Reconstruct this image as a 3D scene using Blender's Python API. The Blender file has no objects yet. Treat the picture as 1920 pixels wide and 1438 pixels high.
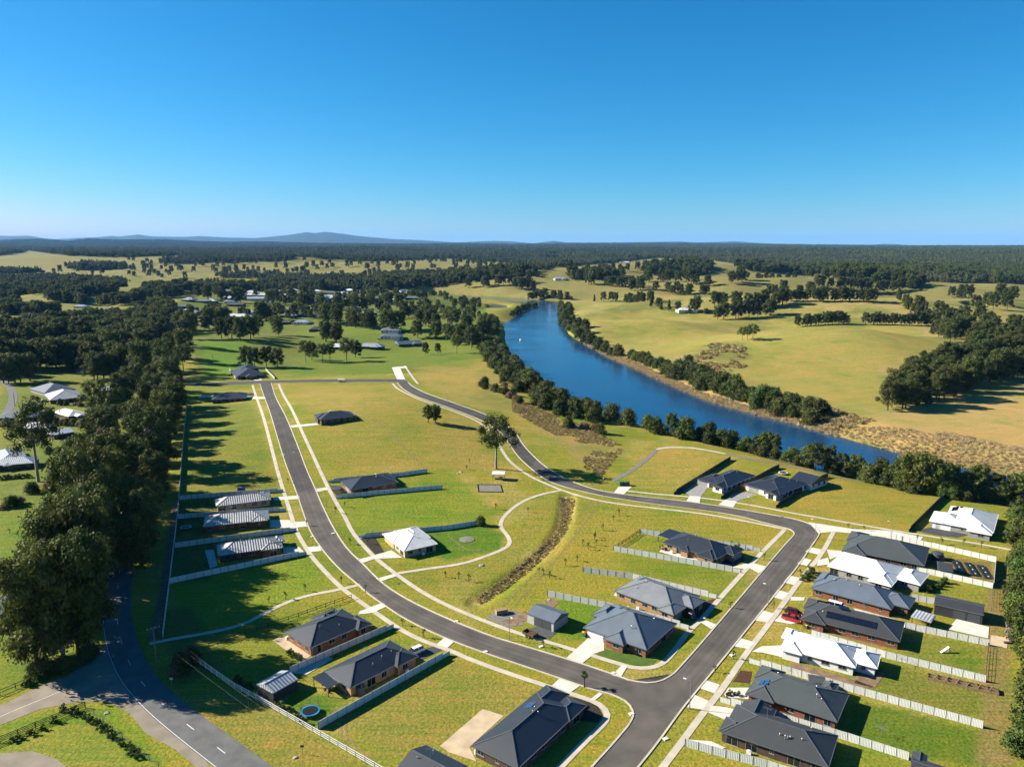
import bpy, bmesh, math, random
import numpy as np
from mathutils import Vector, Matrix

R = math.radians
random.seed(7)
rng = np.random.default_rng(11)
S = bpy.context.scene
COL = S.collection

# ------------------------------------------------------------------ camera, sky, sun, exposure
FPX, CX, CY, YH, H = 1420.0, 960.0, 719.0, 462.0, 100.0      # focal length and eye level in photo pixels, flying height
PITCH = math.atan((CY - YH) / FPX)
cam = bpy.data.cameras.new('camera')
cam.sensor_fit = 'HORIZONTAL'
cam.angle = 2 * math.atan(CX / FPX)
cam.clip_start, cam.clip_end = 1.0, 150000.0
camo = bpy.data.objects.new('camera', cam)
camo.location = (0, 0, H)
camo.rotation_euler = (R(90) - PITCH, 0, 0)
COL.objects.link(camo)
S.camera = camo

SUN_EL = R(28.5)
SUN_DIR = Vector((-0.980 * math.cos(SUN_EL), 0.199 * math.cos(SUN_EL), math.sin(SUN_EL))).normalized()   # towards the sun
W = bpy.data.worlds.new('World')
S.world = W
W.use_nodes = True
wn = W.node_tree
wn.nodes.clear()
wo = wn.nodes.new('ShaderNodeOutputWorld')
bg = wn.nodes.new('ShaderNodeBackground')
sky = wn.nodes.new('ShaderNodeTexSky')
sky.sky_type = 'NISHITA'
sky.sun_disc = False
sky.sun_elevation = SUN_EL
sky.sun_rotation = math.atan2(SUN_DIR.x, SUN_DIR.y)
sky.altitude = 600
sky.air_density = 1.0
sky.dust_density = 0.25
sky.ozone_density = 7.0
bg.inputs['Strength'].default_value = 0.05
# the camera's rendering of a clear sky: one tone curve per channel, the same over the whole dome
sep = wn.nodes.new('ShaderNodeSeparateColor'); com = wn.nodes.new('ShaderNodeCombineColor')
wn.links.new(sky.outputs[0], sep.inputs[0])
for ch, (pw, gn) in enumerate(((2.12, 0.142), (1.09, 0.72), (0.96, 1.0))):
    m1 = wn.nodes.new('ShaderNodeMath'); m1.operation = 'POWER'; m1.inputs[1].default_value = pw
    m2 = wn.nodes.new('ShaderNodeMath'); m2.operation = 'MULTIPLY'; m2.inputs[1].default_value = gn
    wn.links.new(sep.outputs[ch], m1.inputs[0]); wn.links.new(m1.outputs[0], m2.inputs[0]); wn.links.new(m2.outputs[0], com.inputs[ch])
wn.links.new(com.outputs[0], bg.inputs['Color'])
wn.links.new(bg.outputs[0], wo.inputs['Surface'])
sl = bpy.data.lights.new('sun', 'SUN')
sl.energy = 5.0
sl.angle = R(0.5)
sl.color = (1.0, 0.92, 0.76)
slo = bpy.data.objects.new('sun', sl)
slo.rotation_euler = SUN_DIR.to_track_quat('Z', 'Y').to_euler()
slo.location = (0, 0, 400)
COL.objects.link(slo)
vs = S.view_settings
vs.view_transform = 'Standard'
vs.look = 'None'
vs.exposure = 1.62
vs.gamma = 1.0
vs.use_curve_mapping = False
S.render.engine = 'CYCLES'
S.cycles.use_denoising = True
S.cycles.max_bounces = 6
S.cycles.diffuse_bounces = 1
S.cycles.glossy_bounces = 2
S.cycles.transmission_bounces = 2
S.cycles.transparent_max_bounces = 6
S.cycles.volume_bounces = 0
S.cycles.use_adaptive_sampling = True
S.cycles.adaptive_threshold = 0.02

# ------------------------------------------------------------------ photo pixel <-> place
cp, sp = math.cos(PITCH), math.sin(PITCH)
def rays(P):
    P = np.atleast_2d(np.asarray(P, float))
    x = (P[:, 0] - CX) / FPX
    y = -(P[:, 1] - CY) / FPX
    return np.stack([x, cp + y * sp, -sp + y * cp], 1)
def on_plane(p, z=0.0):
    d = rays(p)[0]
    t = (z - H) / d[2]
    return np.array([d[0] * t, d[1] * t])
def to_px(X, Y, Z):
    Zr = Z - H
    zc = np.maximum(Y * cp - Zr * sp, 1e-3)
    yc = Y * sp + Zr * cp
    return CX + FPX * X / zc, CY - FPX * yc / zc

def sst(a, b, x):
    t = np.clip((x - a) / (b - a), 0, 1)
    return t * t * (3 - 2 * t)
def hash2(i, j, s=0):
    n = (i.astype(np.int64) * 374761393 + j.astype(np.int64) * 668265263 + s * 974711) & 0x7fffffff
    n = ((n ^ (n >> 13)) * 1274126177) & 0x7fffffff
    return ((n ^ (n >> 16)) & 0xffff) / 65535.0
def vnoise(x, y, s=0):
    i, j = np.floor(x), np.floor(y)
    fx, fy = x - i, y - j
    fx = fx * fx * (3 - 2 * fx); fy = fy * fy * (3 - 2 * fy)
    a, b = hash2(i, j, s), hash2(i + 1, j, s)
    c, d = hash2(i, j + 1, s), hash2(i + 1, j + 1, s)
    return (a + (b - a) * fx) * (1 - fy) + (c + (d - c) * fx) * fy
def fbm(x, y, s=0, o=3):
    v, a = 0, 0.5
    for k in range(o):
        v = v + a * vnoise(x, y, s + k); x = x * 2.03 + 5.1; y = y * 2.03 + 1.7; a *= 0.5
    return v / (1 - 0.5 ** o)
def inside(poly, x, y):
    r = np.zeros(x.shape, bool)
    n = len(poly)
    for i in range(n):
        x0, y0 = poly[i]; x1, y1 = poly[(i + 1) % n]
        if y0 == y1: continue
        c = ((y0 > y) != (y1 > y)) & (x < (x1 - x0) * (y - y0) / (y1 - y0) + x0)
        r ^= c
    return r
def edge_dist(poly, x, y, closed=True):
    d = np.full(x.shape, 1e9)
    n = len(poly)
    for i in range(n if closed else n - 1):
        x0, y0 = poly[i]; x1, y1 = poly[(i + 1) % n]
        dx, dy = x1 - x0, y1 - y0
        t = np.clip(((x - x0) * dx + (y - y0) * dy) / (dx * dx + dy * dy + 1e-9), 0, 1)
        d = np.minimum(d, np.hypot(x - x0 - t * dx, y - y0 - t * dy))
    return d

WATER_Z = -6.0
SWALE = [on_plane(p, 0.0) for p in [(1064,934),(1062,965),(1054,995),(1029,1029),(990,1062),(940,1100),(894,1129)]]
RIVER_PX = [(2300,1010),(1920,952),(1750,922),(1600,896),(1480,866),(1380,838),(1300,818),(1220,800),(1150,780),(1090,762),(1050,738),(1015,708),(985,682),(960,660),(947,635),(948,618),(960,600),(985,582),(1008,571),(960,567),(890,561),(800,556),(800,551),(880,554),(960,558),(1015,562),(1042,566),(1047,580),(1050,602),(1066,626),(1092,647),(1140,671),(1200,696),(1260,724),(1330,754),(1420,779),(1500,799),(1600,829),(1690,853),(1800,877),(1920,900),(2300,960)]
POND_PX = [(915,574),(930,571),(950,573),(952,579),(935,584),(918,582)]
CREEK_PX = [(1812,588),(1822,586),(1830,592),(1838,596),(1826,598),(1815,594)]
RIVER = [on_plane(p, WATER_Z) for p in RIVER_PX]
POND = [on_plane(p, WATER_Z) for p in POND_PX]
CREEK = [on_plane(p, WATER_Z) for p in CREEK_PX]
# skyline of the far ranges: (photo x, photo y)
SKYLINE = [(-600,447),(-200,445),(0,442.5),(25,443),(57,442),(82,447),(107,449),(150,446.5),(180,445.5),(212,443),(225,444.5),(260,440.5),(287,444),(350,445),(375,443),(425,445.5),(478,446.8),(516,443.5),(548,440),(575,436),(592,438),(611,436),(646,439.5),(670,443),(700,445.7),(738,449),(792,451),(857,455),(900,452.8),(928,452),(962,453),(998,456.6),(1038,452),(1063,455),(1144,455.5),(1274,453),(1306,455),(1377,452.8),(1415,455.5),(1454,458),(1508,459),(1638,459.3),(1655,457.6),(1685,458.2),(1698,461),(1779,462.5),(1920,463),(2600,462)]
NEARSKY = [(-600,452),(0,452),(75,450.5),(125,454),(175,450),(230,452),(300,451),(360,454),(430,456),(480,455),(600,458),(760,459),(860,458),(960,459.5),(1100,458),(1250,457.5),(1400,459),(1500,460.5),(1700,463),(2600,463.5)]
HILLS = [(-75,420,95,95,11.0),(305,755,112,85,21.0),(160,935,100,72,17.0),(560,1080,190,110,22.0),(340,1200,150,85,18.0),(420,2250,450,260,46.0),(110,1850,230,170,40.0),(800,1650,280,180,34.0),(420,1560,190,100,22.0),(900,1250,200,140,16.0),
         (-1900,3600,900,500,34.0),(-900,3300,500,350,26.0),(-300,3000,600,330,24.0),(900,2600,700,450,20.0),(-600,1500,300,260,8.0),(560,640,120,80,4.0)]
def hgt(x, y):
    x = np.asarray(x, float); y = np.asarray(y, float)
    r = np.hypot(x, y)
    z = np.zeros(np.broadcast(x, y).shape)
    for hx, hy, sx, sy, a in HILLS:
        z = z + a * np.exp(-((x - hx) / sx) ** 2 - ((y - hy) / sy) ** 2)
    far = sst(700, 1800, r)
    z = z + sst(600, 850, r) * (1 - sst(2500, 4000, r)) * 20 * (fbm(x / 150 + 7, y / 150 + 2, 15, 2) - 0.5)
    z = z + far * 16 * (fbm(x / 420 + 3, y / 420, 5, 3) - 0.5)
    z = z + 62 * sst(2300, 6500, r) + 16 * sst(6500, 12000, r) + sst(2500, 7000, r) * 34 * (fbm(x / 1500, y / 1500, 9, 3) - 0.5)
    yy = np.maximum(y, 1.0)
    px = CX + FPX * x / (yy * cp + 1.0) * 1.0
    k = sst(9000, 16000, y) * (1 - sst(16000, 22000, y))
    z2 = H + (YH - np.interp(px, [a for a, b in NEARSKY], [b for a, b in NEARSKY])) / FPX * 16000 * cp
    z = z + k * (z2 - z) * (0.86 + 0.2 * fbm(x / 900, y / 900, 3, 3))
    k = sst(20000, 33000, y) * (1 - sst(33000, 42000, y))
    z3 = H + (YH - np.interp(px, [a for a, b in SKYLINE], [b for a, b in SKYLINE])) / FPX * 33000 * cp
    z = z + k * (z3 - z) * (0.93 + 0.1 * fbm(x / 2500, y / 2500, 4, 3))
    z = np.atleast_1d(z)
    m = np.atleast_1d((y > 200) & (y < 2400) & (x > -700) & (x < 900))
    if m.any():
        xm, ym = np.atleast_1d(x + 0 * y)[m], np.atleast_1d(y + 0 * x)[m]
        zm = z[m]
        for poly, wd in ((RIVER, 40.0), (POND, 14.0), (CREEK, 14.0)):
            d = edge_dist(poly, xm, ym)
            d = np.where(inside(poly, xm, ym), -d, d)
            t = np.clip((d + 2) / wd, 0, 1)
            w = 1 - (1 - t) ** 2
            zm = -7.5 * (1 - w) + zm * w
        z[m] = zm
    m = np.atleast_1d((y > 180) & (y < 320) & (x > -60) & (x < 60))
    if m.any():      # the park's drainage swale, a shallow trench
        xm, ym = np.atleast_1d(x + 0 * y)[m], np.atleast_1d(y + 0 * x)[m]
        z[m] -= 0.85 * (1 - sst(1.2, 4.4, edge_dist(SWALE, xm, ym, False)))
    return z
TS = np.concatenate([np.geomspace(90, 1500, 420), np.geomspace(1510, 60000, 260)])
def GM(P):
    """photo pixels -> points on the terrain"""
    d = rays(P)
    out = np.zeros((len(d), 3))
    for c in range(0, len(d), 400):
        dd = d[c:c + 400]
        X, Y, Z = dd[:, :1] * TS, dd[:, 1:2] * TS, H + dd[:, 2:3] * TS
        g = hgt(X.ravel(), Y.ravel()).reshape(X.shape)
        below = Z < g
        k = np.where(below.any(1), below.argmax(1), len(TS) - 1)
        k = np.maximum(k, 1)
        i = np.arange(len(dd))
        a0 = (Z - g)[i, k - 1]; a1 = (Z - g)[i, k]
        f = np.clip(a0 / np.where(abs(a0 - a1) < 1e-9, 1, a0 - a1), 0, 1)
        t = TS[k - 1] + f * (TS[k] - TS[k - 1])
        x, y = dd[:, 0] * t, dd[:, 1] * t
        out[c:c + 400] = np.stack([x, y, hgt(x, y)], 1)
    return out
def G(px, py):
    return GM([(px, py)])[0]

# ------------------------------------------------------------------ materials
MATS = {}
BRIGHT = ('white_paint', 'paint', 'white_car_paint', 'white_sheet_roof', 'white_render', 'pale_fence', 'fence_cap', 'concrete_new', 'concrete')
def nmat(name, c1, c2=None, scale=1.0, rough=0.8, bump=0.0, bscale=None, metal=0.0, spec=0.3, coord='obj', detail=4, vary=0.0):
    m = bpy.data.materials.new(name); m.use_nodes = True
    nt = m.node_tree; N = nt.nodes; L = nt.links
    b = N['Principled BSDF']
    b.inputs['Roughness'].default_value = rough
    b.inputs['Metallic'].default_value = metal
    b.inputs['Specular IOR Level'].default_value = spec
    if coord == 'obj':
        tc = N.new('ShaderNodeTexCoord'); src = tc.outputs['Object']
    elif coord == 'uv':
        tc = N.new('ShaderNodeTexCoord'); src = tc.outputs['UV']
    else:
        tc = N.new('ShaderNodeNewGeometry'); src = tc.outputs['Position']
    c2 = c2 or tuple(v * 0.78 for v in c1)
    kk = 0.82 if name in BRIGHT else 0.72
    c1, c2 = tuple(v * kk for v in c1), tuple(v * kk for v in c2)
    nz = N.new('ShaderNodeTexNoise'); nz.inputs['Scale'].default_value = scale; nz.inputs['Detail'].default_value = detail
    L.new(src, nz.inputs['Vector'])
    rp = N.new('ShaderNodeValToRGB')
    rp.color_ramp.elements[0].position = 0.3; rp.color_ramp.elements[1].position = 0.7
    rp.color_ramp.elements[0].color = (*c2, 1); rp.color_ramp.elements[1].color = (*c1, 1)
    L.new(nz.outputs['Fac'], rp.inputs['Fac'])
    out = rp.outputs['Color']
    if vary:
        oi = N.new('ShaderNodeObjectInfo'); hs = N.new('ShaderNodeHueSaturation')
        mr = N.new('ShaderNodeMapRange'); mr.inputs['To Min'].default_value = 1 - vary; mr.inputs['To Max'].default_value = 1 + vary
        L.new(oi.outputs['Random'], mr.inputs['Value']); L.new(mr.outputs[0], hs.inputs['Value']); L.new(out, hs.inputs['Color'])
        out = hs.outputs['Color']
    L.new(out, b.inputs['Base Color'])
    if bump:
        bn = N.new('ShaderNodeTexNoise'); bn.inputs['Scale'].default_value = bscale or scale * 4; bn.inputs['Detail'].default_value = 3
        L.new(src, bn.inputs['Vector'])
        bp = N.new('ShaderNodeBump'); bp.inputs['Strength'].default_value = bump; bp.inputs['Distance'].default_value = 0.1
        L.new(bn.outputs['Fac'], bp.inputs['Height']); L.new(bp.outputs[0], b.inputs['Normal'])
    MATS[name] = m
    return m
def roof_mat(name, c, kind, rough=0.46, spec=0.75, metal=0.0):
    """sheet ribs (kind 'rib' or 'seam') or tile courses (kind 'tile') laid along the roof's own uv, in metres"""
    m = nmat(name, c, tuple(v * 0.8 for v in c), 0.35, rough, coord='obj', spec=spec, metal=metal)
    N, L = m.node_tree.nodes, m.node_tree.links
    b = N['Principled BSDF']
    tc = N.new('ShaderNodeTexCoord')
    bp = N.new('ShaderNodeBump')
    if kind == 'tile':
        br = N.new('ShaderNodeTexBrick'); br.inputs['Scale'].default_value = 1.0
        br.inputs['Brick Width'].default_value = 0.33; br.inputs['Row Height'].default_value = 0.36; br.inputs['Mortar Size'].default_value = 0.03
        br.inputs['Mortar Smooth'].default_value = 0.6
        L.new(tc.outputs['UV'], br.inputs['Vector']); L.new(br.outputs['Fac'], bp.inputs['Height'])
        bp.invert = True; bp.inputs['Strength'].default_value = 0.7; bp.inputs['Distance'].default_value = 0.05
    else:
        sx = N.new('ShaderNodeSeparateXYZ'); L.new(tc.outputs['UV'], sx.inputs[0])
        per = {'rib': 0.25, 'seam': 0.8}[kind]
        mt = N.new('ShaderNodeMath'); mt.operation = 'PINGPONG'; mt.inputs[1].default_value = per / 2
        L.new(sx.outputs['X'], mt.inputs[0])
        mr = N.new('ShaderNodeMapRange'); mr.inputs['From Max'].default_value = per / 2
        mr.interpolation_type = 'SMOOTHSTEP'
        L.new(mt.outputs[0], mr.inputs['Value']); L.new(mr.outputs[0], bp.inputs['Height'])
        bp.inputs['Strength'].default_value = 0.35 if kind == 'rib' else 0.8; bp.inputs['Distance'].default_value = 0.05 if kind == 'rib' else 0.12
    L.new(bp.outputs[0], b.inputs['Normal'])
    return m
def leaf_mat(name, c1, c2, transl=0.22):
    c1, c2 = tuple(v * .70 for v in c1), tuple(v * .70 for v in c2)
    m = bpy.data.materials.new(name); m.use_nodes = True
    nt = m.node_tree; N = nt.nodes; L = nt.links
    N.clear()
    o = N.new('ShaderNodeOutputMaterial'); d = N.new('ShaderNodeBsdfPrincipled'); t = N.new('ShaderNodeBsdfTranslucent'); mx = N.new('ShaderNodeMixShader')
    d.inputs['Roughness'].default_value = 0.65; d.inputs['Specular IOR Level'].default_value = 0.12
    g = N.new('ShaderNodeNewGeometry'); rp = N.new('ShaderNodeValToRGB')
    rp.color_ramp.elements[0].color = (*c2, 1); rp.color_ramp.elements[1].color = (*c1, 1)
    L.new(g.outputs['Random Per Island'], rp.inputs['Fac'])
    oi = N.new('ShaderNodeObjectInfo'); hs = N.new('ShaderNodeHueSaturation')
    mr = N.new('ShaderNodeMapRange'); mr.inputs['To Min'].default_value = 0.72; mr.inputs['To Max'].default_value = 1.3
    mh = N.new('ShaderNodeMapRange'); mh.inputs['To Min'].default_value = 0.475; mh.inputs['To Max'].default_value = 0.52
    wn_ = N.new('ShaderNodeTexWhiteNoise'); wn_.noise_dimensions = '1D'
    L.new(oi.outputs['Random'], mr.inputs['Value']); L.new(oi.outputs['Random'], wn_.inputs['W']); L.new(wn_.outputs['Value'], mh.inputs['Value'])
    L.new(mr.outputs[0], hs.inputs['Value']); L.new(mh.outputs[0], hs.inputs['Hue']); L.new(rp.outputs[0], hs.inputs['Color'])
    L.new(hs.outputs[0], d.inputs['Base Color']); L.new(hs.outputs[0], t.inputs['Color'])
    mx.inputs[0].default_value = transl
    L.new(d.outputs[0], mx.inputs[1]); L.new(t.outputs[0], mx.inputs[2]); L.new(mx.outputs[0], o.inputs['Surface'])
    MATS[name] = m
    return m

# ground: the colour attribute holds what grows where, noise breaks it up
def ground_mat():
    m = bpy.data.materials.new('ground'); m.use_nodes = True
    N, L = m.node_tree.nodes, m.node_tree.links
    b = N['Principled BSDF']; b.inputs['Roughness'].default_value = 0.95; b.inputs['Specular IOR Level'].default_value = 0.1
    at = N.new('ShaderNodeAttribute'); at.attribute_name = 'cover'
    g = N.new('ShaderNodeNewGeometry')
    def noise(s, d=4):
        n = N.new('ShaderNodeTexNoise'); n.inputs['Scale'].default_value = s; n.inputs['Detail'].default_value = d; n.inputs['Roughness'].default_value = 0.62
        L.new(g.outputs['Position'], n.inputs['Vector']); return n.outputs['Fac']
    def rng_(src, a, b_, c, d):
        r = N.new('ShaderNodeMapRange'); r.inputs['From Min'].default_value = a; r.inputs['From Max'].default_value = b_
        r.inputs['To Min'].default_value = c; r.inputs['To Max'].default_value = d; L.new(src, r.inputs['Value']); return r.outputs[0]
    def mixc(f, c1, c2, mode='MIX'):
        x = N.new('ShaderNodeMix'); x.data_type = 'RGBA'; x.blend_type = mode
        for s, v in ((x.inputs[0], f), (x.inputs[6], c1), (x.inputs[7], c2)):
            if hasattr(v, 'links'): L.new(v, s)
            else: s.default_value = v
        return x.outputs[2]
    c = at.outputs['Color']
    green = mixc(1.0, c, (0.50, 0.86, 0.42, 1), 'MULTIPLY')
    dry = mixc(1.0, c, (1.45, 1.08, 1.15, 1), 'MULTIPLY')
    c = mixc(rng_(noise(0.045, 5), 0.48, 0.68, 0, 0.75), c, green)
    c = mixc(rng_(noise(0.012, 4), 0.45, 0.65, 0, 0.45), c, dry)
    c = mixc(rng_(noise(0.11, 5), 0.50, 0.70, 0, 0.7), c, dry)
    c = mixc(rng_(noise(0.35, 4), 0.52, 0.72, 0, 0.65), c, green)
    mp = N.new('ShaderNodeMapping'); mp.inputs['Rotation'].default_value = (0, 0, 0.35); mp.inputs['Scale'].default_value = (0.05, 0.75, 0.2)
    L.new(g.outputs['Position'], mp.inputs['Vector'])
    st = N.new('ShaderNodeTexNoise'); st.inputs['Scale'].default_value = 1.0; st.inputs['Detail'].default_value = 5; L.new(mp.outputs[0], st.inputs['Vector'])
    c = mixc(rng_(st.outputs['Fac'], 0.50, 0.66, 0, 0.5), c, dry)
    c = mixc(rng_(st.outputs['Fac'], 0.47, 0.34, 0, 0.5), c, green)
    fine = rng_(noise(1.7, 8), 0.36, 0.64, 0.68, 1.34)
    k = N.new('ShaderNodeCombineColor'); [L.new(fine, k.inputs[i]) for i in range(3)]
    c = mixc(1.0, c, k.outputs[0], 'MULTIPLY')
    L.new(c, b.inputs['Base Color'])
    bp = N.new('ShaderNodeBump'); bp.inputs['Strength'].default_value = 0.55; bp.inputs['Distance'].default_value = 0.5
    L.new(noise(0.9, 6), bp.inputs['Height']); L.new(bp.outputs[0], b.inputs['Normal'])
    return m
M = {}
M['ground'] = ground_mat()
M['asphalt'] = nmat('asphalt', (0.135, 0.118, 0.104), (0.072, 0.064, 0.058), 0.16, 0.9, 0.15, 6, coord='w', detail=8)
M['asphalt_new'] = nmat('asphalt_new', (0.088, 0.078, 0.073), (0.048, 0.044, 0.042), 0.16, 0.9, 0.15, 6, coord='w', detail=8)
def wear(m):
    N, L = m.node_tree.nodes, m.node_tree.links
    b = N['Principled BSDF']; src = b.inputs['Base Color'].links[0].from_socket
    tc = N.new('ShaderNodeTexCoord'); sx = N.new('ShaderNodeSeparateXYZ'); L.new(tc.outputs['UV'], sx.inputs[0])
    nz = N.new('ShaderNodeTexNoise'); nz.inputs['Scale'].default_value = 1.0; mp = N.new('ShaderNodeMapping'); mp.inputs['Scale'].default_value = (0.06, 3.0, 1); L.new(tc.outputs['UV'], mp.inputs['Vector']); L.new(mp.outputs[0], nz.inputs['Vector'])
    rp = N.new('ShaderNodeValToRGB'); e = rp.color_ramp.elements; e[0].position = 0.0; e[0].color = (1, 1, 1, 1); e[1].position = 1.0; e[1].color = (1, 1, 1, 1)
    for p_, v in ((.06, 1.12), (.16, .84), (.26, 1.0), (.36, .82), (.5, 1.10), (.64, .84), (.74, 1.0), (.84, .82), (.94, 1.12)): x = e.new(p_); x.color = (v, v, v, 1)
    ad = N.new('ShaderNodeMath'); ad.operation = 'MULTIPLY_ADD'; ad.inputs[1].default_value = .14; L.new(nz.outputs['Fac'], ad.inputs[0]); sb = N.new('ShaderNodeMath'); sb.operation = 'SUBTRACT'; sb.inputs[1].default_value = .07; L.new(sx.outputs['Y'], sb.inputs[0]); L.new(sb.outputs[0], ad.inputs[2]); L.new(ad.outputs[0], rp.inputs['Fac'])
    mx = N.new('ShaderNodeMix'); mx.data_type = 'RGBA'; mx.blend_type = 'MULTIPLY'; mx.inputs[0].default_value = 1.0; L.new(src, mx.inputs[6]); L.new(rp.outputs[0], mx.inputs[7]); L.new(mx.outputs[2], b.inputs['Base Color'])
wear(M['asphalt']); wear(M['asphalt_new'])
M['asphalt_old'] = nmat('asphalt_old', (0.155, 0.155, 0.155), (0.10, 0.102, 0.105), 0.3, 0.9, 0.2, 6, coord='w', detail=8)
M['pale_seal'] = nmat('pale_seal', (0.30, 0.255, 0.20), (0.20, 0.17, 0.135), 0.25, 0.9, 0.2, 5, coord='w', detail=8)
M['concrete'] = nmat('concrete', (0.52, 0.47, 0.38), (0.40, 0.355, 0.285), 0.3, 0.85, 0.05, 8, coord='w', detail=8)
M['concrete_new'] = nmat('concrete_new', (0.62, 0.59, 0.53), (0.50, 0.47, 0.42), 0.3, 0.8, 0.05, 8, coord='w', detail=8)
M['concrete_dark'] = nmat('concrete_dark', (0.075, 0.078, 0.085), (0.05, 0.052, 0.058), 0.5, 0.7, 0.05, 8, coord='w', detail=6)
M['paver_grey'] = nmat('paver_grey', (0.34, 0.335, 0.33), (0.25, 0.25, 0.245), 0.8, 0.8, 0.1, 8, coord='w', detail=8)
M['gravel'] = nmat('gravel', (0.25, 0.235, 0.21), (0.15, 0.14, 0.125), 1.2, 0.95, 0.5, 8, coord='w', detail=8)
M['bluestone'] = nmat('bluestone', (0.10, 0.105, 0.11), (0.06, 0.063, 0.068), 1.2, 0.95, 0.5, 8, coord='w', detail=8)
M['mulch'] = nmat('mulch', (0.045, 0.030, 0.022), (0.018, 0.013, 0.011), 1.5, 0.95, 0.7, 5, coord='w', detail=8)
M['redmulch'] = nmat('redmulch', (0.11, 0.042, 0.024), (0.05, 0.022, 0.014), 1.5, 0.95, 0.7, 5, coord='w', detail=8)
M['sand'] = nmat('sand', (0.62, 0.49, 0.33), (0.46, 0.35, 0.23), 0.4, 0.95, 0.3, 3, coord='w', detail=8)
M['dirt'] = nmat('dirt', (0.30, 0.20, 0.12), (0.14, 0.095, 0.06), 0.6, 0.95, 0.6, 3, coord='w', detail=8)
M['lawn'] = nmat('lawn', (0.085, 0.155, 0.014), (0.055, 0.10, 0.012), 0.5, 0.95, 0.5, 3, coord='w', detail=8)
M['paint'] = nmat('paint', (0.75, 0.75, 0.72), (0.55, 0.55, 0.53), 3, 0.7, coord='w')
M['white'] = nmat('white_paint', (0.78, 0.78, 0.76), (0.68, 0.68, 0.67), 2, 0.55)
M['galv'] = nmat('galvanised', (0.42, 0.43, 0.44), (0.33, 0.34, 0.35), 3, 0.4, metal=0.6)
M['black'] = nmat('black_metal', (0.018, 0.018, 0.02), (0.01, 0.01, 0.011), 3, 0.5)
M['glass'] = nmat('window_glass', (0.012, 0.017, 0.024), (0.008, 0.012, 0.018), 2, 0.08, spec=0.6)
M['solar'] = nmat('solar_glass', (0.010, 0.014, 0.03), (0.006, 0.009, 0.02), 1.5, 0.12, spec=0.6)
M['solar_blue'] = nmat('solar_collector', (0.02, 0.09, 0.24), (0.012, 0.06, 0.18), 1.5, 0.15, spec=0.6)
M['timber'] = nmat('dark_timber', (0.045, 0.036, 0.028), (0.025, 0.02, 0.016), 3, 0.9)
M['timber_pale'] = nmat('pale_timber', (0.36, 0.25, 0.14), (0.25, 0.17, 0.10), 3, 0.85)
M['timber_grey'] = nmat('grey_timber', (0.20, 0.185, 0.165), (0.12, 0.11, 0.10), 3, 0.9)
M['fence_pale'] = nmat('pale_fence', (0.74, 0.75, 0.71), (0.66, 0.67, 0.635), 0.7, 0.5, vary=0.06)
M['fence_dark'] = nmat('dark_fence', (0.045, 0.055, 0.068), (0.035, 0.043, 0.054), 0.7, 0.5, vary=0.06)
M['fence_post'] = nmat('fence_post', (0.22, 0.225, 0.22), (0.17, 0.175, 0.17), 0.7, 0.5)
M['cap'] = nmat('fence_cap', (0.62, 0.64, 0.64), (0.55, 0.57, 0.57), 0.7, 0.4)
M['brick_red'] = nmat('red_brick', (0.30, 0.115, 0.055), (0.17, 0.065, 0.035), 1.8, 0.9, 0.3, 9, detail=9)
M['brick_tan'] = nmat('tan_brick', (0.40, 0.24, 0.12), (0.26, 0.15, 0.075), 1.8, 0.9, 0.3, 9, detail=9)
M['brick_dark'] = nmat('dark_brick', (0.12, 0.07, 0.05), (0.06, 0.04, 0.032), 1.8, 0.9, 0.3, 9, detail=9)
M['brick_cream'] = nmat('cream_brick', (0.52, 0.42, 0.28), (0.40, 0.31, 0.20), 1.8, 0.9, 0.2, 9, detail=9)
M['render_white'] = nmat('white_render', (0.70, 0.70, 0.68), (0.60, 0.60, 0.585), 0.8, 0.85)
M['render_grey'] = nmat('grey_render', (0.30, 0.30, 0.30), (0.22, 0.22, 0.225), 0.8, 0.85)
M['clad_dark'] = nmat('dark_cladding', (0.04, 0.042, 0.046), (0.03, 0.031, 0.034), 0.8, 0.6)
M['clad_pale'] = nmat('pale_cladding', (0.46, 0.47, 0.46), (0.38, 0.39, 0.385), 0.8, 0.5)
M['clad_cream'] = nmat('cream_cladding', (0.55, 0.49, 0.38), (0.46, 0.41, 0.32), 0.8, 0.5)
M['r_navy'] = roof_mat('navy_sheet_roof', (0.017, 0.024, 0.036), 'rib')
M['r_char'] = roof_mat('charcoal_tile_roof', (0.027, 0.031, 0.036), 'tile', 0.6)
M['r_slate'] = roof_mat('slate_blue_roof', (0.115, 0.145, 0.190), 'rib', 0.5)
M['r_mid'] = roof_mat('mid_grey_roof', (0.21, 0.225, 0.245), 'rib', 0.45)
M['r_white'] = roof_mat('white_sheet_roof', (0.68, 0.685, 0.68), 'rib', 0.5)
M['r_seam'] = roof_mat('ribbed_grey_roof', (0.46, 0.46, 0.455), 'seam', 0.45, metal=0.0)
M['r_green'] = roof_mat('grey_green_tile_roof', (0.047, 0.060, 0.063), 'tile', 0.6)
M['r_tin'] = roof_mat('bright_tin_roof', (0.55, 0.57, 0.60), 'seam', 0.35, metal=0.3)
M['r_rust'] = roof_mat('faded_brown_roof', (0.16, 0.09, 0.07), 'tile', 0.7)
M['ridge'] = nmat('glint_pale_ridge', (0.17, 0.18, 0.195), (0.13, 0.14, 0.155), 1, 0.35, metal=0.3)  # pale tone is the sun's glint on the caps, put into the colour
M['bark'] = nmat('bark', (0.16, 0.125, 0.095), (0.075, 0.058, 0.045), 1.5, 0.95, 0.4, 4)
M['bark_pale'] = nmat('pale_bark', (0.42, 0.37, 0.31), (0.22, 0.19, 0.16), 0.8, 0.9, 0.3, 4)
M['leaf'] = leaf_mat('eucalypt_leaf', (0.138, 0.168, 0.034), (0.050, 0.072, 0.017))
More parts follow.
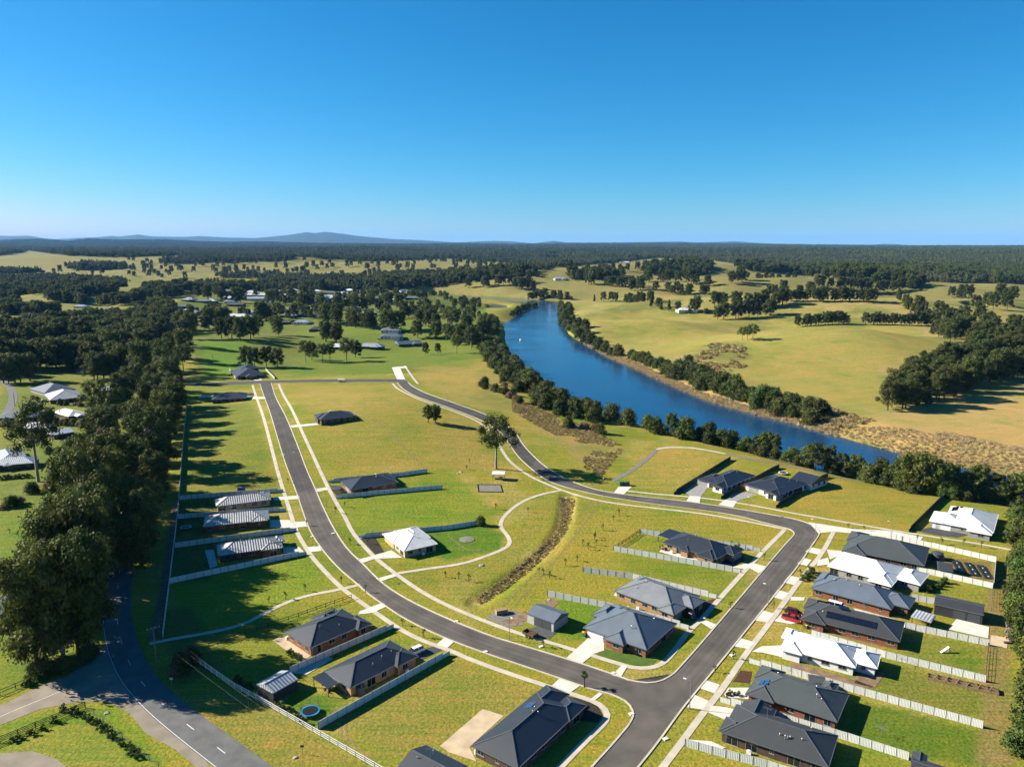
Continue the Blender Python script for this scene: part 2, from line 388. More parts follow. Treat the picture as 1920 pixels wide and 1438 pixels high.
M['leaf_dark'] = leaf_mat('dark_leaf', (0.108, 0.128, 0.030), (0.042, 0.060, 0.016))
M['leaf_green'] = leaf_mat('green_leaf', (0.120, 0.165, 0.034), (0.055, 0.088, 0.018))
M['leaf_far'] = leaf_mat('far_leaf', (0.140, 0.155, 0.050), (0.050, 0.064, 0.024), 0.15)
M['leaf_brown'] = leaf_mat('brown_scrub', (0.38, 0.25, 0.13), (0.18, 0.125, 0.065))
M['reed'] = leaf_mat('dry_reed', (0.60, 0.47, 0.26), (0.36, 0.275, 0.15))
M['scrub'] = leaf_mat('scrub_leaf', (0.48, 0.38, 0.13), (0.22, 0.19, 0.06))
M['red'] = nmat('red_car_paint', (0.50, 0.012, 0.016), (0.46, 0.01, 0.014), 1, 0.25, spec=0.6)
M['maroon'] = nmat('maroon_car_paint', (0.10, 0.008, 0.012), (0.09, 0.007, 0.01), 1, 0.25, spec=0.6)
M['car_white'] = nmat('white_car_paint', (0.78, 0.78, 0.78), (0.74, 0.74, 0.74), 1, 0.25, spec=0.6)
M['car_dark'] = nmat('dark_car_paint', (0.02, 0.022, 0.026), (0.018, 0.02, 0.023), 1, 0.25, spec=0.6)
M['tyre'] = nmat('tyre', (0.02, 0.02, 0.02), (0.014, 0.014, 0.014), 4, 0.9)
M['rust'] = nmat('rusty_steel', (0.13, 0.065, 0.04), (0.06, 0.035, 0.026), 2.5, 0.85)
M['blue'] = nmat('blue_vinyl', (0.02, 0.30, 0.62), (0.016, 0.25, 0.55), 2, 0.5)
M['tarp'] = nmat('blue_tarpaulin', (0.02, 0.05, 0.42), (0.016, 0.04, 0.32), 2, 0.5)
M['orange'] = nmat('orange_timber', (0.55, 0.14, 0.03), (0.42, 0.10, 0.02), 2, 0.7)
M['yellow'] = nmat('yellow_plastic', (0.70, 0.52, 0.02), (0.62, 0.46, 0.02), 2, 0.5)
M['green_plastic'] = nmat('green_plastic', (0.02, 0.13, 0.05), (0.016, 0.10, 0.04), 2, 0.5)
M['tank'] = nmat('tank_plastic', (0.06, 0.07, 0.08), (0.05, 0.058, 0.066), 2, 0.6)
M['stone'] = nmat('pale_stone', (0.42, 0.38, 0.32), (0.28, 0.25, 0.21), 1.5, 0.9, 0.5, 5)
def water_mat():
    m = bpy.data.materials.new('river_water'); m.use_nodes = True
    N, L = m.node_tree.nodes, m.node_tree.links
    b = N['Principled BSDF']
    b.inputs['Base Color'].default_value = (0.008, 0.040, 0.095, 1); b.inputs['Roughness'].default_value = 0.08
    b.inputs['IOR'].default_value = 1.33; b.inputs['Specular IOR Level'].default_value = 0.5
    g = N.new('ShaderNodeNewGeometry')
    n1 = N.new('ShaderNodeTexNoise'); n1.inputs['Scale'].default_value = 0.5; n1.inputs['Detail'].default_value = 6
    n2 = N.new('ShaderNodeTexNoise'); n2.inputs['Scale'].default_value = 0.02; n2.inputs['Detail'].default_value = 3
    bp = N.new('ShaderNodeBump'); bp.inputs['Distance'].default_value = 0.22
    mr = N.new('ShaderNodeMapRange'); mr.inputs['From Min'].default_value = 0.35; mr.inputs['From Max'].default_value = 0.65
    mr.inputs['To Min'].default_value = 0.2; mr.inputs['To Max'].default_value = 1.0
    L.new(g.outputs['Position'], n1.inputs['Vector']); L.new(g.outputs['Position'], n2.inputs['Vector'])
    L.new(n2.outputs['Fac'], mr.inputs['Value']); L.new(mr.outputs[0], bp.inputs['Strength'])
    L.new(n1.outputs['Fac'], bp.inputs['Height']); L.new(bp.outputs[0], b.inputs['Normal'])
    return m
M['water'] = water_mat()

# ------------------------------------------------------------------ object helpers
def mesh(name, V, F, mat=None, uv=None, smooth=False):
    me = bpy.data.meshes.new(name)
    me.from_pydata([tuple(map(float, v)) for v in V], [], [tuple(f) for f in F])
    if uv is not None:
        u = me.uv_layers.new(name='UVMap')
        u.data.foreach_set('uv', np.asarray(uv, float).ravel())
    if mat is not None: me.materials.append(M[mat] if isinstance(mat, str) else mat)
    if smooth: me.polygons.foreach_set('use_smooth', [True] * len(me.polygons))
    return me
def obj(name, me, parent=None, loc=None, rz=0.0, scale=None):
    o = bpy.data.objects.new(name, me)
    COL.objects.link(o)
    if parent is not None: o.parent = parent
    if loc is not None: o.location = loc
    if rz: o.rotation_euler = (0, 0, rz)
    if scale is not None: o.scale = scale
    return o
def tag(o, label, cat, group=None):
    o['label'] = label; o['category'] = cat
    if group: o['group'] = group
    return o
def thing(name, label, cat, loc=(0, 0, 0), rz=0.0, group=None):
    return tag(obj(name, None, None, loc, rz), label, cat, group)
def struct(name, me, parent=None):
    o = obj(name, me, parent)
    if parent is None: o['kind'] = 'structure'
    return o
class MB:
    """collects shapes into one mesh"""
    def __init__(s): s.V, s.F = [], []
    def quad(s, *p):
        n = len(s.V); s.V += [tuple(q) for q in p]; s.F.append(tuple(range(n, n + len(p))))
    def box(s, x0, y0, z0, x1, y1, z1, tx=0.0, ty=0.0):
        n = len(s.V)
        s.V += [(x0, y0, z0), (x1, y0, z0), (x1, y1, z0), (x0, y1, z0), (x0 + tx, y0 + ty, z1), (x1 - tx, y0 + ty, z1), (x1 - tx, y1 - ty, z1), (x0 + tx, y1 - ty, z1)]
        s.F += [(n, n + 3, n + 2, n + 1), (n + 4, n + 5, n + 6, n + 7), (n, n + 1, n + 5, n + 4), (n + 1, n + 2, n + 6, n + 5), (n + 2, n + 3, n + 7, n + 6), (n + 3, n, n + 4, n + 7)]
    def tube(s, A, B, r0, r1, k=6, cap=True):
        A, B = Vector(A), Vector(B); d = (B - A)
        if d.length < 1e-6: return
        q = d.to_track_quat('Z', 'Y'); n = len(s.V)
        for P, r in ((A, r0), (B, r1)):
            for i in range(k):
                a = 2 * math.pi * i / k
                s.V.append(tuple(P + q @ Vector((r * math.cos(a), r * math.sin(a), 0))))
        for i in range(k):
            s.F.append((n + i, n + (i + 1) % k, n + k + (i + 1) % k, n + k + i))
        if cap: s.F += [tuple(range(n + k - 1, n - 1, -1)), tuple(range(n + k, n + 2 * k))]
    def bar(s, A, B, w, h):
        A, B = Vector(A), Vector(B); d = (B - A).normalized()
        up = Vector((0, 0, 1)); sd = d.cross(up)
        sd = sd.normalized() if sd.length > 1e-4 else Vector((1, 0, 0))
        up = sd.cross(d).normalized(); n = len(s.V)
        for P in (A, B):
            for a, b in ((-1, -1), (1, -1), (1, 1), (-1, 1)):
                s.V.append(tuple(P + sd * (a * w / 2) + up * (b * h / 2)))
        s.F += [(n, n + 1, n + 2, n + 3), (n + 7, n + 6, n + 5, n + 4)] + [(n + i, n + 4 + i, n + 4 + (i + 1) % 4, n + (i + 1) % 4) for i in range(4)]
    def lathe(s, prof, k=12, c=(0, 0, 0)):
        n = len(s.V)
        for r, z in prof:
            for i in range(k):
                a = 2 * math.pi * i / k; s.V.append((c[0] + r * math.cos(a), c[1] + r * math.sin(a), c[2] + z))
        for j in range(len(prof) - 1):
            for i in range(k):
                s.F.append((n + j * k + i, n + j * k + (i + 1) % k, n + (j + 1) * k + (i + 1) % k, n + (j + 1) * k + i))
        s.F.append(tuple(n + (len(prof) - 1) * k + i for i in range(k)))
        s.F.append(tuple(n + i for i in range(k - 1, -1, -1)))
    def build(s, name, mat, parent=None, smooth=False, **kw):
        return obj(name, mesh(name, s.V, s.F, mat, smooth=smooth), parent, **kw)
_mb = MB(); _mb.box(-.5, -.5, -.5, .5, .5, .5)
UNIT = {}
def unit(mat):
    if mat not in UNIT: UNIT[mat] = mesh('bar', _mb.V, _mb.F, mat)
    return UNIT[mat]
def bar(name, mat, parent, A, B, w, h):
    """a bar of section w x h from A to B (parent's coordinates), sharing one mesh per material"""
    A, B = Vector(A), Vector(B); d = B - A
    o = obj(name, unit(mat), parent, (A + B) / 2)
    o.rotation_mode = 'QUATERNION'
    sd = Vector((0, 0, 1)).cross(d)
    if sd.length < 1e-5: o.rotation_quaternion = (1, 0, 0, 0); o.scale = (w, h, d.length); return o
    x = d.normalized(); y = sd.normalized(); z = x.cross(y)
    o.rotation_quaternion = Matrix((x, y, z)).transposed().to_quaternion(); o.scale = (d.length, w, h)
    return o

# ------------------------------------------------------------------ terrain: one sheet to the horizon
def px_in(polys, X, Y, Z):
    a, b = to_px(X, Y, Z)
    r = np.zeros(X.shape, bool)
    for p in polys: r |= inside(p, a, b)
    return r & (Y > 50)
PASTURE_PX = [
 [(-300,490),(0,480),(40,474),(50,469),(75,473),(130,480),(230,483),(345,479),(350,485),(300,492),(330,497),(480,491),(490,512),(370,522),(310,524),(220,520),(130,514),(0,510),(-300,512)],
 [(440,493),(560,489),(640,492),(720,490),(790,487),(850,485),(900,489),(960,493),(960,512),(900,520),(830,526),(760,526),(700,525),(620,524),(560,520),(480,516)],
 [(760,550),(850,534),(960,519),(1030,505),(1090,498),(1180,491),(1230,484),(1330,487),(1400,499),(1420,512),(1500,515),(1720,515),(1700,527),(1780,531),(1920,538),(2300,545),(2300,1000),(1500,800),(1040,600),(1040,560),(900,556)],
 [(300,500),(330,497),(420,492),(430,498),(340,508)],
]
CLEAR_PX = [[(0,600),(36,598),(36,614),(20,624),(0,622)], [(60,577),(130,571),(142,584),(72,592)], [(150,562),(240,557),(252,568),(160,574)], [(20,532),(120,526),(132,535),(30,542)], [(230,537),(330,531),(342,541),(240,547)], [(400,531),(500,528),(512,537),(410,541)], [(170,600),(230,596),(236,608),(176,612)], [(90,636),(140,632),(146,644),(96,648)], [(560,533),(640,530),(650,538),(570,541)], [(40,556),(90,552),(96,560),(46,564)]]
PASTURE_PX += CLEAR_PX
WOOD_PX = [   # woodland inside or in front of the pastures
 [(-300,516),(0,513),(90,516),(150,522),(300,526),(420,523),(560,524),(700,528),(780,532),(700,541),(600,546),(520,545),(430,549),(400,556),(330,562),(250,560),(120,556),(0,556),(-300,580)],
 [(-300,556),(120,556),(250,560),(330,575),(330,610),(290,650),(250,690),(150,700),(60,690),(0,705),(-300,720)],
 [(1205,503),(1300,494),(1335,503),(1345,514),(1300,517),(1215,515)],
 [(1380,502),(1500,497),(1700,500),(1920,500),(2300,505),(2300,540),(1920,534),(1780,529),(1720,514),(1560,512),(1420,513)],
 [(700,522),(860,516),(980,511),(1010,514),(960,520),(860,530),(780,540),(720,545)],
 [(120,500),(170,496),(240,500),(220,506),(140,507)],
 [(1060,519),(1150,514),(1170,520),(1120,526),(1065,525)],
 [(1560,512),(1720,517),(1700,527),(1740,535),(1720,545),(1640,532),(1560,524)],
]
TOWN_PX = [(330,560),(430,551),(560,547),(700,546),(860,553),(900,562),(920,600),(930,640),(900,690),(840,700),(400,700),(370,690),(350,620)]
nu, th0 = 560, 62.0
u = np.linspace(-1, 1, nu)
TH = np.tan(np.radians(th0 * (0.55 * u + 0.45 * u ** 3)))
ys = [-60.0]
while ys[-1] < 50000: ys.append(ys[-1] + max(1.6, 0.009 * ys[-1]))
ys = np.array(ys); nv = len(ys)
GX = TH[None, :] * (ys[:, None] + 170.0); GY = np.repeat(ys[:, None], nu, 1)
GZ = hgt(GX.ravel(), GY.ravel()).reshape(GX.shape)
X, Y, Z = GX.ravel(), GY.ravel(), GZ.ravel()
def mixc(c, new, w):
    w = np.clip(w, 0, 1)[:, None]
    return c * (1 - w) + np.asarray(new)[None, :] * w
YG, GR, DRY = (0.225, 0.205, 0.028), (0.120, 0.165, 0.015), (0.34, 0.255, 0.085)
cover = np.tile(np.array(YG)[None, :], (len(X), 1))
rr = np.hypot(X, Y)
n1 = fbm(X / 60, Y / 60, 21, 4); n2 = fbm(X / 17 + 9, Y / 17, 31, 3)
cover = mixc(cover, GR, sst(0.52, 0.66, n1) * 0.7)
cover = mixc(cover, DRY, sst(0.56, 0.70, n2) * 0.55)
PADDOCK = (0.262, 0.225, 0.072)
b_ = (px_in([[(1020,560),(1045,570),(1060,620),(1150,670),(1300,745),(1420,778),(1600,828),(1920,900),(2400,960),(2400,480),(1500,480),(1230,480),(900,515),(760,550)]], X, Y, Z)).astype(float)
cover = mixc(cover, PADDOCK, b_ * 0.9)
cover = mixc(cover, (0.115, 0.135, 0.032), b_ * sst(0.48, 0.66, n1) * 0.75)
cover = mixc(cover, (0.34, 0.255, 0.11), b_ * sst(0.52, 0.68, fbm(X / 38 + 3, Y / 38, 41, 3)) * 0.6)
past = px_in(PASTURE_PX, X, Y, Z)
cover = mixc(cover, (0.200, 0.175, 0.062), (past & (rr > 1500)) * 0.9)
wood = (((rr > 1900) & ~past & (Y > 0)) | px_in(WOOD_PX, X, Y, Z)).astype(float)
cover = mixc(cover, (0.034, 0.040, 0.017), wood * (0.25 + 0.75 * sst(2200, 4500, rr)) * 0.95)
cover = mixc(cover, (0.185, 0.180, 0.045), px_in(CLEAR_PX, X, Y, Z) * 0.9)
cover = mixc(cover, (0.090, 0.125, 0.022), px_in([TOWN_PX], X, Y, Z) * 0.7)
ZONES = [  # photo outline, colour, feather in metres, strength
 ([(560,728),(700,728),(740,770),(660,785),(580,765)], (0.25,0.19,0.065), 6, .6),
 ([(600,810),(780,800),(800,850),(640,860)], (0.135,0.165,0.018), 5, .6),
 ([(800,800),(890,800),(920,870),(850,880)], (0.22,0.165,0.06), 6, .55),
 ([(640,955),(900,930),(890,965),(670,990)], (0.175,0.185,0.022), 3, .6),
 ([(1100,960),(1200,975),(1130,1020),(1080,1010)], (0.25,0.185,0.05), 4, .6),
 ([(820,1085),(900,1080),(870,1120),(830,1112)], (0.30,0.215,0.10), 2.5, .6),
 ([(1030,1130),(1060,1120),(1150,1140),(1100,1190)], (0.095,0.155,0.012), 2, .7),
 ([(1490,940),(1600,915),(1720,945),(1640,975)], (0.155,0.165,0.022), 5, .5),
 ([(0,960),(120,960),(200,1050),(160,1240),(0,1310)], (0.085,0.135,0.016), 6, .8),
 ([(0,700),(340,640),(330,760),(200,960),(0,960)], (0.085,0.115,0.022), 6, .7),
 ([(380,640),(470,640),(480,700),(380,712)], (0.085,0.16,0.014), 6, .9),
 ([(470,690),(740,680),(745,700),(480,712)], (0.10,0.15,0.02), 4, .6),
 ([(345,760),(470,755),(525,920),(335,930)], (0.10,0.12,0.022), 5, .7),
 ([(330,1095),(575,1045),(640,1100),(320,1200)], (0.115,0.165,0.016), 4, .8),
 ([(310,1210),(560,1130),(600,1240),(480,1290),(340,1240)], (0.12,0.145,0.02), 4, .7),
 ([(545,1290),(640,1310),(680,1320),(590,1365),(540,1320)], (0.065,0.125,0.012), 1.5, .9),
 ([(640,1330),(860,1225),(1000,1300),(880,1370),(720,1430)], (0.165,0.150,0.042), 4, .8),
 ([(320,1290),(470,1310),(700,1438),(480,1438),(360,1330)], (0.185,0.150,0.042), 4, .8),
 ([(0,1360),(140,1318),(210,1318),(330,1438),(0,1438)], (0.110,0.165,0.016), 3, .8),
 ([(20,1410),(150,1340),(260,1438),(130,1438)], (0.165,0.165,0.035), 2, .7),
 ([(540,720),(740,722),(900,800),(940,880),(640,890),(580,800)], (0.205,0.165,0.045), 6, .65),
 ([(600,900),(840,880),(920,960),(900,985),(680,1000),(640,950)], (0.120,0.160,0.018), 4, .75),
 ([(800,995),(905,985),(945,1000),(935,1030),(830,1055)], (0.060,0.125,0.012), 2, .9),
 ([(690,1060),(930,1050),(1000,960),(1060,930),(960,1060),(890,1120),(800,1110)], (0.165,0.150,0.035), 5, .6),
 ([(960,1110),(1080,960),(1200,945),(1470,995),(1420,1020),(1200,995),(1100,1075),(1000,1130)], (0.195,0.168,0.032), 5, .75),
 ([(1040,1120),(1130,1140),(1090,1200),(1050,1190)], (0.090,0.155,0.014), 2, .85),
 ([(1170,1030),(1400,1080),(1360,1130),(1160,1085)], (0.130,0.150,0.020), 3, .7),
 ([(1100,1075),(1150,1085),(1130,1120),(1040,1115)], (0.195,0.165,0.030), 3, .7),
 ([(1180,860),(1240,838),(1360,850),(1270,920),(1180,915)], (0.245,0.185,0.055), 5, .8),
 ([(1460,955),(1555,895),(1770,940),(1700,995)], (0.205,0.165,0.040), 4, .8),
 ([(1370,865),(1450,880),(1350,935),(1300,930)], (0.175,0.165,0.030), 3, .6),
 ([(780,690),(900,670),(960,720),(880,760),(800,730)], (0.235,0.180,0.065), 8, .75),
 ([(560,610),(920,600),(930,650),(880,690),(560,680)], (0.105,0.150,0.022), 8, .6),
 ([(960,740),(1020,770),(1170,840),(1130,890),(1080,860),(1010,800),(960,770)], (0.22,0.165,0.072), 4, .7),
 ([(900,690),(980,700),(1000,760),(940,770),(880,745)], (0.17,0.15,0.05), 5, .6),
 ([(1048,930),(1080,932),(1077,960),(1068,988),(1055,1010),(1024,1044),(984,1080),(936,1115),(903,1133),(884,1131),(900,1115),(955,1073),(1003,1033),(1040,1000),(1049,970)], (0.36,0.265,0.12), 2.5, .9),
 ([(1570,800),(1700,770),(1930,720),(2300,700),(2300,960),(1920,900),(1690,853)], (0.30,0.215,0.105), 12, .9),
 ([(1090,640),(1140,668),(1260,722),(1420,777),(1560,815),(1560,800),(1420,760),(1260,705),(1120,640)], (0.32,0.215,0.11), 4, .9),
 ([(1690,855),(1920,900),(2300,960),(2300,930),(1920,872),(1700,835)], (0.16,0.11,0.06), 6, .8),
 ([(1060,600),(1260,575),(1420,600),(1420,660),(1230,670),(1100,620)], (0.235,0.205,0.060), 25, .5),
 ([(1440,600),(1700,618),(1790,660),(1650,690),(1650,770),(1450,740),(1340,690)], (0.235,0.200,0.062), 20, .6),
 ([(1330,640),(1410,645),(1400,680),(1300,670)], (0.10,0.115,0.035), 15, .7),
 ([(1590,1310),(1840,1370),(1835,1438),(1720,1420),(1590,1385)], (0.072,0.115,0.014), 2, .9),
 ([(1640,1240),(1850,1290),(1840,1350),(1620,1290)], (0.110,0.120,0.028), 3, .8),
 ([(1700,1180),(1850,1215),(1845,1270),(1700,1235)], (0.105,0.130,0.022), 3, .8),
 ([(1735,1090),(1860,1110),(1855,1140),(1740,1120)], (0.135,0.150,0.026), 2, .8),
 ([(1730,1020),(1890,1045),(1885,1100),(1870,1060)], (0.135,0.135,0.028), 2, .8),
 ([(1850,1100),(1895,1040),(1900,1438),(1830,1438)], (0.165,0.125,0.062), 2, .8),
 ([(1700,1035),(1865,1055),(1862,1100),(1740,1075)], (0.13,0.085,0.05), 1.5, .8),
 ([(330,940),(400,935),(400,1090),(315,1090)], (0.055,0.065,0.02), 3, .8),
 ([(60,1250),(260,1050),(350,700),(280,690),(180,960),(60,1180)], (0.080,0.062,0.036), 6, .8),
 ([(290,1150),(360,1140),(420,1260),(330,1290)], (0.095,0.085,0.035), 4, .7),
]
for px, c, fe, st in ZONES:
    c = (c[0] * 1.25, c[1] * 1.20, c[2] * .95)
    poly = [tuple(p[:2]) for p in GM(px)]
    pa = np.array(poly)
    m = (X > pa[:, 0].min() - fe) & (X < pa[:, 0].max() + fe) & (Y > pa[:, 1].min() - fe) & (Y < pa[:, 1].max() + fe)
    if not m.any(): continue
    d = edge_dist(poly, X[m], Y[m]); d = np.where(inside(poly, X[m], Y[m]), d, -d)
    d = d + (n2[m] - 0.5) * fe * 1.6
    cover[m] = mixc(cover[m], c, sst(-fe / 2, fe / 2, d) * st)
cover *= np.array([0.73, 0.77, 0.70])[None, :]
idx = np.arange(nu * nv).reshape(nv, nu)
me = bpy.data.meshes.new('ground')
me.vertices.add(nu * nv)
me.vertices.foreach_set('co', np.stack([X, Y, Z], 1).astype(np.float32).ravel())
q = np.stack([idx[:-1, :-1], idx[:-1, 1:], idx[1:, 1:], idx[1:, :-1]], -1).reshape(-1, 4)
me.loops.add(q.size); me.polygons.add(len(q))
me.loops.foreach_set('vertex_index', q.ravel().astype(np.int32))
me.polygons.foreach_set('loop_start', np.arange(0, q.size, 4, dtype=np.int32))
me.polygons.foreach_set('use_smooth', np.ones(len(q), bool))
me.update(calc_edges=True)
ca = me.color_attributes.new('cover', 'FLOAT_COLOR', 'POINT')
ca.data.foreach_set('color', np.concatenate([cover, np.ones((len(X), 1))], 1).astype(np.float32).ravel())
me.materials.append(M['ground'])
struct('ground', me)

# water: one flat sheet a little wider than each bed
def water(name, poly, grow):
    P = np.array(poly); n = len(P)
    nrm = np.roll(P, -1, 0) - np.roll(P, 1, 0)
    nrm = np.stack([nrm[:, 1], -nrm[:, 0]], 1); nrm /= np.linalg.norm(nrm, axis=1)[:, None] + 1e-9
    area = 0.5 * np.sum(P[:, 0] * np.roll(P[:, 1], -1) - np.roll(P[:, 0], -1) * P[:, 1])
    P = P + nrm * grow * np.sign(area)
    bm = bmesh.new()
    f = bm.faces.new([bm.verts.new((x, y, WATER_Z)) for x, y in P])
    bmesh.ops.triangulate(bm, faces=[f])
    me = bpy.data.meshes.new(name); bm.to_mesh(me); bm.free()
    me.materials.append(M['water'])
    return struct(name, me)
water('river', RIVER, 8.0)
water('pond', POND, 5.0)
water('creek_water', CREEK, 5.0)

# ------------------------------------------------------------------ roads, kerbs, paths, driveways
def resample(P, step):
    P = np.asarray(P, float)
    for _ in range(2):      # rounded corners
        Q = [P[0]]
        for a, b in zip(P[:-1], P[1:]): Q += [a * .75 + b * .25, a * .25 + b * .75]
        Q.append(P[-1]); P = np.array(Q)
    d = np.concatenate([[0], np.cumsum(np.hypot(*(np.diff(P[:, :2], axis=0).T)))])
    n = max(2, int(d[-1] / step) + 1)
    t = np.linspace(0, d[-1], n)
    return np.stack([np.interp(t, d, P[:, 0]), np.interp(t, d, P[:, 1])], 1)
def px_line(px, step): return resample(GM(px)[:, :2], step)
def sheet(name, A, B, mat, dz, k=4, parent=None):
    """a sheet between two edge lines of equal point count, draped on the terrain"""
    n = len(A); T = np.linspace(0, 1, k + 1)
    P = A[:, None, :] * (1 - T)[None, :, None] + B[:, None, :] * T[None, :, None]
    z = hgt(P[..., 0].ravel(), P[..., 1].ravel()).reshape(P.shape[:2]) + dz
    V = np.concatenate([P, z[..., None]], 2).reshape(-1, 3)
    F = [(i * (k + 1) + j, (i + 1) * (k + 1) + j, (i + 1) * (k + 1) + j + 1, i * (k + 1) + j + 1) for i in range(n - 1) for j in range(k)]
    me_ = mesh(name, V, F, mat, smooth=True); d_ = np.concatenate([[0], np.cumsum(np.hypot(*np.diff(A, axis=0).T))])
    uv = [(d_[q // (k + 1)], T[q % (k + 1)]) for f in F for q in f]
    me_.uv_layers.new(name='UVMap').data.foreach_set('uv', np.asarray(uv, float).ravel())
    return struct(name, me_, parent)
def offset(P, d):
    t = np.gradient(P, axis=0); t /= np.linalg.norm(t, axis=1)[:, None] + 1e-9
    return P + np.stack([t[:, 1], -t[:, 0]], 1) * d
def same_n(A, B):
    n = max(len(A), len(B))
    f = lambda P: np.stack([np.interp(np.linspace(0, 1, n), np.linspace(0, 1, len(P)), P[:, i]) for i in (0, 1)], 1)
    return f(A), f(B)
def kerb(px=None, line=None, side=1, name='kerb'):
    P = px_line(px, 2.0) if line is None else line
    Q = offset(P, 0.45 * side)
    z = hgt(P[:, 0], P[:, 1]); z2 = hgt(Q[:, 0], Q[:, 1])
    V, F = [], []
    for i in range(len(P)):
        V += [(P[i, 0], P[i, 1], z[i] - .05), (P[i, 0] * .9 + Q[i, 0] * .1, P[i, 1] * .9 + Q[i, 1] * .1, z[i] + .15), (Q[i, 0], Q[i, 1], z2[i] + .16), (Q[i, 0], Q[i, 1], z2[i] - .1)]
        if i: F += [(4 * i - 4 + j, 4 * i + j, 4 * i + j + 1, 4 * i - 3 + j) for j in range(3)]
    return struct(name, mesh(name, V, F, 'concrete'))
def path(px, w, mat='concrete', dz=0.075, name='footpath'):
    P = px_line(px, 2.0)
    return sheet(name, offset(P, -w / 2), offset(P, w / 2), mat, dz, 2)
def patch(px, mat, dz=0.06, name='driveway'):
    """a flat paved or planted area from its outline"""
    P = GM(px)[:, :2]
    Q = []
    for a, b in zip(P, np.roll(P, -1, 0)):
        n = max(1, int(np.hypot(*(b - a)) / 2.5)); Q += [a + (b - a) * i / n for i in range(n)]
    Q = np.array(Q)
    z = hgt(Q[:, 0], Q[:, 1]) + dz
    bm = bmesh.new()
    f = bm.faces.new([bm.verts.new((x, y, zz)) for (x, y), zz in zip(Q, z)])
    bmesh.ops.triangulate(bm, faces=[f])
    me = bpy.data.meshes.new(name); bm.to_mesh(me); bm.free(); me.materials.append(M[mat])
    return struct(name, me)

A_W = [(488,719),(499,751),(513.6,795.7),(531,853.5),(544.7,891),(558,924.7),(569,958),(580,989),(589,1006),(610.6,1036.5),(638,1067),(669,1092),(692,1113),(726.3,1137),(763,1161.4),(833,1195),(920,1227),(971.4,1243.7),(1047.5,1269.6),(1114.5,1292.4),(1145,1300)]
A_E = [(508,718),(519,753),(544.7,804.6),(562.5,849),(573.6,880),(589,913.6),(604.8,951.4),(624.8,991.5),(650,1030.5),(680.6,1058),(705,1084),(729.4,1104),(769,1128),(833,1158.4),(920,1193.4),(956,1204),(1062.8,1236),(1132.8,1259),(1178.5,1275.7)]
S_ARC = [(1145,1300),(1172.4,1310.7),(1187.6,1326),(1190.7,1344),(1178.5,1362.5)]
N_ARC = [(1178.5,1275.7),(1215,1283),(1245.5,1277),(1266.8,1262)]
C_W1 = [(1178.5,1362.5),(1148,1399),(1111.5,1438),(1070,1490)]
C_W2 = [(1266.8,1262),(1300,1225.3),(1345.7,1172),(1421.8,1082.2),(1470.5,1024.4),(1489.4,1004)]
C_E = [(1150,1490),(1193.7,1438),(1230,1393),(1276,1329),(1300,1300),(1361,1226),(1431,1140),(1495,1061),(1521.9,1021)]
B_IN = [(1489.4,1004),(1492,998.8),(1481,991),(1454,985),(1375,964),(1300,954),(1225,944.5),(1150,933.5),(1100,923),(1050,910.5),(1020,897.5),(993.9,876),(969.4,853.6),(949,820),(936,807),(904.8,788),(860,771),(815.8,755.7),(778,743.5),(755.7,729),(745.7,717)]
B_OUT = [(1521.9,1021),(1536.8,1000),(1532.7,990.6),(1513.8,979.8),(1480,971),(1350,948.8),(1275,938.8),(1200,931),(1140,923.8),(1100,914),(1055,896),(1025,877.5),(1007,862.5),(980.5,835.8),(969.4,815.8),(949,795.8),(916,780),(882.6,766.8),(849,755.7),(804.7,741),(775.7,726.8),(764.6,717),(757,711)]
T_N = [(365,720),(440,715.6),(508,713.6),(565,712.3),(640,711.2),(700,710.8),(757,711)]
T_S1 = [(365,724.5),(440,721.5),(488,719)]
T_S2 = [(508,718),(565,717),(629,716.5),(700,716),(745.7,717)]
def road(name, Lp, Rp, mat, dz=0.03, step=3.0):
    a, b = same_n(px_line(Lp, step), px_line(Rp, step))
    return sheet(name, a, b, mat, dz, 5)
n_split = 5
road('road', A_W[:n_split + 1], A_E[:n_split + 1], 'asphalt_new')
road('road', A_W[n_split:], A_E[n_split:], 'asphalt')
road('road', C_W2[:-1] + B_IN[:12], C_E[4:-1] + B_OUT[:13], 'asphalt')
road('road', B_IN[11:], B_OUT[12:-1], 'asphalt_new')
patch(A_W[-1:] + S_ARC[1:] + C_W1[1:] + C_E[:5] + [(1266.8,1262)] + N_ARC[::-1][1:], 'asphalt', 0.034, 'road')
road('road', T_N, [(365,724.5),(440,721.5),(488,719),(508,718),(565,717),(629,716.5),(700,716),(745.7,717),(764.6,717)], 'asphalt_new', 0.026)
for ln, sd in ((A_W, 1), (A_E, -1), (S_ARC, 1), (N_ARC, -1), (C_W1, 1), (C_W2, -1), (C_E, 1), (B_IN[::-1], 1), (B_OUT[:-1], 1), (T_N, -1), (T_S1, 1), (T_S2, 1)):
    kerb(ln, side=sd)
FP_W = [(473.5,722),(484.6,755.6),(500,804.6),(511,846.9),(522.5,891),(535.8,933.6),(547,969),(556,998),(574,1027.4),(586,1045.7),(610.6,1073),(641,1103.6),(683.7,1134),(705,1149),(744.6,1176.7),(790,1201),(845,1219.3),(880,1236),(956,1263.5),(1032,1288),(1093,1307.6),(1126.7,1320),(1142,1341),(1129.8,1359.4),(1093,1393),(1050.6,1438),(1010,1480)]
FP_E = [(522.5,720),(535.8,749),(555.8,786.8),(569,815.7),(589,858),(611.5,907),(629,940),(647,969),(661,1000),(699,1042.6),(741.6,1076),(790,1109.7),(836,1134),(880,1153),(956,1182.8),(1075,1217.8),(1148,1240.6),(1193.7,1254.3),(1236.4,1249.8),(1260.8,1226),(1288,1185.8),(1318.6,1158),(1345.7,1126),(1400.5,1065.5),(1440,1024),(1472,992.5)]
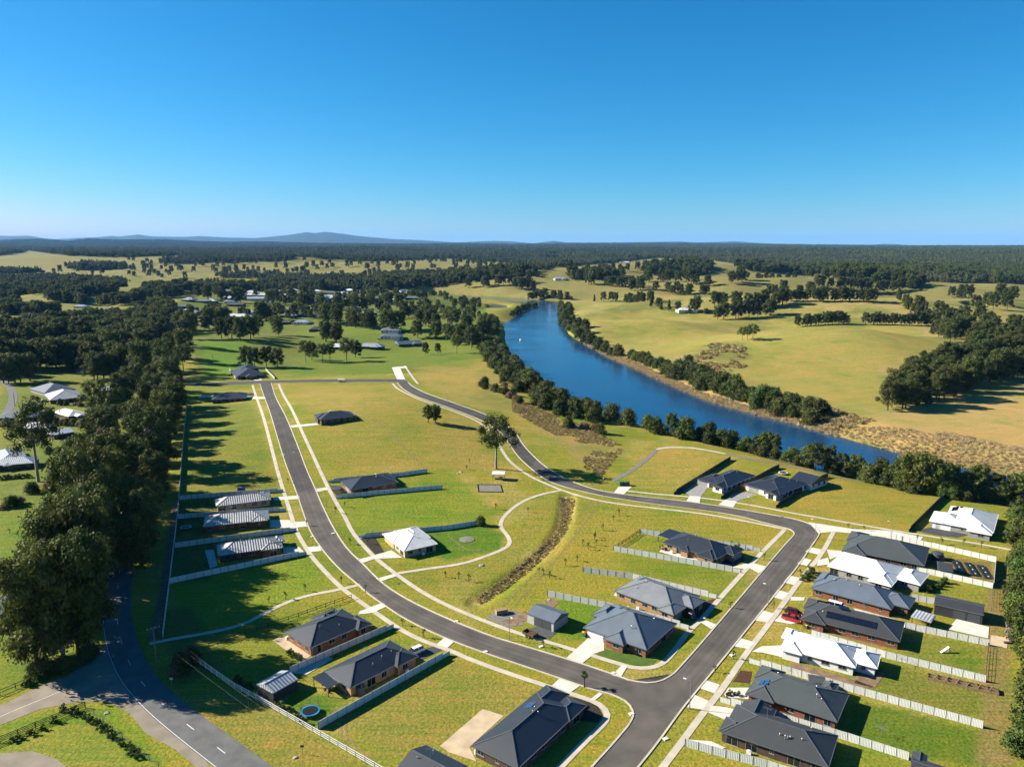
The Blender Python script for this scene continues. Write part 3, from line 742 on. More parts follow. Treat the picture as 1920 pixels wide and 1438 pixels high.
FP_B = [(1474,992.5),(1375,972.5),(1300,960.5),(1225,952.5),(1150,943.8),(1100,933.8),(1055,920),(1025,907.5),(993.9,893.7),(956,867),(940,842.5),(922.6,811),(898,791),(860,774.5),(815.8,760),(778,747),(749,732),(735.7,719)]
FP_R = [(1172.5,920),(1225,926),(1287.5,931),(1350,937.5),(1425,950),(1480,961),(1508.3,966),(1589.6,980),(1670.9,994),(1752,1007),(1833.4,1019),(1895.7,1031)]
FP_C = [(1563,997),(1540.6,1039.6),(1507,1079),(1464.4,1137),(1434,1179.7),(1400.5,1222.3),(1357,1288),(1317,1338),(1279,1390),(1242.5,1438),(1210,1480)]
for p in (FP_W, FP_E, FP_B, FP_R, FP_C): path(p, 1.5)
path([(744,1075),(805,1065.5),(866,1058),(919,1040),(950,1027),(957.5,1016),(951,1003),(939,990),(938,978),(956,956),(983,938),(1016,926),(1054,919)], 1.5, dz=0.07)
path([(280,1207),(320,1198),(396,1186),(457,1170.6),(485.7,1155.4),(531.4,1131),(577,1115.8),(638,1105),(674.6,1096)], 1.5, dz=0.07)
path([(1147.5,902.5),(1180,885),(1207.5,865),(1232.5,842.5)], 2.2, 'gravel', name='gravel_path')
path([(1232,842.5),(1250,838.8),(1287.5,838.8),(1325,843.8),(1360,851)], 2.4, dz=0.08)
path([(1360,851),(1425,864),(1480,874),(1551.7,890),(1643.8,907.4),(1771,929),(1887.5,942),(1960,950)], 2.4, 'gravel', name='gravel_path')
path([(759,686),(784,720)], 1.6)
path([(331,940),(318,1040),(300,1150),(285,1200)], 2.5, 'dirt', 0.03, 'dirt_track')
CONC = [
 [(510.5,932.6),(560,929),(562.3,935.5),(515,938.4)], [(551,979),(576,977),(580,987),(557,989)], [(506,975),(542.6,975),(558.6,990.5),(506,989)],
 [(574.7,1026),(599.5,1024),(603,1033),(583.5,1035)], [(531,1026),(561.6,1026),(570,1035),(531,1037)],
 [(462,743.4),(497,744.5),(498,748),(480,748.5),(460,746.7)], [(544.7,798),(593.7,793.5),(598,796.8),(564.7,800),(547,802)], [(591.4,917),(612.6,913.6),(616,918.5),(594.8,922.5)],
 [(671,1049),(700,1042),(733.5,1031.8),(754.4,1045.7),(703,1047.8),(678,1056)], [(705,1085),(738.5,1076),(744.6,1080),(714,1090)],
 [(674.6,1146),(717,1130),(726,1136.5),(699,1149),(671.5,1152)], [(817.7,1208.7),(834,1195),(852,1202.6),(839,1214.7)],
 [(1059.7,1235.6),(1102.4,1196.5),(1132.8,1202.6),(1132.8,1219.3),(1114.5,1225.4),(1090,1245)], [(1035,1284.8),(1050.6,1270.5),(1090,1284),(1069,1298.5)],
 [(1105,1312),(1123.7,1298),(1130,1301),(1114.5,1313.7)], [(1148,1266),(1166,1246.7),(1177,1248),(1164,1270)], [(1312.5,1166),(1321.7,1162),(1343,1171),(1334,1179.7)],
 [(1400.5,1062.4),(1412.7,1056),(1437,1062.4),(1423,1075)], [(1370,1064),(1406.6,1054.8),(1411,1061),(1397.4,1067)],
 [(1510,1034.5),(1520.8,1026),(1540.6,1030.5),(1534.5,1040)], [(1550,1030.5),(1583,1033.5),(1586,1038),(1556,1049)], [(1495,1057),(1507,1046),(1522,1050),(1513,1061)], [(1534.5,1050),(1552.7,1045.7),(1555.8,1058),(1531.4,1061)],
 [(1469,1092),(1479.7,1079),(1501,1083.7),(1488.8,1097)], [(1447.7,1118.8),(1458,1106),(1479.7,1112),(1467.5,1124.8)], [(1482.7,1118.8),(1510,1120),(1507,1126),(1482.7,1126)],
 [(1414,1163),(1428,1143.5),(1452,1150.7),(1438.5,1167.5)], [(1452,1164.4),(1464.4,1152),(1501,1166),(1482.7,1170.5)], [(1376,1211.6),(1386.8,1196),(1415.7,1204),(1403.5,1217)],
 [(1409.6,1222),(1428,1211.6),(1464.4,1210),(1479.7,1223.8),(1470.5,1233),(1431,1223.8)], [(1313.7,1290.8),(1322.8,1275),(1350,1284),(1339.6,1300)], [(1357.9,1301.5),(1365.5,1289.3),(1403.5,1289.3),(1405,1310.6),(1361,1307.5)],
 [(1288,1326),(1303,1303),(1329,1314),(1318.6,1330.5)], [(1333,1323),(1361,1325.8),(1412.7,1338),(1400.5,1344),(1361,1350),(1328,1336)], [(1282,1386),(1333.5,1389.8),(1361,1402),(1348.7,1405),(1300,1396)],
 [(1293.6,929.5),(1313.8,931),(1312,943),(1287,939.4)], [(1347,946.5),(1359.9,937),(1381.7,940),(1375,951.5)], [(1150,925),(1160,912.5),(1185,912.5),(1170,926.5)],
 [(734.5,689),(749.5,687.5),(760,712),(744.6,711.5)], [(750,687.5),(762,686.8),(764,690),(751,691)], [(474,712),(488,710),(492,713),(478,714)],
 [(1516,979),(1600,992),(1668,995),(1731,1007),(1725,1015),(1713,1018),(1690,1016),(1600,1000),(1562,997),(1541,999),(1536,1002)],
 [(1776.8,1179.6),(1794,1160),(1854.6,1175.7),(1852.7,1197)], [(545,1262),(600,1225),(625,1235),(575,1265)],
]
for c in CONC: patch(c, 'concrete_new', 0.095 + 0.003 * (CONC.index(c) % 4))
for c, mt, nm in (
 ([(778,1222),(817.7,1210),(830,1218),(790,1237.6)], 'concrete_dark', 'driveway'), ([(1011,1304.6),(1029,1292.4),(1062.8,1304.6),(1050.6,1313.7)], 'concrete_dark', 'driveway'),
 ([(1717.7,995),(1743.8,988.8),(1799,997),(1815.6,1003),(1793.8,1007.5),(1755,1003)], 'concrete_dark', 'driveway'), ([(1345,1050),(1378,1026),(1400,1050),(1370,1064)], 'concrete_dark', 'driveway'),
 ([(625,918),(642,916),(645,911),(617,910)], 'concrete_dark', 'driveway'),
 ([(1280.7,920),(1306.5,904.6),(1328,913),(1314.6,930.5),(1293.6,930.5)], 'paver_grey', 'driveway'), ([(1361.5,936),(1372.8,925.6),(1398.6,922.4),(1419.6,928),(1389,937),(1379,941)], 'paver_grey', 'driveway'),
 ([(678,1011.6),(703,1007),(721,1035),(703,1039)], 'mulch', 'garden_bed'), ([(621,918),(647,915.6),(648.7,924),(633,931)], 'mulch', 'garden_bed'),
 ([(1064,1305),(1117,1316),(1130,1341),(1120,1355),(1081,1350)], 'mulch', 'garden_bed'), ([(1374,1277.8),(1388.4,1256.7),(1410,1259),(1405.6,1281)], 'redmulch', 'garden_bed'),
 ([(1315,1130),(1343,1121),(1338,1140),(1310,1158),(1290,1150)], 'redmulch', 'garden_bed'),
 ([(980.5,1182.8),(1008,1173.6),(1044.5,1185.8),(1029,1198)], 'bluestone', 'gravel_pad'), ([(910.5,1158.4),(934.8,1140),(971.4,1146),(983.6,1170.6),(953,1176.7)], 'gravel', 'gravel_pad'),
 ([(825,1398),(905,1329),(945,1341.7),(880,1400),(893,1426.7),(841.7,1410)], 'sand', 'sand_pad'), ([(511,1200),(532.6,1190),(582.6,1229),(566,1241)], 'sand', 'patio'),
 ([(940,1165),(985,1145),(990,1160),(965,1175)], 'dirt', 'dirt_patch'), ([(1020,1128),(1036,1122),(1048,1130),(1036,1140)], 'dirt', 'dirt_patch'),
 ([(895,909),(938,909),(942,923),(897,922)], 'gravel', 'playground_bed'), ([(384,1032),(400,1030),(408,1060),(394,1066)], 'concrete_new', 'patio'),
 ([(0,1412),(60,1408),(105,1422),(140,1450),(0,1460)], 'pale_seal', 'gravel_yard'), ([(1240,1030),(1300,1045),(1345,1058),(1330,1062),(1236,1034)], 'concrete_new', 'patio'),
 ([(1155,1110),(1190,1120),(1225,1136),(1200,1135),(1150,1116)], 'concrete_new', 'patio'), ([(1570,1175),(1680,1205),(1650,1212),(1560,1190)], 'dirt', 'garden_bed'),
 ([(1485,1240),(1605,1275),(1640,1288),(1600,1290),(1480,1255)], 'dirt', 'garden_bed'), ([(1117.6,1228.4),(1135.9,1216),(1230,1237.6),(1224,1246.7),(1193.7,1248)], 'lawn', 'lawn'),
 ([(1612,1250),(1660,1262),(1640,1290),(1600,1280)], 'dirt', 'dirt_patch'), ([(1858,1190),(1890,1196),(1888,1215),(1856,1210)], 'sand', 'dirt_patch')):
    patch(c, mt, 0.055, nm)
# the round mulch bed in the park lawn
c0 = G(875, 1011.5); mb = MB(); mb.lathe([(2.6, -.05), (2.7, .12), (2.3, .14), (1.2, .25), (0.05, .28)], 20, tuple(c0)); o = mb.build('round_garden_bed', 'gravel'); tag(o, 'round raised gravel garden bed in the dark green park lawn', 'garden bed')

# the country road, its junction and markings
RR_C = [(300,800),(262,900),(240,980),(226,1055),(219,1120),(219,1160),(228,1210),(250,1260),(288,1305),(340,1350),(430,1418),(520,1485)]
P = px_line(RR_C, 3.0); sheet('road', offset(P, -3.6), offset(P, 3.6), 'asphalt_old', 0.05, 5)
patch([(-60,1345),(0,1323),(76,1286),(128,1265),(167.5,1240.6),(205,1200),(222,1190),(262,1270),(300,1320),(372,1408),(396,1440),(370,1440),(330,1405),(274,1374.7),(243.7,1338),(219,1323),(195,1315),(152,1315),(76,1329),(0,1359.4),(-60,1385)], 'pale_seal', 0.04, 'road')
L_ = np.concatenate([[0], np.cumsum(np.hypot(*np.diff(P, axis=0).T))])
at_ = lambda s: np.array([np.interp(s, L_, P[:, 0]), np.interp(s, L_, P[:, 1])])
s = 4.0
while s < L_[-1] - 4:
    q0, q1 = at_(s), at_(s + 3.0); Q = np.array([q0, (q0 + q1) / 2, q1])
    sheet('road_marking', offset(Q, -.08), offset(Q, .08), 'paint', 0.062, 1); s += 12.0
for ln in ([(-40,1361),(0,1343),(60,1318),(118,1294)],):
    Q = px_line(ln, 3.0); sheet('road_marking', offset(Q, -.07), offset(Q, .07), 'paint', 0.052, 1)
Q = offset(P, 3.35); sheet('road_marking', offset(Q, -.06), offset(Q, .06), 'paint', 0.062, 1)
path([(0,700),(30,740),(10,780),(-20,810)], 5.0, 'asphalt_old', 0.05, 'road')
path([(760,560),(790,562),(788,570),(770,574)], 6.0, 'asphalt_old', 0.1, 'road')

# wheel tracks worn into the grass
for ln in ([(650,1352),(647,1368),(658,1392),(700,1424)], [(642,1354),(638,1370),(649,1396),(690,1428)], [(1400,1092),(1420,1080),(1448,1086),(1446,1100),(1420,1106),(1398,1098)], [(840,1005),(880,1035),(905,1030)], [(1110,935),(1060,1010),(1000,1080),(940,1140)], [(1125,938),(1080,1005),(1020,1075),(965,1135)], [(560,730),(640,760),(720,800),(790,870)]):
    path(ln, .35, 'dirt', 0.02, 'wheel_track')

# ------------------------------------------------------------------ houses and sheds
GLASS_UNIT = {}
def window_mesh(w, h):
    k = (w, h)
    if k not in GLASS_UNIT:
        f = MB()
        for x0, x1, z0, z1 in ((-w/2, w/2, 0, .09), (-w/2, w/2, h - .09, h), (-w/2, -w/2 + .08, .09, h - .09), (w/2 - .08, w/2, .09, h - .09), (-.04, .04, .09, h - .09)):
            f.box(x0, -.05, z0, x1, .05, z1)
        f.box(-w/2 - .08, -.12, -.08, w/2 + .08, .05, 0)
        g = MB(); g.box(-w/2 + .05, -.02, .05, w/2 - .05, .03, h - .05)
        GLASS_UNIT[k] = (mesh('window', f.V, f.F, 'render_grey'), mesh('pane', g.V, g.F, 'glass'))
    return GLASS_UNIT[k]
def roof_faces(a0, b0, a1, b1, t, z, p):
    """polygons (corner lists), cap lines, height function of one roof block"""
    la, lb = a1 - a0, b1 - b0
    am, bm_ = (a0 + a1) / 2, (b0 + b1) / 2
    c = [(a0, b0, z), (a1, b0, z), (a1, b1, z), (a0, b1, z)]
    if t == 'h':
        if la >= lb:
            m = lb / 2; r0, r1 = (a0 + m, bm_, z + p * m), (a1 - m, bm_, z + p * m)
            polys = [[c[0], c[1], r1, r0], [c[2], c[3], r0, r1], [c[1], c[2], r1], [c[3], c[0], r0]]
            caps = [(c[0], r0), (c[3], r0), (c[1], r1), (c[2], r1)] + ([(r0, r1)] if la - lb > .1 else [])
        else:
            m = la / 2; r0, r1 = (am, b0 + m, z + p * m), (am, b1 - m, z + p * m)
            polys = [[c[1], c[2], r1, r0], [c[3], c[0], r0, r1], [c[0], c[1], r0], [c[2], c[3], r1]]
            caps = [(c[0], r0), (c[1], r0), (c[2], r1), (c[3], r1), (r0, r1)]
        f = lambda a, b: z + p * min(a - a0, a1 - a, b - b0, b1 - b)
    elif t == 'ga':
        h = z + p * lb / 2; r0, r1 = (a0, bm_, h), (a1, bm_, h)
        polys = [[c[0], c[1], r1, r0], [c[2], c[3], r0, r1], [c[1], c[2], r1], [c[3], c[0], r0]]; caps = [(r0, r1)]
        f = lambda a, b: z + p * min(b - b0, b1 - b)
    elif t == 'gb':
        h = z + p * la / 2; r0, r1 = (am, b0, h), (am, b1, h)
        polys = [[c[1], c[2], r1, r0], [c[3], c[0], r0, r1], [c[0], c[1], r0], [c[2], c[3], r1]]; caps = [(r0, r1)]
        f = lambda a, b: z + p * min(a - a0, a1 - a)
    else:      # skillion, high side named: 'a0','a1','b0','b1'
        hi = p * (la if t[1] == 'a' else lb)
        up = {'sa0': (0, 3), 'sa1': (1, 2), 'sb0': (0, 1), 'sb1': (2, 3)}[t]
        q = [(x, y, zz + (hi if i in up else 0)) for i, (x, y, zz) in enumerate(c)]
        polys = [q] + [[c[i], c[(i + 1) % 4], q[(i + 1) % 4], q[i]] for i in range(4) if i in up or (i + 1) % 4 in up]; caps = []
        f = {'sa0': lambda a, b: z + p * (a1 - a), 'sa1': lambda a, b: z + p * (a - a0), 'sb0': lambda a, b: z + p * (b1 - b), 'sb1': lambda a, b: z + p * (b - b0)}[t]
    polys.append(c[::-1])
    return polys, caps, f
def poly_uv(poly):
    P = [Vector(q) for q in poly]
    n = Vector((0, 0, 0))
    for i in range(1, len(P) - 1): n += (P[i] - P[0]).cross(P[i + 1] - P[0])
    n.normalize()
    if n.z < 0: n = -n
    h = Vector((n.x, n.y, 0))
    dn = h.normalized() if h.length > 1e-3 else Vector((0, 1, 0))
    al = Vector((-dn.y, dn.x, 0))
    return [(q.dot(al), q.dot(dn) / max(n.z, .2)) for q in P]
def frame3(P0, P1, P2, he):
    g = G(*P0)
    base = float(hgt(g[0], g[1])[0])
    for _ in range(2):
        A, B, C = [on_plane(p, base + he) for p in (P0, P1, P2)]
        c = (B + C) / 2; base = float(hgt(c[0], c[1])[0])
    A, B, C = [on_plane(p, base + he) for p in (P0, P1, P2)]
    return A, B, C, base
PARTS = {}
def house(label, P0, P1, P2, roof='r_navy', wall='brick_red', he=2.55, pitch=0.42, main='h', wings=(), garage=(), vents=3, solar=(), heater=None, ac=(),
          name='house', cat='house', windows=True, ov=0.5, detail=1, group=None, cap='ridge', open_sides=(), world=None, skip=()):
    if world is None: A, B, C, base = frame3(P0, P1, P2, he)
    else:
        A, B, C = [np.array(q, float) for q in world]; cc = (B + C) / 2; base = float(hgt(cc[0], cc[1])[0])
    e1 = B - A; L = np.hypot(*e1); e1 = e1 / L
    per = np.array([-e1[1], e1[0]])
    w = float((C - A) @ per); flip = w < 0
    Wd = abs(w)
    if flip: O, e1 = B, -e1
    else: O = A
    fa = (lambda a: 1 - a) if flip else (lambda a: a)
    ang = math.atan2(e1[1], e1[0])
    t = thing(name, label, cat, (O[0], O[1], base), ang, group)
    rects = [(0.0, 0.0, 1.0, 1.0, main, 0.0)] + [tuple(x) + (0.0,) if len(x) == 5 else tuple(x) for x in wings]
    R_ = []
    for i, (a0, b0, a1, b1, ty, dz) in enumerate(rects):
        x0, x1 = sorted((fa(a0) * L, fa(a1) * L)); y0, y1 = sorted((b0 * Wd, b1 * Wd))
        if flip: ty = {'sa0': 'sa1', 'sa1': 'sa0'}.get(ty, ty)
        R_.append((x0, y0, x1, y1, ty, he + dz + 0.012 * i))
    V, F, UV, FN, caps = [], [], [], [], []
    gut = MB(); wal = MB()
    for i, (x0, y0, x1, y1, ty, z) in enumerate(R_):
        polys, cp_, f = roof_faces(x0, y0, x1, y1, ty, z, pitch)
        for poly in polys:
            n = len(V); V += poly; F.append(tuple(range(n, n + len(poly)))); UV += poly_uv(poly)
        caps += cp_; FN.append((x0, y0, x1, y1, f))
        g = .11
        for q in ((x0 - g, y0 - g, x1 + g, y0), (x0 - g, y1, x1 + g, y1 + g), (x0 - g, y0, x0, y1), (x1, y0, x1 + g, y1)):
            gut.box(q[0], q[1], z - .2, q[2], q[3], z + .02)
        o_ = ov + .015 * i
        if i in open_sides: continue
        zt = z - .02
        wal.box(x0 + o_, y0 + o_, -1.2, x1 - o_, y1 - o_, zt)
        if ty in ('ga', 'gb'):      # gable ends
            polys_, _, _ = roof_faces(x0 + o_, y0 + o_, x1 - o_, y1 - o_, ty, zt, pitch * .98)
            for poly in polys_[2:4]: wal.quad(*poly)
    obj('wall', mesh('wall', wal.V, wal.F, wall), t)
    ro = obj('roof', mesh('roof', V, F, roof, uv=UV), t)
    gut.build('gutter', 'white' if roof == 'r_white' else 'ridge' if cap == 'ridge' and detail else roof, t)
    if cap and detail:
        cb = MB()
        for a, b in caps: cb.bar((a[0], a[1], a[2] + .03), (b[0], b[1], b[2] + .03), .2, .06)
        cb.build('ridge_cap', 'white' if roof == 'r_white' else cap, ro)
    def rz(a, b):
        h = [f(a, b) for x0, y0, x1, y1, f in FN if x0 - .01 <= a <= x1 + .01 and y0 - .01 <= b <= y1 + .01]
        return max(h) if h else he
    loc = lambda a, b: (fa(a) * L, b * Wd)
    def on_roof(a, b):
        x, y = loc(a, b); e = .4; z = rz(x, y)
        n = Vector((rz(x - e, y) - rz(x + e, y), rz(x, y - e) - rz(x, y + e), 2 * e)).normalized()
        return Vector((x, y, z)), n
    if not detail:
        # far house: windows on the two sides that face this way, one piece each
        wm = PARTS.setdefault('far_window', None)
        if wm is None:
            q = MB(); q.box(-.9, -.06, 0, .9, .06, 1.2); wm = PARTS['far_window'] = mesh('window', q.V, q.F, 'glass')
        x0, y0, x1, y1 = R_[0][:4]
        for k in range(max(2, int((x1 - x0) / 4))):
            obj('window', wm, t, (x0 + (k + .5) * (x1 - x0) / max(2, int((x1 - x0) / 4)), (y0 + ov) if (-math.sin(ang) * 0 + -math.cos(ang)) < 0 else (y1 - ov), 1.0))
        return t
    # doors and windows
    def side_frame(x0, y0, x1, y1, s):
        return {'b0': ((x0, y0), (1, 0), x1 - x0, 0.0), 'b1': ((x1, y1), (-1, 0), x1 - x0, math.pi), 'a0': ((x0, y1), (0, -1), y1 - y0, -math.pi / 2), 'a1': ((x1, y0), (0, 1), y1 - y0, math.pi / 2)}[s]
    used = []
    for ri, s, fr, w_, h_ in garage:
        if flip: s = {'a0': 'a1', 'a1': 'a0'}.get(s, s)
        x0, y0, x1, y1 = [R_[ri][j] + (ov + .015 * ri) * (1 if j < 2 else -1) for j in range(4)]
        o_, d_, ln, an = side_frame(x0, y0, x1, y1, s)
        if flip and s[0] == 'b': fr = 1 - fr
        pos = (o_[0] + d_[0] * ln * fr, o_[1] + d_[1] * ln * fr)
        g = MB()
        for k in range(4): g.box(-w_ / 2, -.06, k * h_ / 4 + .01, w_ / 2, .02, (k + 1) * h_ / 4 - .03)
        g.box(-w_ / 2, -.03, 0, w_ / 2, .02, h_)
        gd = g.build('garage_door', 'tank' if name == 'shed' else 'render_grey' if roof not in ('r_white', 'r_slate') else 'white', t, loc=(pos[0], pos[1], 0), rz=an)
        used.append((pos[0], pos[1], w_ / 2 + .6))
    if windows:
        rnd = random.Random(hash(label) % 9973 if False else sum(map(ord, label)))
        for ri, (X0, Y0, X1, Y1, ty, z) in enumerate(R_):
            if ri in open_sides: continue
            o_ = ov + .015 * ri
            x0, y0, x1, y1 = X0 + o_, Y0 + o_, X1 - o_, Y1 - o_
            for s in ('b0', 'b1', 'a0', 'a1'):
                p, d_, ln, an = side_frame(x0, y0, x1, y1, s)
                nx, ny = d_[1], -d_[0]
                wx, wy = nx * math.cos(ang) - ny * math.sin(ang), nx * math.sin(ang) + ny * math.cos(ang)
                cw = np.array([O[0], O[1]])
                if (wx * -cw[0] + wy * -cw[1]) / np.hypot(*cw) < -.25: continue
                n = int(ln / 3.4)
                for k in range(n):
                    q = (k + .5 + rnd.uniform(-.12, .12)) / n * ln
                    px_, py_ = p[0] + d_[0] * q, p[1] + d_[1] * q
                    if any(abs(px_ - ux) < ur + .9 and abs(py_ - uy) < ur + .9 for ux, uy, ur in used): continue
                    if any(rj != ri and rj not in open_sides and R_[rj][0] + ov - .1 < px_ + nx * .3 < R_[rj][2] - ov + .1 and R_[rj][1] + ov - .1 < py_ + ny * .3 < R_[rj][3] - ov + .1 for rj in range(len(R_))): continue
                    w_, h_, zb = rnd.choice([(1.8, 1.2, .95), (1.8, 1.2, .95), (.9, 1.1, 1.05), (2.4, 2.05, .05), (1.5, 1.5, .65)])
                    wm, gm = window_mesh(w_, h_)
                    wi = obj('window', wm, t, (px_, py_, zb), an); obj('pane', gm, wi)
    rnd = random.Random(len(label) * 7 + int(L * 10))
    for k in range(vents):
        pt, n = on_roof(rnd.uniform(.15, .85), rnd.uniform(.2, .8))
        v = MB(); hgt_ = rnd.choice([.45, .5, .9])
        v.tube((0, 0, -.1), (0, 0, hgt_), .07, .07, 7); v.lathe([(.12, hgt_ - .12), (.15, hgt_ - .05), (.05, hgt_ + .08)], 8)
        v.build('roof_vent', 'galv', ro, loc=pt)
    def lay(nm, mt, a, b, wa, wb, th, up=.06):
        pt, n = on_roof(a, b)
        x = Vector((1, 0, 0)); x = (x - n * x.dot(n)).normalized(); y = n.cross(x)
        mb_ = MB(); mb_.box(-wa / 2, -wb / 2, 0, wa / 2, wb / 2, th)
        o = mb_.build(nm, mt, ro); o.matrix_local = Matrix.Translation(pt + n * up) @ Matrix((x, y, n)).transposed().to_4x4()
        return o
    for (a, b, na, nb, pw, ph) in solar:
        for i in range(na):
            for j in range(nb):
                lay('solar_panel', 'solar', a + (1 if not flip else 1) * (i - (na - 1) / 2) * (pw + .04) / L, b + (j - (nb - 1) / 2) * (ph + .04) / Wd, pw, ph, .04, .09)
    if heater:
        a, b = heater
        for k in (-.55, .55): lay('solar_collector', 'solar_blue', a + k / L, b, 1.0, 2.0, .08, .05)
        pt, n = on_roof(a, b)
    for (a, b) in ac:
        x, y = loc(a, b); q = MB(); q.box(-.45, -.2, .05, .45, .2, .85); q.lathe([(.3, .86), (.3, .9)], 12); q.build('air_conditioner', 'white', t, loc=(x, y, 0))
    if vents >= 2:
        pt, n = on_roof(.5 + rnd.uniform(-.15, .15), .5); v = MB(); v.tube((0, 0, -.1), (0, 0, 2.4), .03, .025, 5); v.bar((-.9, 0, 2.3), (.9, 0, 2.3), .03, .03)
        for k in range(6): v.bar((-.8 + .32 * k, -.5 + .05 * k, 2.3), (-.8 + .32 * k, .5 - .05 * k, 2.3), .02, .02)
        v.build('aerial', 'galv', ro, loc=pt, rz=rnd.uniform(0, 3))
    PARTS['last'] = dict(t=t, L=L, W=Wd, loc=loc, rz=rz, ro=ro, fa=fa)
    return t
def pergola(rect, he, roof, parent_info, drop=.15, posts='timber', slope=.05, name='pergola_roof'):
    """an open roof on posts built onto a house: fractions of the house's own rectangle"""
    I = parent_info; a0, b0, a1, b1 = rect
    x0, x1 = sorted((I['fa'](a0) * I['L'], I['fa'](a1) * I['L'])); y0, y1 = b0 * I['W'], b1 * I['W']
    polys, _, _ = roof_faces(x0, y0, x1, y1, 'sb1', he - drop - .1, slope)
    V, F, UV = [], [], []
    for poly in polys:
        n = len(V); V += poly; F.append(tuple(range(n, n + len(poly)))); UV += poly_uv(poly)
    V += [(x0, y0, he - drop - .22), (x1, y0, he - drop - .22), (x1, y1, he - drop - .22), (x0, y1, he - drop - .22)]
    p = obj(name, mesh(name, V, F, roof, uv=UV), I['t'])
    for x in (x0 + .2, x1 - .2):
        for y in (y0 + .2, y1 - .2): bar('post', posts, p, (x, y, -.3), (x, y, he - drop - .1), .14, .14)
    return p

house('red brick house with navy hip roof beside the dark post and rail fence', (581.2,1214.5), (689,1168), (532,1185.1), 'r_navy', 'brick_red', wings=[(.78,-.10,1.04,.5,'h'), (.5,.7,.92,1.14,'h')], garage=[(1,'a1',.5,2.6,2.2)], vents=5, ac=[(.04,1.02)])
house('tan brick house with navy hip roof and rear pergola beside white shed', (656.6,1289.4), (779.5,1226.9), (609.2,1256.6), 'r_navy', 'brick_tan', wings=[(.66,-.10,1.0,.5,'h')], garage=[(0,'a1',.65,4.8,2.2)], vents=4, ac=[(.8,-.13)])
pergola((-.17,.38,.05,.98), 2.5, 'r_navy', PARTS['last'])
house('large corner house with charcoal hip roof beside the sand pad', (971,1440), (1088,1331), (880,1401), 'r_navy', 'brick_dark', pitch=.44, wings=[(.72,.45,1.16,.98,'h'), (.8,-.02,1.1,.42,'h')], garage=[(1,'a1',.5,4.8,2.2)], vents=3, heater=(.72,.76), ac=[(.06,1.0)])
house('dark gabled house cut off by the bottom edge near the white rail fence', (798.4,1396), (875,1435), (748,1442), 'r_navy', 'brick_dark', main='ga', vents=2, pitch=.36)
house('red brick corner house with slate blue hip roof and white double driveway', (1212.4,1218.2), (1093.5,1175.9), (1263.4,1166.5), 'r_slate', 'brick_red', pitch=.46, wings=[(.30,-.10,.62,.4,'h'), (.80,.42,1.10,.9,'h')], garage=[(0,'b0',.83,4.8,2.2)], vents=3, heater=(.72,.72), skip=())
house('tan walled house with pale grey hip roof behind the slate roofed corner house', (1262.7,1149), (1151.9,1107.4), (1308,1115.4), 'r_mid', 'brick_tan', pitch=.42, wings=[(-.04,-.08,.24,.4,'h'), (-.13,.42,.25,.9,'h')], vents=3, heater=(.86,.72), garage=[(1,'a0',.5,2.6,2.2)], ac=[(.55,-.06)])
house('dark roofed brick house with open deck pergola between two pale fences', (1343.8,1048), (1242.5,1016), (1375,1024.4), 'r_navy', 'brick_tan', wings=[(.02,-.12,.34,.5,'h'), (-.12,.5,.2,1.02,'h'), (.48,-.09,.66,.3,'h')], vents=3, garage=[(2,'a0',.5,4.8,2.2)], ac=[(.8,-.06)])
pergola((.94,.35,1.25,.9), 2.55, 'r_navy', PARTS['last'])
house('white roofed house with cream brick walls beside the park lawn', (757.2,1033.2), (820.4,1019.2), (711,1003), 'r_white', 'brick_cream', pitch=.36, wings=[(-.02,.5,.5,1.03,'h'), (.30,.3,1.0,1.0,'h',.35)], vents=1, garage=[(0,'a0',.28,4.6,2.2)], ac=[(.55,-.03)])
house('dark navy roofed house fenced on both sides in the middle of the empty lots', (657,918.4), (747.4,903.8), (641.7,901), 'r_navy', 'brick_red', pitch=.36, wings=[(.62,.4,1.05,1.08,'h')], garage=[(0,'a0',.6,4.8,2.2)], vents=4)
house('cream brick house with silver ribbed hip roof, topmost of the three by the road', (405.3,949.4), (508.3,936.2), (403.8,934.8), 'r_seam', 'brick_cream', pitch=.40, wings=[(.8,.45,1.02,1.08,'h')], vents=3, cap='ridge')
house('grey house with silver ribbed roof and blue fronted carport, middle of the three', (382,987.4), (504.6,973.5), (391.4,966.2), 'r_seam', 'brick_dark', pitch=.38, wings=[(.70,-.06,.98,.45,'h')], vents=4, garage=[(0,'a1',.5,4.8,2.2)])
house('dark brick house with boldly ribbed grey roof, lowest of the three by the road', (409,1042), (530,1024), (400,1021.7), 'r_seam', 'brick_dark', pitch=.42, wings=[(.66,-.10,1.0,.42,'h'), (.86,.45,1.06,1.0,'h')], vents=3, garage=[(0,'a1',.5,4.8,2.2)])
house('charcoal tiled house at the top of the right row beside the concrete turning head', (1733,1060.6), (1580.6,1030), (1744,1027), 'r_green', 'brick_dark', pitch=.42, wings=[(.70,-.10,1.0,.42,'h'), (.78,.55,1.02,1.12,'h')], vents=3, garage=[(0,'a1',.35,4.8,2.2)], solar=[(.84,.9,4,1,1.0,1.6)])
house('white roofed house with long rear wing, second in the right row', (1676,1094), (1551.5,1060.6), (1690,1062), 'r_white', 'render_grey', pitch=.40, wings=[(-.32,.28,.06,.98,'h'), (.0,-.18,.34,.5,'h')], vents=1, garage=[(0,'a1',.6,4.8,2.2)], solar=[(.72,.82,5,1,1.0,1.6)])
house('red brick house with slate blue tiled roof and rear wing in the right row', (1671,1142.3), (1520.5,1102), (1684,1110), 'r_slate', 'brick_red', pitch=.44, wings=[(-.18,.28,.2,.92,'h'), (.82,.35,1.03,1.10,'h')], vents=4, garage=[(2,'a1',.5,4.8,2.2)])
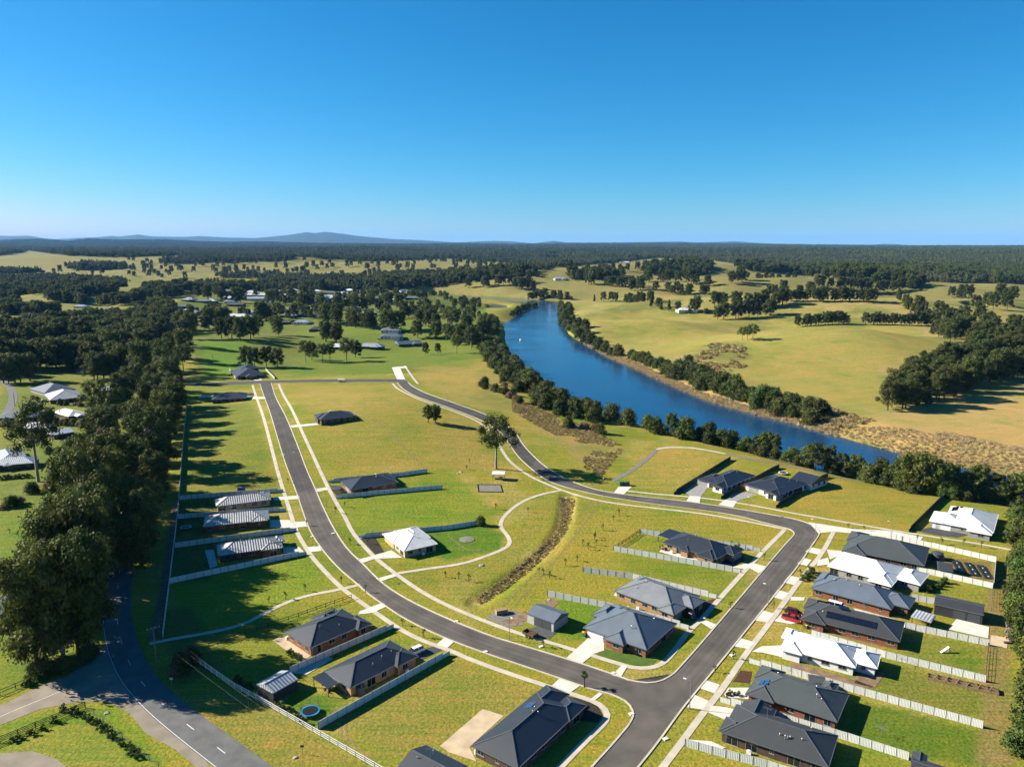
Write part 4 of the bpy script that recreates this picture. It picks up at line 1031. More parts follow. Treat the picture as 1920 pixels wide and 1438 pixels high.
house('charcoal roofed brick house with a long row of solar panels on its roof', (1686.9,1202.7), (1502.8,1157.4), (1698.5,1166.2), 'r_char', 'brick_red', pitch=.44, wings=[(.74,-.08,1.0,.5,'h'), (.80,.5,1.03,1.10,'h')], vents=3, solar=[(.50,.24,12,2,.98,1.0), (.60,.50,2,1,1.2,2.0)], garage=[(0,'a1',.5,4.8,2.2)])
house('white walled house with bright white hip roof in the right row', (1603.6,1250.9), (1464.1,1213.7), (1617,1214), 'r_white', 'render_white', pitch=.44, wings=[(-.26,.22,.1,.9,'h'), (.70,-.09,1.0,.5,'h'), (.86,.5,1.06,1.04,'h')], vents=2, garage=[(2,'a1',.5,4.8,2.2)])
house('grey green tiled house with blue solar collectors beside red mulch garden', (1569.7,1352.8), (1400,1297.3), (1590,1299.7), 'r_green', 'brick_red', pitch=.44, wings=[(.68,-.06,1.0,.46,'h'), (.74,.56,1.02,1.08,'h'), (.14,.86,.3,1.22,'h')], vents=4, heater=(.86,.34), garage=[(1,'a1',.5,4.8,2.2)])
house('large charcoal tiled house at the bottom of the right row with air conditioner', (1553.3,1438), (1353.3,1371.6), (1587.7,1383.3), 'r_char', 'brick_dark', pitch=.44, wings=[(.78,.02,1.03,.5,'h'), (.62,.55,.95,1.20,'gb')], vents=6, garage=[(2,'a1',.5,4.8,2.2)], ac=[(.72,-.05)])
house('dark roofed house at the bottom right corner with raised roof end', (1712,1418), (1800,1446), (1698,1450), 'r_char', 'brick_dark', main='ga', pitch=.36, wings=[(-.02,-.30,.30,.3,'gb')], vents=1)
house('white roofed house with solar panels and dark driveway by the turning head', (1862.5,998.6), (1768,981), (1868,963), 'r_white', 'render_grey', pitch=.36, wings=[(.55,.0,1.28,.55,'h'), (.02,-.13,.5,.4,'h')], vents=2, solar=[(.88,.78,2,3,1.0,1.7), (.72,.82,2,1,1.0,1.7)], garage=[(1,'b0',.62,4.8,2.2), (1,'b0',.82,2.6,2.2)])
house('white fronted river house with navy roof and paved drive, left of the pair', (1364.7,912.7), (1318,901), (1401,887.7), 'r_navy', 'render_white', pitch=.40, wings=[(.45,.0,1.22,.5,'h'), (.05,-.14,.5,.4,'gb')], vents=6, garage=[(1,'b0',.8,4.8,2.2)])
house('grey river house with navy roof and solar panels, right of the pair', (1461.6,926.4), (1395.4,907.8), (1498.8,902.2), 'r_navy', 'render_white', pitch=.34, wings=[(-.1,.95,.5,1.6,'ga'), (.0,-.1,.34,.4,'gb')], vents=4, solar=[(.84,.5,3,4,1.0,1.6)], garage=[(0,'b0',.76,4.8,2.2)])
house('dark two storey house at the head of the long straight road', (444,706.6), (496,702.5), (452,694), 'r_navy', 'brick_dark', pitch=.36, wings=[(.3,.6,.98,1.1,'h',2.4), (.3,-.12,.6,.4,'h')], vents=1)
house('low dark house in the shade of the tree belt near the top road', (397,750), (461,746.5), (399,741), 'r_navy', 'brick_dark', pitch=.36, wings=[(.5,.1,1.02,1.1,'h')], vents=1)
house('lone dark roofed brick house on the empty lots near the straight road', (601,787), (668,780.5), (579,779), 'r_navy', 'brick_dark', pitch=.38, wings=[(-.05,.35,.4,1.02,'h')], vents=2, garage=[(0,'a0',.3,2.6,2.2)])

# sheds
def shed(label, P0, P1, P2, roof, wall, he=2.7, pitch=.35, main='ga', doors=(), **k):
    return house(label, P0, P1, P2, roof, wall, he=he, pitch=pitch, main=main, garage=doors, vents=0, windows=False, name='shed', cat='shed', ov=k.pop('ov', .12), **k)
shed('grey steel shed with two roller doors beside the rusty trailer', (1038.2,1167.8), (987.6,1149.2), (1063.1,1147.9), 'r_slate', 'clad_pale', doors=[(0,'b0',.25,2.7,2.3), (0,'b0',.58,2.7,2.3)], he=2.7)
shed('dark shed with bright white roof slope behind the white rail fence', (512,1299), (558.9,1272.7), (473,1285.8), 'r_tin', 'clad_dark', he=2.5)
shed('long charcoal shed with open bay behind the right row of houses', (1844,1152.4), (1751.5,1132), (1850,1134), 'r_char', 'clad_dark', doors=[(0,'b0',.2,3.6,2.5), (0,'b0',.45,3.4,2.5)], he=3.0, pitch=.25)
shed('small grey garden shed beside the black vegetable beds', (1787,1071), (1759.5,1066.5), (1789,1057), 'r_char', 'clad_pale', he=2.1)
shed('slate roofed garden shed against the fence near the grey green tiled house', (1548,1282), (1517,1277), (1556,1270), 'r_green', 'clad_dark', he=2.2, pitch=.4)
shed('dark gabled shed with parked ute at the edge of the tree belt', (98,957), (131,940), (93,947), 'r_char', 'clad_dark', he=3.2)
shed('cream shed with white roof beside the tree belt near the left edge', (6,1077), (58,1064), (20,1061), 'r_white', 'clad_cream', he=3.0, pitch=.2)
shed('large blue grey shed at the left edge below the cream shed', (2,1152), (34,1117), (-40,1140), 'r_mid', 'clad_pale', he=3.6, pitch=.2)
# open roofs on posts
def open_roof(name, label, cat, P0, P1, P2, roof, he, slope=.06, post='timber', main='sb1'):
    house(label, P0, P1, P2, roof, 'timber', he=he, pitch=slope, main=main, vents=0, windows=False, name=name, cat=cat, ov=.1, open_sides=(0,), cap=None)
    I = PARTS['last']; t = I['t']
    for c in t.children:
        if c.name.startswith('wall'): bpy.data.objects.remove(c); break
    for x in (.25, I['L'] - .25):
        for y in (.25, I['W'] - .25): bar('post', post, t, (x, y, -.4), (x, y, I['rz'](x, y)), .13, .13)
    return I
open_roof('carport', 'pale roofed garden shelter between the dark shed and red brick house', 'shelter', (1745,1166), (1708.6,1155), (1749,1153), 'r_tin', 2.3)
I = open_roof('park_shelter', 'white roofed picnic shelter beside the tall park tree', 'shelter', (946,889.5), (922.5,889), (946.5,885), 'r_white', 2.6, .12, 'galv')
mb = MB(); mb.box(.9, .8, .7, I['L'] - .9, I['W'] - .8, .78); mb.box(1.1, .9, -.2, 1.3, I['W'] - .9, .7); mb.box(I['L'] - 1.3, .9, -.2, I['L'] - 1.1, I['W'] - .9, .7); mb.build('picnic_table', 'timber_grey', I['t'])

# older houses on the acreage beyond the tree belt and in the town, seen small
house('pale roofed house at the left edge behind a clipped hedge', (55,862), (-10,872), (40,840), 'r_tin', 'brick_dark', pitch=.36, wings=[(.4,-.2,.8,.4,'h')], vents=0)
house('grey ribbed hip roof house with white car parked alongside', (93,751), (159,744), (101,737), 'r_seam', 'brick_dark', pitch=.4, vents=0)
house('dark grey roofed house behind the ribbed hip roof house', (83,737), (142,729), (92,724), 'r_slate', 'render_grey', pitch=.4, vents=0, detail=0)
house('long white roofed building beside the tree belt', (197,735), (246,728.5), (197,726.5), 'r_white', 'brick_dark', main='ga', pitch=.25, vents=0, detail=0)
house('white roofed cottage among shrubs below the ribbed hip roof house', (128,781), (163,775), (119,769), 'r_white', 'brick_dark', pitch=.4, wings=[(.3,-.2,.7,.5,'gb')], vents=0, detail=0)
house('long narrow shed with pale roof behind garden shrubs', (100,816), (140,809), (102,806), 'r_tin', 'clad_dark', main='ga', pitch=.2, vents=0, detail=0)
FARH = []
ORD = 'first second third fourth fifth sixth seventh eighth ninth tenth eleventh twelfth thirteenth fourteenth fifteenth sixteenth'.split()
rn_ = random.Random(21)
for y0, x0, x1, n_, words_ in ((549, 424, 764, 15, 'house in the farthest row of the town'), (566, 345, 765, 12, 'house in the second row of the far town'), (592, 352, 600, 8, 'house in the near row of the far town')):
    for i_ in range(n_):
        rf_, rw_ = rn_.choice([('r_white', 'white roofed'), ('r_tin', 'tin roofed'), ('r_white', 'white roofed'), ('r_mid', 'grey roofed'), ('r_slate', 'slate roofed')])
        FARH.append((x0 + (x1 - x0) * i_ / (n_ - 1) + rn_.uniform(-4, 12), y0 + rn_.uniform(-2.5, 2.5) * (1 if y0 < 560 else 2.6), rn_.uniform(18, 24), rn_.uniform(12, 15), rn_.uniform(-.3, .4), rf_, rn_.choice(['render_white', 'brick_dark', 'brick_cream']), '%s %s, %s from the left' % (rw_, words_, ORD[i_])))
FARH += [ # photo x, y of the middle, length, width, heading, roof, wall, words
 (470,556,34,16,.1,'r_white','render_white','long white shed roof in the far town, nearest the dense woods'), (477,564,30,14,.05,'r_tin','render_white','pale roofed hall in the far town below the long white shed'),
 (512,551,20,12,.2,'r_slate','brick_dark','blue roofed house right of the long white shed in town'), (546,550,22,13,-.1,'r_rust','brick_red','brown roofed house in the far row of town roofs'),
 (576,550,22,12,.3,'r_mid','render_white','grey roofed house with white walls in the far town row'), (601,552,20,13,0,'r_slate','brick_dark','slate roofed house near the middle of the far town row'),
 (640,553,24,13,.2,'r_white','render_white','white house standing alone at the end of the far town'), (690,552,26,13,-.2,'r_mid','brick_dark','wide grey roofed house below the far river bend'),
 (731,554,24,13,.1,'r_slate','brick_dark','slate roofed house farthest right in the distant town'), (405,583,26,13,.1,'r_slate','brick_dark','long slate roof left of the pale farm shed'),
 (440,575,26,13,0,'r_char','brick_dark','charcoal roofed house above the pale farm shed'), (345,579,22,12,.1,'r_slate','brick_dark','slate roofed house just right of the tree belt end'),
 (322,582,24,12,.05,'r_char','brick_dark','dark roofed house tucked against the tree belt end'), (456,598,34,14,.05,'r_white','clad_cream','long pale farm shed on open grass in the town'),
 (413,613,16,12,.3,'r_white','render_white','small white cottage beside dark conifers'), (385,598,17,11,.2,'r_mid','brick_dark','mid grey roofed house left of the dark conifers'),
 (540,596,24,14,-.2,'r_slate','brick_dark','broad slate roofed house behind the paddock trees'), (566,609,19,12,.1,'r_tin','render_white','blue white roofed house with pale walls behind the big gums'),
 (534,609,12,8,0,'r_char','clad_dark','small dark shed beside the blue white roofed house'), (595,622,18,12,.3,'r_char','brick_dark','charcoal roofed house half hidden by the big gums'),
 (733,625,21,13,.1,'r_mid','render_white','upper grey hip roof of the two stacked houses'), (734,637,22,13,.05,'r_slate','render_white','lower slate hip roof of the two stacked houses'),
 (770,650,24,12,.5,'r_slate','clad_dark','slate roofed barn left of the round paddock trees'), (640,656,24,13,.1,'r_white','brick_dark','white roofed house seen between gum trunks'),
 (692,655,24,12,-.1,'r_tin','clad_dark','tin roofed dark house right of the gum trunks'), (664,583,20,12,.2,'r_mid','brick_dark','grey roofed house behind the central town trees'),
 (575,582,20,12,0,'r_white','render_white','white roofed house behind dark spreading trees in town'), (118,561,22,12,.2,'r_slate','brick_dark','slate roofed house deep in the left woods'),
 (150,578,20,11,.1,'r_tin','render_white','pale roofed house in a clearing in the left woods'), (270,557,22,12,0,'r_slate','brick_dark','blue roofed house among woods above the tree belt'),
 (160,655,22,12,.1,'r_white','brick_dark','white roofed house under trees left of the belt'), (300,592,20,12,.1,'r_slate','brick_dark','slate roofed house on the grassy edge of town'),
 (1292,587,28,14,.1,'r_white','render_white','white farmhouse across the river among garden trees'), (1052,526,26,13,.2,'r_tin','render_white','distant farm buildings on the hill beyond the river bend'),
 (1172,493,40,18,.1,'r_white','render_white','long white barn on the far hillside'), (1222,491,30,15,.1,'r_white','render_white','small white barn right of the long far barn'),
 (1062,494,30,14,.1,'r_white','render_white','pale house at the forest edge on the far hill'), (28,792,20,13,.2,'r_slate','brick_dark','slate roofed house above the hedge at the left edge'), (22,882,16,9,.3,'r_tin','clad_dark','low tin roofed outbuilding below the left edge hedge'), (62,812,14,9,.2,'r_white','clad_dark','small white roofed outbuilding beside the very tall tree'), (170,700,20,12,.1,'r_mid','render_white','grey roofed house under the trees above the long white building'),
 (620,514,26,12,.1,'r_tin','render_white','pale farm shed in the valley below the forest'),
 (560,521,26,13,.1,'r_slate','render_white','blue roofed farmhouse in the valley clearing'),
 (495,556,22,13,.1,'r_white','render_white','white roofed house between the pale hall and blue roof in town'), (530,556,20,12,-.2,'r_tin','brick_dark','tin roofed house below the far town row'), (560,558,20,12,.2,'r_white','render_white','white house under the brown roofed one in town'),
 (618,560,22,12,.1,'r_tin','render_white','pale roofed house below the end of the far town row'), (660,560,22,13,0,'r_slate','render_white','slate roofed house with pale walls on the open town slope'), (710,562,22,12,.2,'r_mid','render_white','grey roofed house on the open slope near the river'),
 (425,562,22,12,.1,'r_white','render_white','white roofed house left of the pale hall in town'), (380,568,24,12,0,'r_mid','brick_dark','mid grey roofed house near the top left of town'), (745,566,20,12,.1,'r_white','render_white','white roofed house where the town road curves'),
 (500,582,20,12,.2,'r_char','brick_dark','charcoal roofed house right of the long pale farm shed'), (362,590,20,12,.2,'r_tin','render_white','tin roofed house on the grass beside the belt end'), (690,590,20,12,0,'r_white','brick_dark','white roofed house in the town trees right of centre'),
 (60,592,22,12,.1,'r_tin','render_white','pale roofed house near the left edge of the woods'), (205,585,22,12,.1,'r_slate','brick_dark','slate roofed house in the middle of the left woods'), (100,632,22,12,.2,'r_white','render_white','white roofed house in the acreage wood'), (228,622,20,12,0,'r_tin','brick_dark','tin roofed house hidden behind the belt'),
]
for (x, y, ln, wd, an, rf, wl, words_) in FARH:
    ln, wd = ln * 1.12, wd * 1.12
    c = G(x, y); e = np.array([math.cos(an), math.sin(an)]); n = np.array([-e[1], e[0]]); o = c[:2] - e * ln / 2
    house(words_, None, None, None, rf, wl, world=(o, o + e * ln, o + n * wd), he=2.8, detail=0, wings=[(.55,-.25,.9,.5,'h')] if ln > 18 and 'shed' not in words_ else [], main='ga' if 'shed' in words_ or 'barn' in words_ else 'h', vents=0)

# ------------------------------------------------------------------ fences
def panel_mesh(mat):
    V, F = [], []
    n = 8; prof = []
    for i in range(n):
        for f_, d in ((.0, .02), (.3, .02), (.42, -.02), (.88, -.02)): prof.append(((i + f_) / n, d))
    prof.append((1.0, .02))
    for x, d in prof: V += [(x, d, 0), (x, d, .965)]
    F = [(2 * i, 2 * i + 2, 2 * i + 3, 2 * i + 1) for i in range(len(prof) - 1)]
    k = len(V)
    V += [(0, -.035, .965), (1, -.035, .965), (1, .035, .965), (0, .035, .965), (0, -.035, 1), (1, -.035, 1), (1, .035, 1), (0, .035, 1)]
    cf = [(k + 4, k + 5, k + 6, k + 7), (k, k + 1, k + 5, k + 4), (k + 2, k + 3, k + 7, k + 6), (k + 1, k + 2, k + 6, k + 5), (k + 3, k, k + 4, k + 7)]
    me = mesh('panel', V, F + cf, mat); me.materials.append(M['cap'] if mat == 'fence_pale' else M[mat])
    for i in range(len(F), len(F) + len(cf)): me.polygons[i].material_index = 1
    return me
PANEL = {m: panel_mesh(m) for m in ('fence_pale', 'fence_dark')}
def fence(label, px, mat='fence_pale', h=1.8, taper=None):
    P = GM(px)[:, :2]
    t = thing('metal_fence', label, 'fence', tuple(G(*px[0])))
    O = np.array(t.location)
    for k in range(len(P) - 1):
        d = P[k + 1] - P[k]; ln = np.hypot(*d); n = max(1, round(ln / 2.37)); an = math.atan2(d[1], d[0])
        for i in range(n + 1):
            q = P[k] + d * i / n; z = float(hgt(q[0], q[1])[0])
            if i < n or k == len(P) - 2: bar('post', 'fence_post' if mat == 'fence_pale' else mat, t, (q[0] - O[0], q[1] - O[1], z - .4 - O[2]), (q[0] - O[0], q[1] - O[1], z + h * (.62 if (taper == 'end' and i == n and k == len(P) - 2) or (taper == 'start' and i == 0 and k == 0) else 1.0) + .03 - O[2]), .11, .11)
            if i == n: break
            q2 = P[k] + d * (i + 1) / n; z2 = float(hgt(q2[0], q2[1])[0]); zb = min(z, z2)
            hs = h
            if (taper == 'end' and k == len(P) - 2 and i == n - 1) or (taper == 'start' and k == 0 and i == 0): hs = h * .68
            obj('panel', PANEL[mat], t, (q[0] - O[0], q[1] - O[1], zb - O[2]), an, (ln / n, 1, hs))
    return t
for label, px, mat, tp in (
 ('pale metal fence along the empty lot beside the tan brick house', [(597,1367),(843,1228)], 'fence_pale', 'end'),
 ('pale metal fence between the red brick and tan brick houses', [(543,1263),(738,1177)], 'fence_pale', 'end'),
 ('pale metal fence above the topmost of the three ribbed roof houses', [(336,937),(531,922)], 'fence_pale', 'end'),
 ('pale metal fence between the topmost and middle ribbed roof houses', [(333,972.5),(536,958)], 'fence_pale', 'end'),
 ('pale metal fence between the middle and lowest ribbed roof houses', [(328,1027),(555.7,995.4)], 'fence_pale', 'end'),
 ('pale metal fence below the lowest of the three ribbed roof houses', [(318,1094),(574,1040)], 'fence_pale', 'end'),
 ('long back fence seen end on beside the dark tree belt', [(351,760),(334,960),(318,1094),(305,1200)], 'fence_pale', None),
 ('pale fence above the fenced navy roof house on the empty lots', [(616,905.2),(747,893.4),(801,885.7)], 'fence_pale', 'start'),
 ('pale fence below the fenced navy roof house on the empty lots', [(631,935),(829.5,916.3)], 'fence_pale', 'start'),
 ('pale fence behind the white roofed house by the park', [(673,1009.5),(840,993),(895,984)], 'fence_pale', 'start'),
 ('pale panel fence above the dark roofed house with deck', [(1200,1000),(1425,1034)], 'fence_pale', 'end'),
 ('pale panel fence below the dark roofed house with deck', [(1150,1032.5),(1387.5,1074)], 'fence_pale', 'end'),
 ('pale panel fence behind the tan walled grey roof house', [(1092.5,1072.5),(1185,1085),(1343,1122)], 'fence_pale', 'end'),
 ('pale panel fence between the grey roof house and slate corner house', [(1026,1117.5),(1151,1142),(1291,1180)], 'fence_pale', 'end'),
 ('pale fence with corner return behind the black vegetable beds', [(1680,1012),(1731,1023),(1867,1053.5),(1862.5,1103)], 'fence_pale', None),
 ('pale fence below the black vegetable beds and garden shed', [(1632,1052),(1784.6,1086),(1861.5,1103)], 'fence_pale', None),
 ('short pale fence left of the long charcoal shed', [(1706.7,1124),(1751.5,1132)], 'fence_pale', None),
 ('pale fence below the long charcoal shed and concrete pad', [(1600,1151),(1697,1178),(1854.6,1211)], 'fence_pale', None),
 ('pale fence between the solar roof house and bright white house', [(1520,1192),(1660,1233),(1848,1279)], 'fence_pale', None),
 ('long pale fence below the bright white house', [(1403.5,1242),(1446,1254),(1600,1298),(1842.7,1365.5)], 'fence_pale', 'start'),
 ('pale fence between the two tiled houses at the bottom of the row', [(1348.7,1315),(1587.8,1388),(1703.5,1425)], 'fence_pale', 'start'),
 ('pale fence at the bottom edge beside the road crossing', [(1284,1399),(1360,1420),(1437,1440),(1500,1460)], 'fence_pale', None),
 ('dark stepped fence left of the white roofed house by the turning head', [(1704,998),(1771.9,934)], 'fence_dark', 'start'),
 ('dark fence left of the white fronted river house', [(1263.7,927.5),(1369.5,862)], 'fence_dark', 'start'),
 ('dark fence between the two river houses', [(1351.8,935.5),(1460.8,877)], 'fence_dark', 'start'),
 ('dark fence right of the grey river house beside the empty lot', [(1455,952.5),(1552,894)], 'fence_dark', 'start'),
 ('short dark fence beside the low shaded house near the top road', [(372,747),(396,745)], 'fence_pale', None),
 ('pale fence behind the low shaded house near the top road', [(455,742),(476,741.5)], 'fence_pale', None),
 ('pale fence sloping down right of the two storey house', [(498,694),(515,711)], 'fence_pale', None),
 ('pale fence sloping down left of the two storey house', [(430,694),(442,711)], 'fence_pale', None)):
    fence(label, px, mat, taper=tp)
def rail_fence(label, px, n, h, mat, gap=2.6, thick=(.05, .14), name='rail_fence', post=.13):
    P = GM(px)[:, :2]; t = thing(name, label, 'fence', tuple(G(*px[0]))); O = Vector(t.location)
    prev = None
    for k in range(len(P) - 1):
        d = P[k + 1] - P[k]; m = max(1, round(np.hypot(*d) / gap))
        for i in range(m + 1):
            if i == 0 and k: continue
            q = P[k] + d * i / m; b = Vector((q[0], q[1], float(hgt(q[0], q[1])[0]))) - O
            bar('post', mat, t, b - Vector((0, 0, .4)), b + Vector((0, 0, h + .06)), post, post)
            if prev is not None:
                for j in range(n):
                    z = Vector((0, 0, h * (j + 1) / n - .08)); bar('rail', mat, t, prev + z, b + z, *thick)
            prev = b
    return t
rail_fence('white three rail fence running down to the bottom edge', [(356,1232),(440,1290),(480,1311),(586,1372),(720,1450)], 3, 1.35, 'white', 2.6)
rail_fence('dark timber post and rail fence beside the curving footpath', [(392,1215),(440,1198),(560,1157),(659,1122)], 2, 1.3, 'timber', 2.8)
rail_fence('dark four rail fence on the left below the side road', [(-20,1400),(0,1392),(160,1326)], 4, 1.4, 'timber', 3.0)
rail_fence('dark two rail fence on the left above the side road', [(-20,1311),(0,1303),(85,1266),(110,1256)], 2, 1.3, 'timber', 3.0)
rail_fence('dark rail fence at the end of the deck house lot', [(1153,1030),(1199,1000)], 3, 1.4, 'timber', 2.6)
rail_fence('wire fence on thin posts beside the corner garden', [(160,1326),(230,1385),(298,1440)], 4, 1.15, 'timber_grey', 4.0, (.02, .02), post=.09)
rail_fence('low white gate rail at the end of the river path', [(1866,937),(1884,939.5)], 2, 1.3, 'white', 3.0, (.06, .06))
rail_fence('rusty garden fence at the back of the solar roof house', [(1853,1213),(1847,1278)], 3, 1.2, 'rust', 3.0, (.03, .05))
rail_fence('thin wire fence behind the vegetable garden lot', [(1861,1104),(1858,1145)], 3, 1.2, 'timber_grey', 3.0, (.02, .03))
rail_fence('dark timber rail along the riverside path under the trees', [(1438,861),(1462,866),(1490,873)], 2, 1.0, 'timber_grey', 2.5)

# ------------------------------------------------------------------ vehicles
def wheel_meshes():
    a = MB(); a.lathe([(.20, -.11), (.34, -.10), (.36, 0), (.34, .10), (.20, .11)], 14); b = MB(); b.lathe([(.21, -.115), (.05, -.12)], 10); b.lathe([(.21, .115), (.05, .12)], 10)
    return mesh('tyre', a.V, a.F, 'tyre'), mesh('rim', b.V, b.F, 'galv')
TYRE, RIM = wheel_meshes()
def loft(secs):
    """closed body from x stations: (x, half width low, half width high, z low, z high)"""
    V, F = [], []
    for x, w0, w1, z0, z1 in secs: V += [(x, -w0, z0), (x, w0, z0), (x, w1 * 1.0, (z0 + z1) * .5), (x, w1 * .93, z1), (x, -w1 * .93, z1), (x, -w1, (z0 + z1) * .5)]
    n = len(secs)
    for i in range(n - 1):
        for j in range(6): F.append((6 * i + j, 6 * i + (j + 1) % 6, 6 * i + 6 + (j + 1) % 6, 6 * i + 6 + j))
    F += [tuple(range(5, -1, -1)), tuple(range(6 * n - 6, 6 * n))]
    return V, F
def vehicle(label, p, front, paint, kind='wagon', cat='car', name='parked_car'):
    c = G(*p); d = G(*front)[:2] - c[:2]
    t = thing(name, label, cat, (c[0], c[1], c[2] + .09), math.atan2(d[1], d[0]))
    L = 5.2 if kind == 'ute' else 4.7 if kind == 'wagon' else 5.0; hx = L / 2
    V, F = loft([(-hx, .80, .84, .42, .95), (-hx + .15, .86, .90, .28, 1.02), (-hx * .3, .88, .92, .25, 1.04), (hx * .42, .88, .92, .25, 1.04), (hx - .35, .84, .88, .28, .92), (hx, .74, .78, .40, .78)])
    b = obj('body', mesh('body', V, F, paint), t)
    if kind == 'ute': cabx = (-.55, -.35, 1.0, 1.65)
    elif kind == 'van': cabx = (-hx + .12, -hx + .25, 1.5, 2.2)
    else: cabx = (-hx + .2, -hx + .6, .75, 1.5)
    ht = 2.0 if kind == 'van' else 1.72
    V, F = loft([(cabx[0], .84, .82, 1.0, 1.06), (cabx[1], .82, .70, 1.0, ht - .06), (cabx[2], .82, .70, 1.0, ht - .06), (cabx[3], .84, .82, 1.0, 1.06)])
    obj('cabin_glass', mesh('cabin_glass', V, F, 'glass'), t)
    m = MB(); m.box(cabx[1] + .02, -.66, ht - .10, cabx[2] - .02, .66, ht, .08, .08)
    for x in ((cabx[1] + cabx[2]) / 2 + .05,):
        for s in (-1, 1): m.box(x - .05, s * .80 - .05, 1.0, x + .05, s * .80 + .05, ht - .06, 0, 0)
    m.build('roof', paint, t)
    if kind == 'ute':
        m = MB(); m.box(-hx + .12, -.78, 1.03, -.66, .78, 1.07); m.build('tray_cover', 'black', t)
    for s in (-1, 1):
        m = MB(); m.box(hx - .16, s * .62 - .16, .66, hx + .01, s * .62 + .16, .82, .02, .02); m.build('headlight', 'white', t)
    for x in (-hx * .6, hx * .62):
        for s in (-1, 1):
            w = obj('wheel', TYRE, t, (x, s * .80, .36)); w.rotation_euler = (math.pi / 2, 0, 0); obj('rim', RIM, w)
    return t
vehicle('bright red ute parked nose in on the driveway', (1484,1163.5), (1500,1168), 'red', 'ute', 'ute', 'ute')
vehicle('maroon car parked beside the bright red ute', (1488,1152), (1506,1157), 'maroon')
vehicle('white car parked on the dark driveway of the tan brick house', (779,1225), (760,1233), 'car_white')
vehicle('white van parked between the slate and charcoal roofed houses', (1568,1141), (1590,1147), 'car_white', 'van', 'van', 'van')
vehicle('dark car parked in front of the tan walled grey roof house', (1290,1157), (1275,1150), 'car_dark')
vehicle('white car parked beside the grey ribbed roof house on the left', (83,754), (96,752), 'car_white')
vehicle('pale ute parked in the grass by the dark gabled shed', (90,947), (102,945), 'car_white', 'ute', 'ute', 'ute')
vehicle('dark car parked beside the white caravan', (217,763), (226,762), 'car_dark')
vehicle('white van parked near the red brick town trees', (712,637), (718,637.5), 'car_white', 'van', 'van', 'van')
def box_body(name, label, cat, p, front, L, Wd, Hh, mat, trim, z0=.5):
    c = G(*p); d = G(*front)[:2] - c[:2]; t = thing(name, label, cat, (c[0], c[1], c[2] + .05), math.atan2(d[1], d[0]))
    m = MB(); m.box(-L / 2, -Wd / 2, z0, L / 2, Wd / 2, z0 + Hh, .12, .1); m.build('body', mat, t)
    m = MB(); m.box(-L / 4, -Wd / 2 - .03, z0 + Hh * .5, L / 4, -Wd / 2 + .12, z0 + Hh * .8); m.build('window', 'glass', t)
    m = MB(); m.bar((L / 2 - .1, 0, z0 + .05), (L / 2 + 1.1, 0, z0 - .05), .12, .12); m.build('drawbar', trim, t)
    for x in (-.45, .35):
        for s in (-1, 1):
            w = obj('wheel', TYRE, t, (x, s * (Wd / 2 - .02), .36)); w.rotation_euler = (math.pi / 2, 0, 0); obj('rim', RIM, w)
    return t
box_body('caravan', 'white caravan parked under trees beside the belt', 'caravan', (202,761), (212,759), 5.5, 2.3, 2.1, 'car_white', 'black')
box_body('box_trailer', 'low white and brown box trailer beside the top road', 'trailer', (640,717), (648,717), 5.5, 2.4, 1.7, 'car_white', 'black')
# rusty tandem trailer by the shed
c = G(994, 1193); d = G(1013, 1201)[:2] - c[:2]; t = thing('tipper_trailer', 'rusty brown tandem trailer parked in front of the steel shed', 'trailer', tuple(c + [0, 0, .06]), math.atan2(d[1], d[0]))
m = MB(); m.box(-1.8, -1.0, .55, 1.8, 1.0, .65); m.build('tray_floor', 'rust', t)
for a in ((-1.8, -1.02, 1.8, -.96), (-1.8, .96, 1.8, 1.02), (-1.86, -1.0, -1.8, 1.0), (1.8, -1.0, 1.86, 1.0)):
    m = MB(); m.box(a[0], a[1], .6, a[2], a[3], 1.25); m.build('side_panel', 'rust', t)
bar('drawbar', 'black', t, (1.8, 0, .55), (3.4, 0, .5), .12, .12)
for x in (-.5, .4):
    for s in (-1, 1): w = obj('wheel', TYRE, t, (x, s * 1.08, .36)); w.rotation_euler = (math.pi / 2, 0, 0); obj('rim', RIM, w)
# small boat on the river
q = on_plane((976, 638), WATER_Z); t = thing('motor_boat', 'small white motor boat on the blue river', 'boat', (q[0], q[1], WATER_Z), R(100))
V, F = loft([(-3.2, .9, 1.1, -.2, .7), (-1, 1.0, 1.25, -.25, .75), (1.5, .8, 1.15, -.2, .85), (3.0, .2, .5, .1, 1.0), (3.5, .03, .06, .5, 1.05)])
obj('hull', mesh('hull', V, F, 'car_white'), t)
m = MB(); m.box(-.8, -.75, .7, 1.0, .75, 1.9, .25, .12); m.build('cabin', 'car_white', t); m = MB(); m.box(-.62, -.78, 1.2, .78, .78, 1.6); m.build('window', 'glass', t)

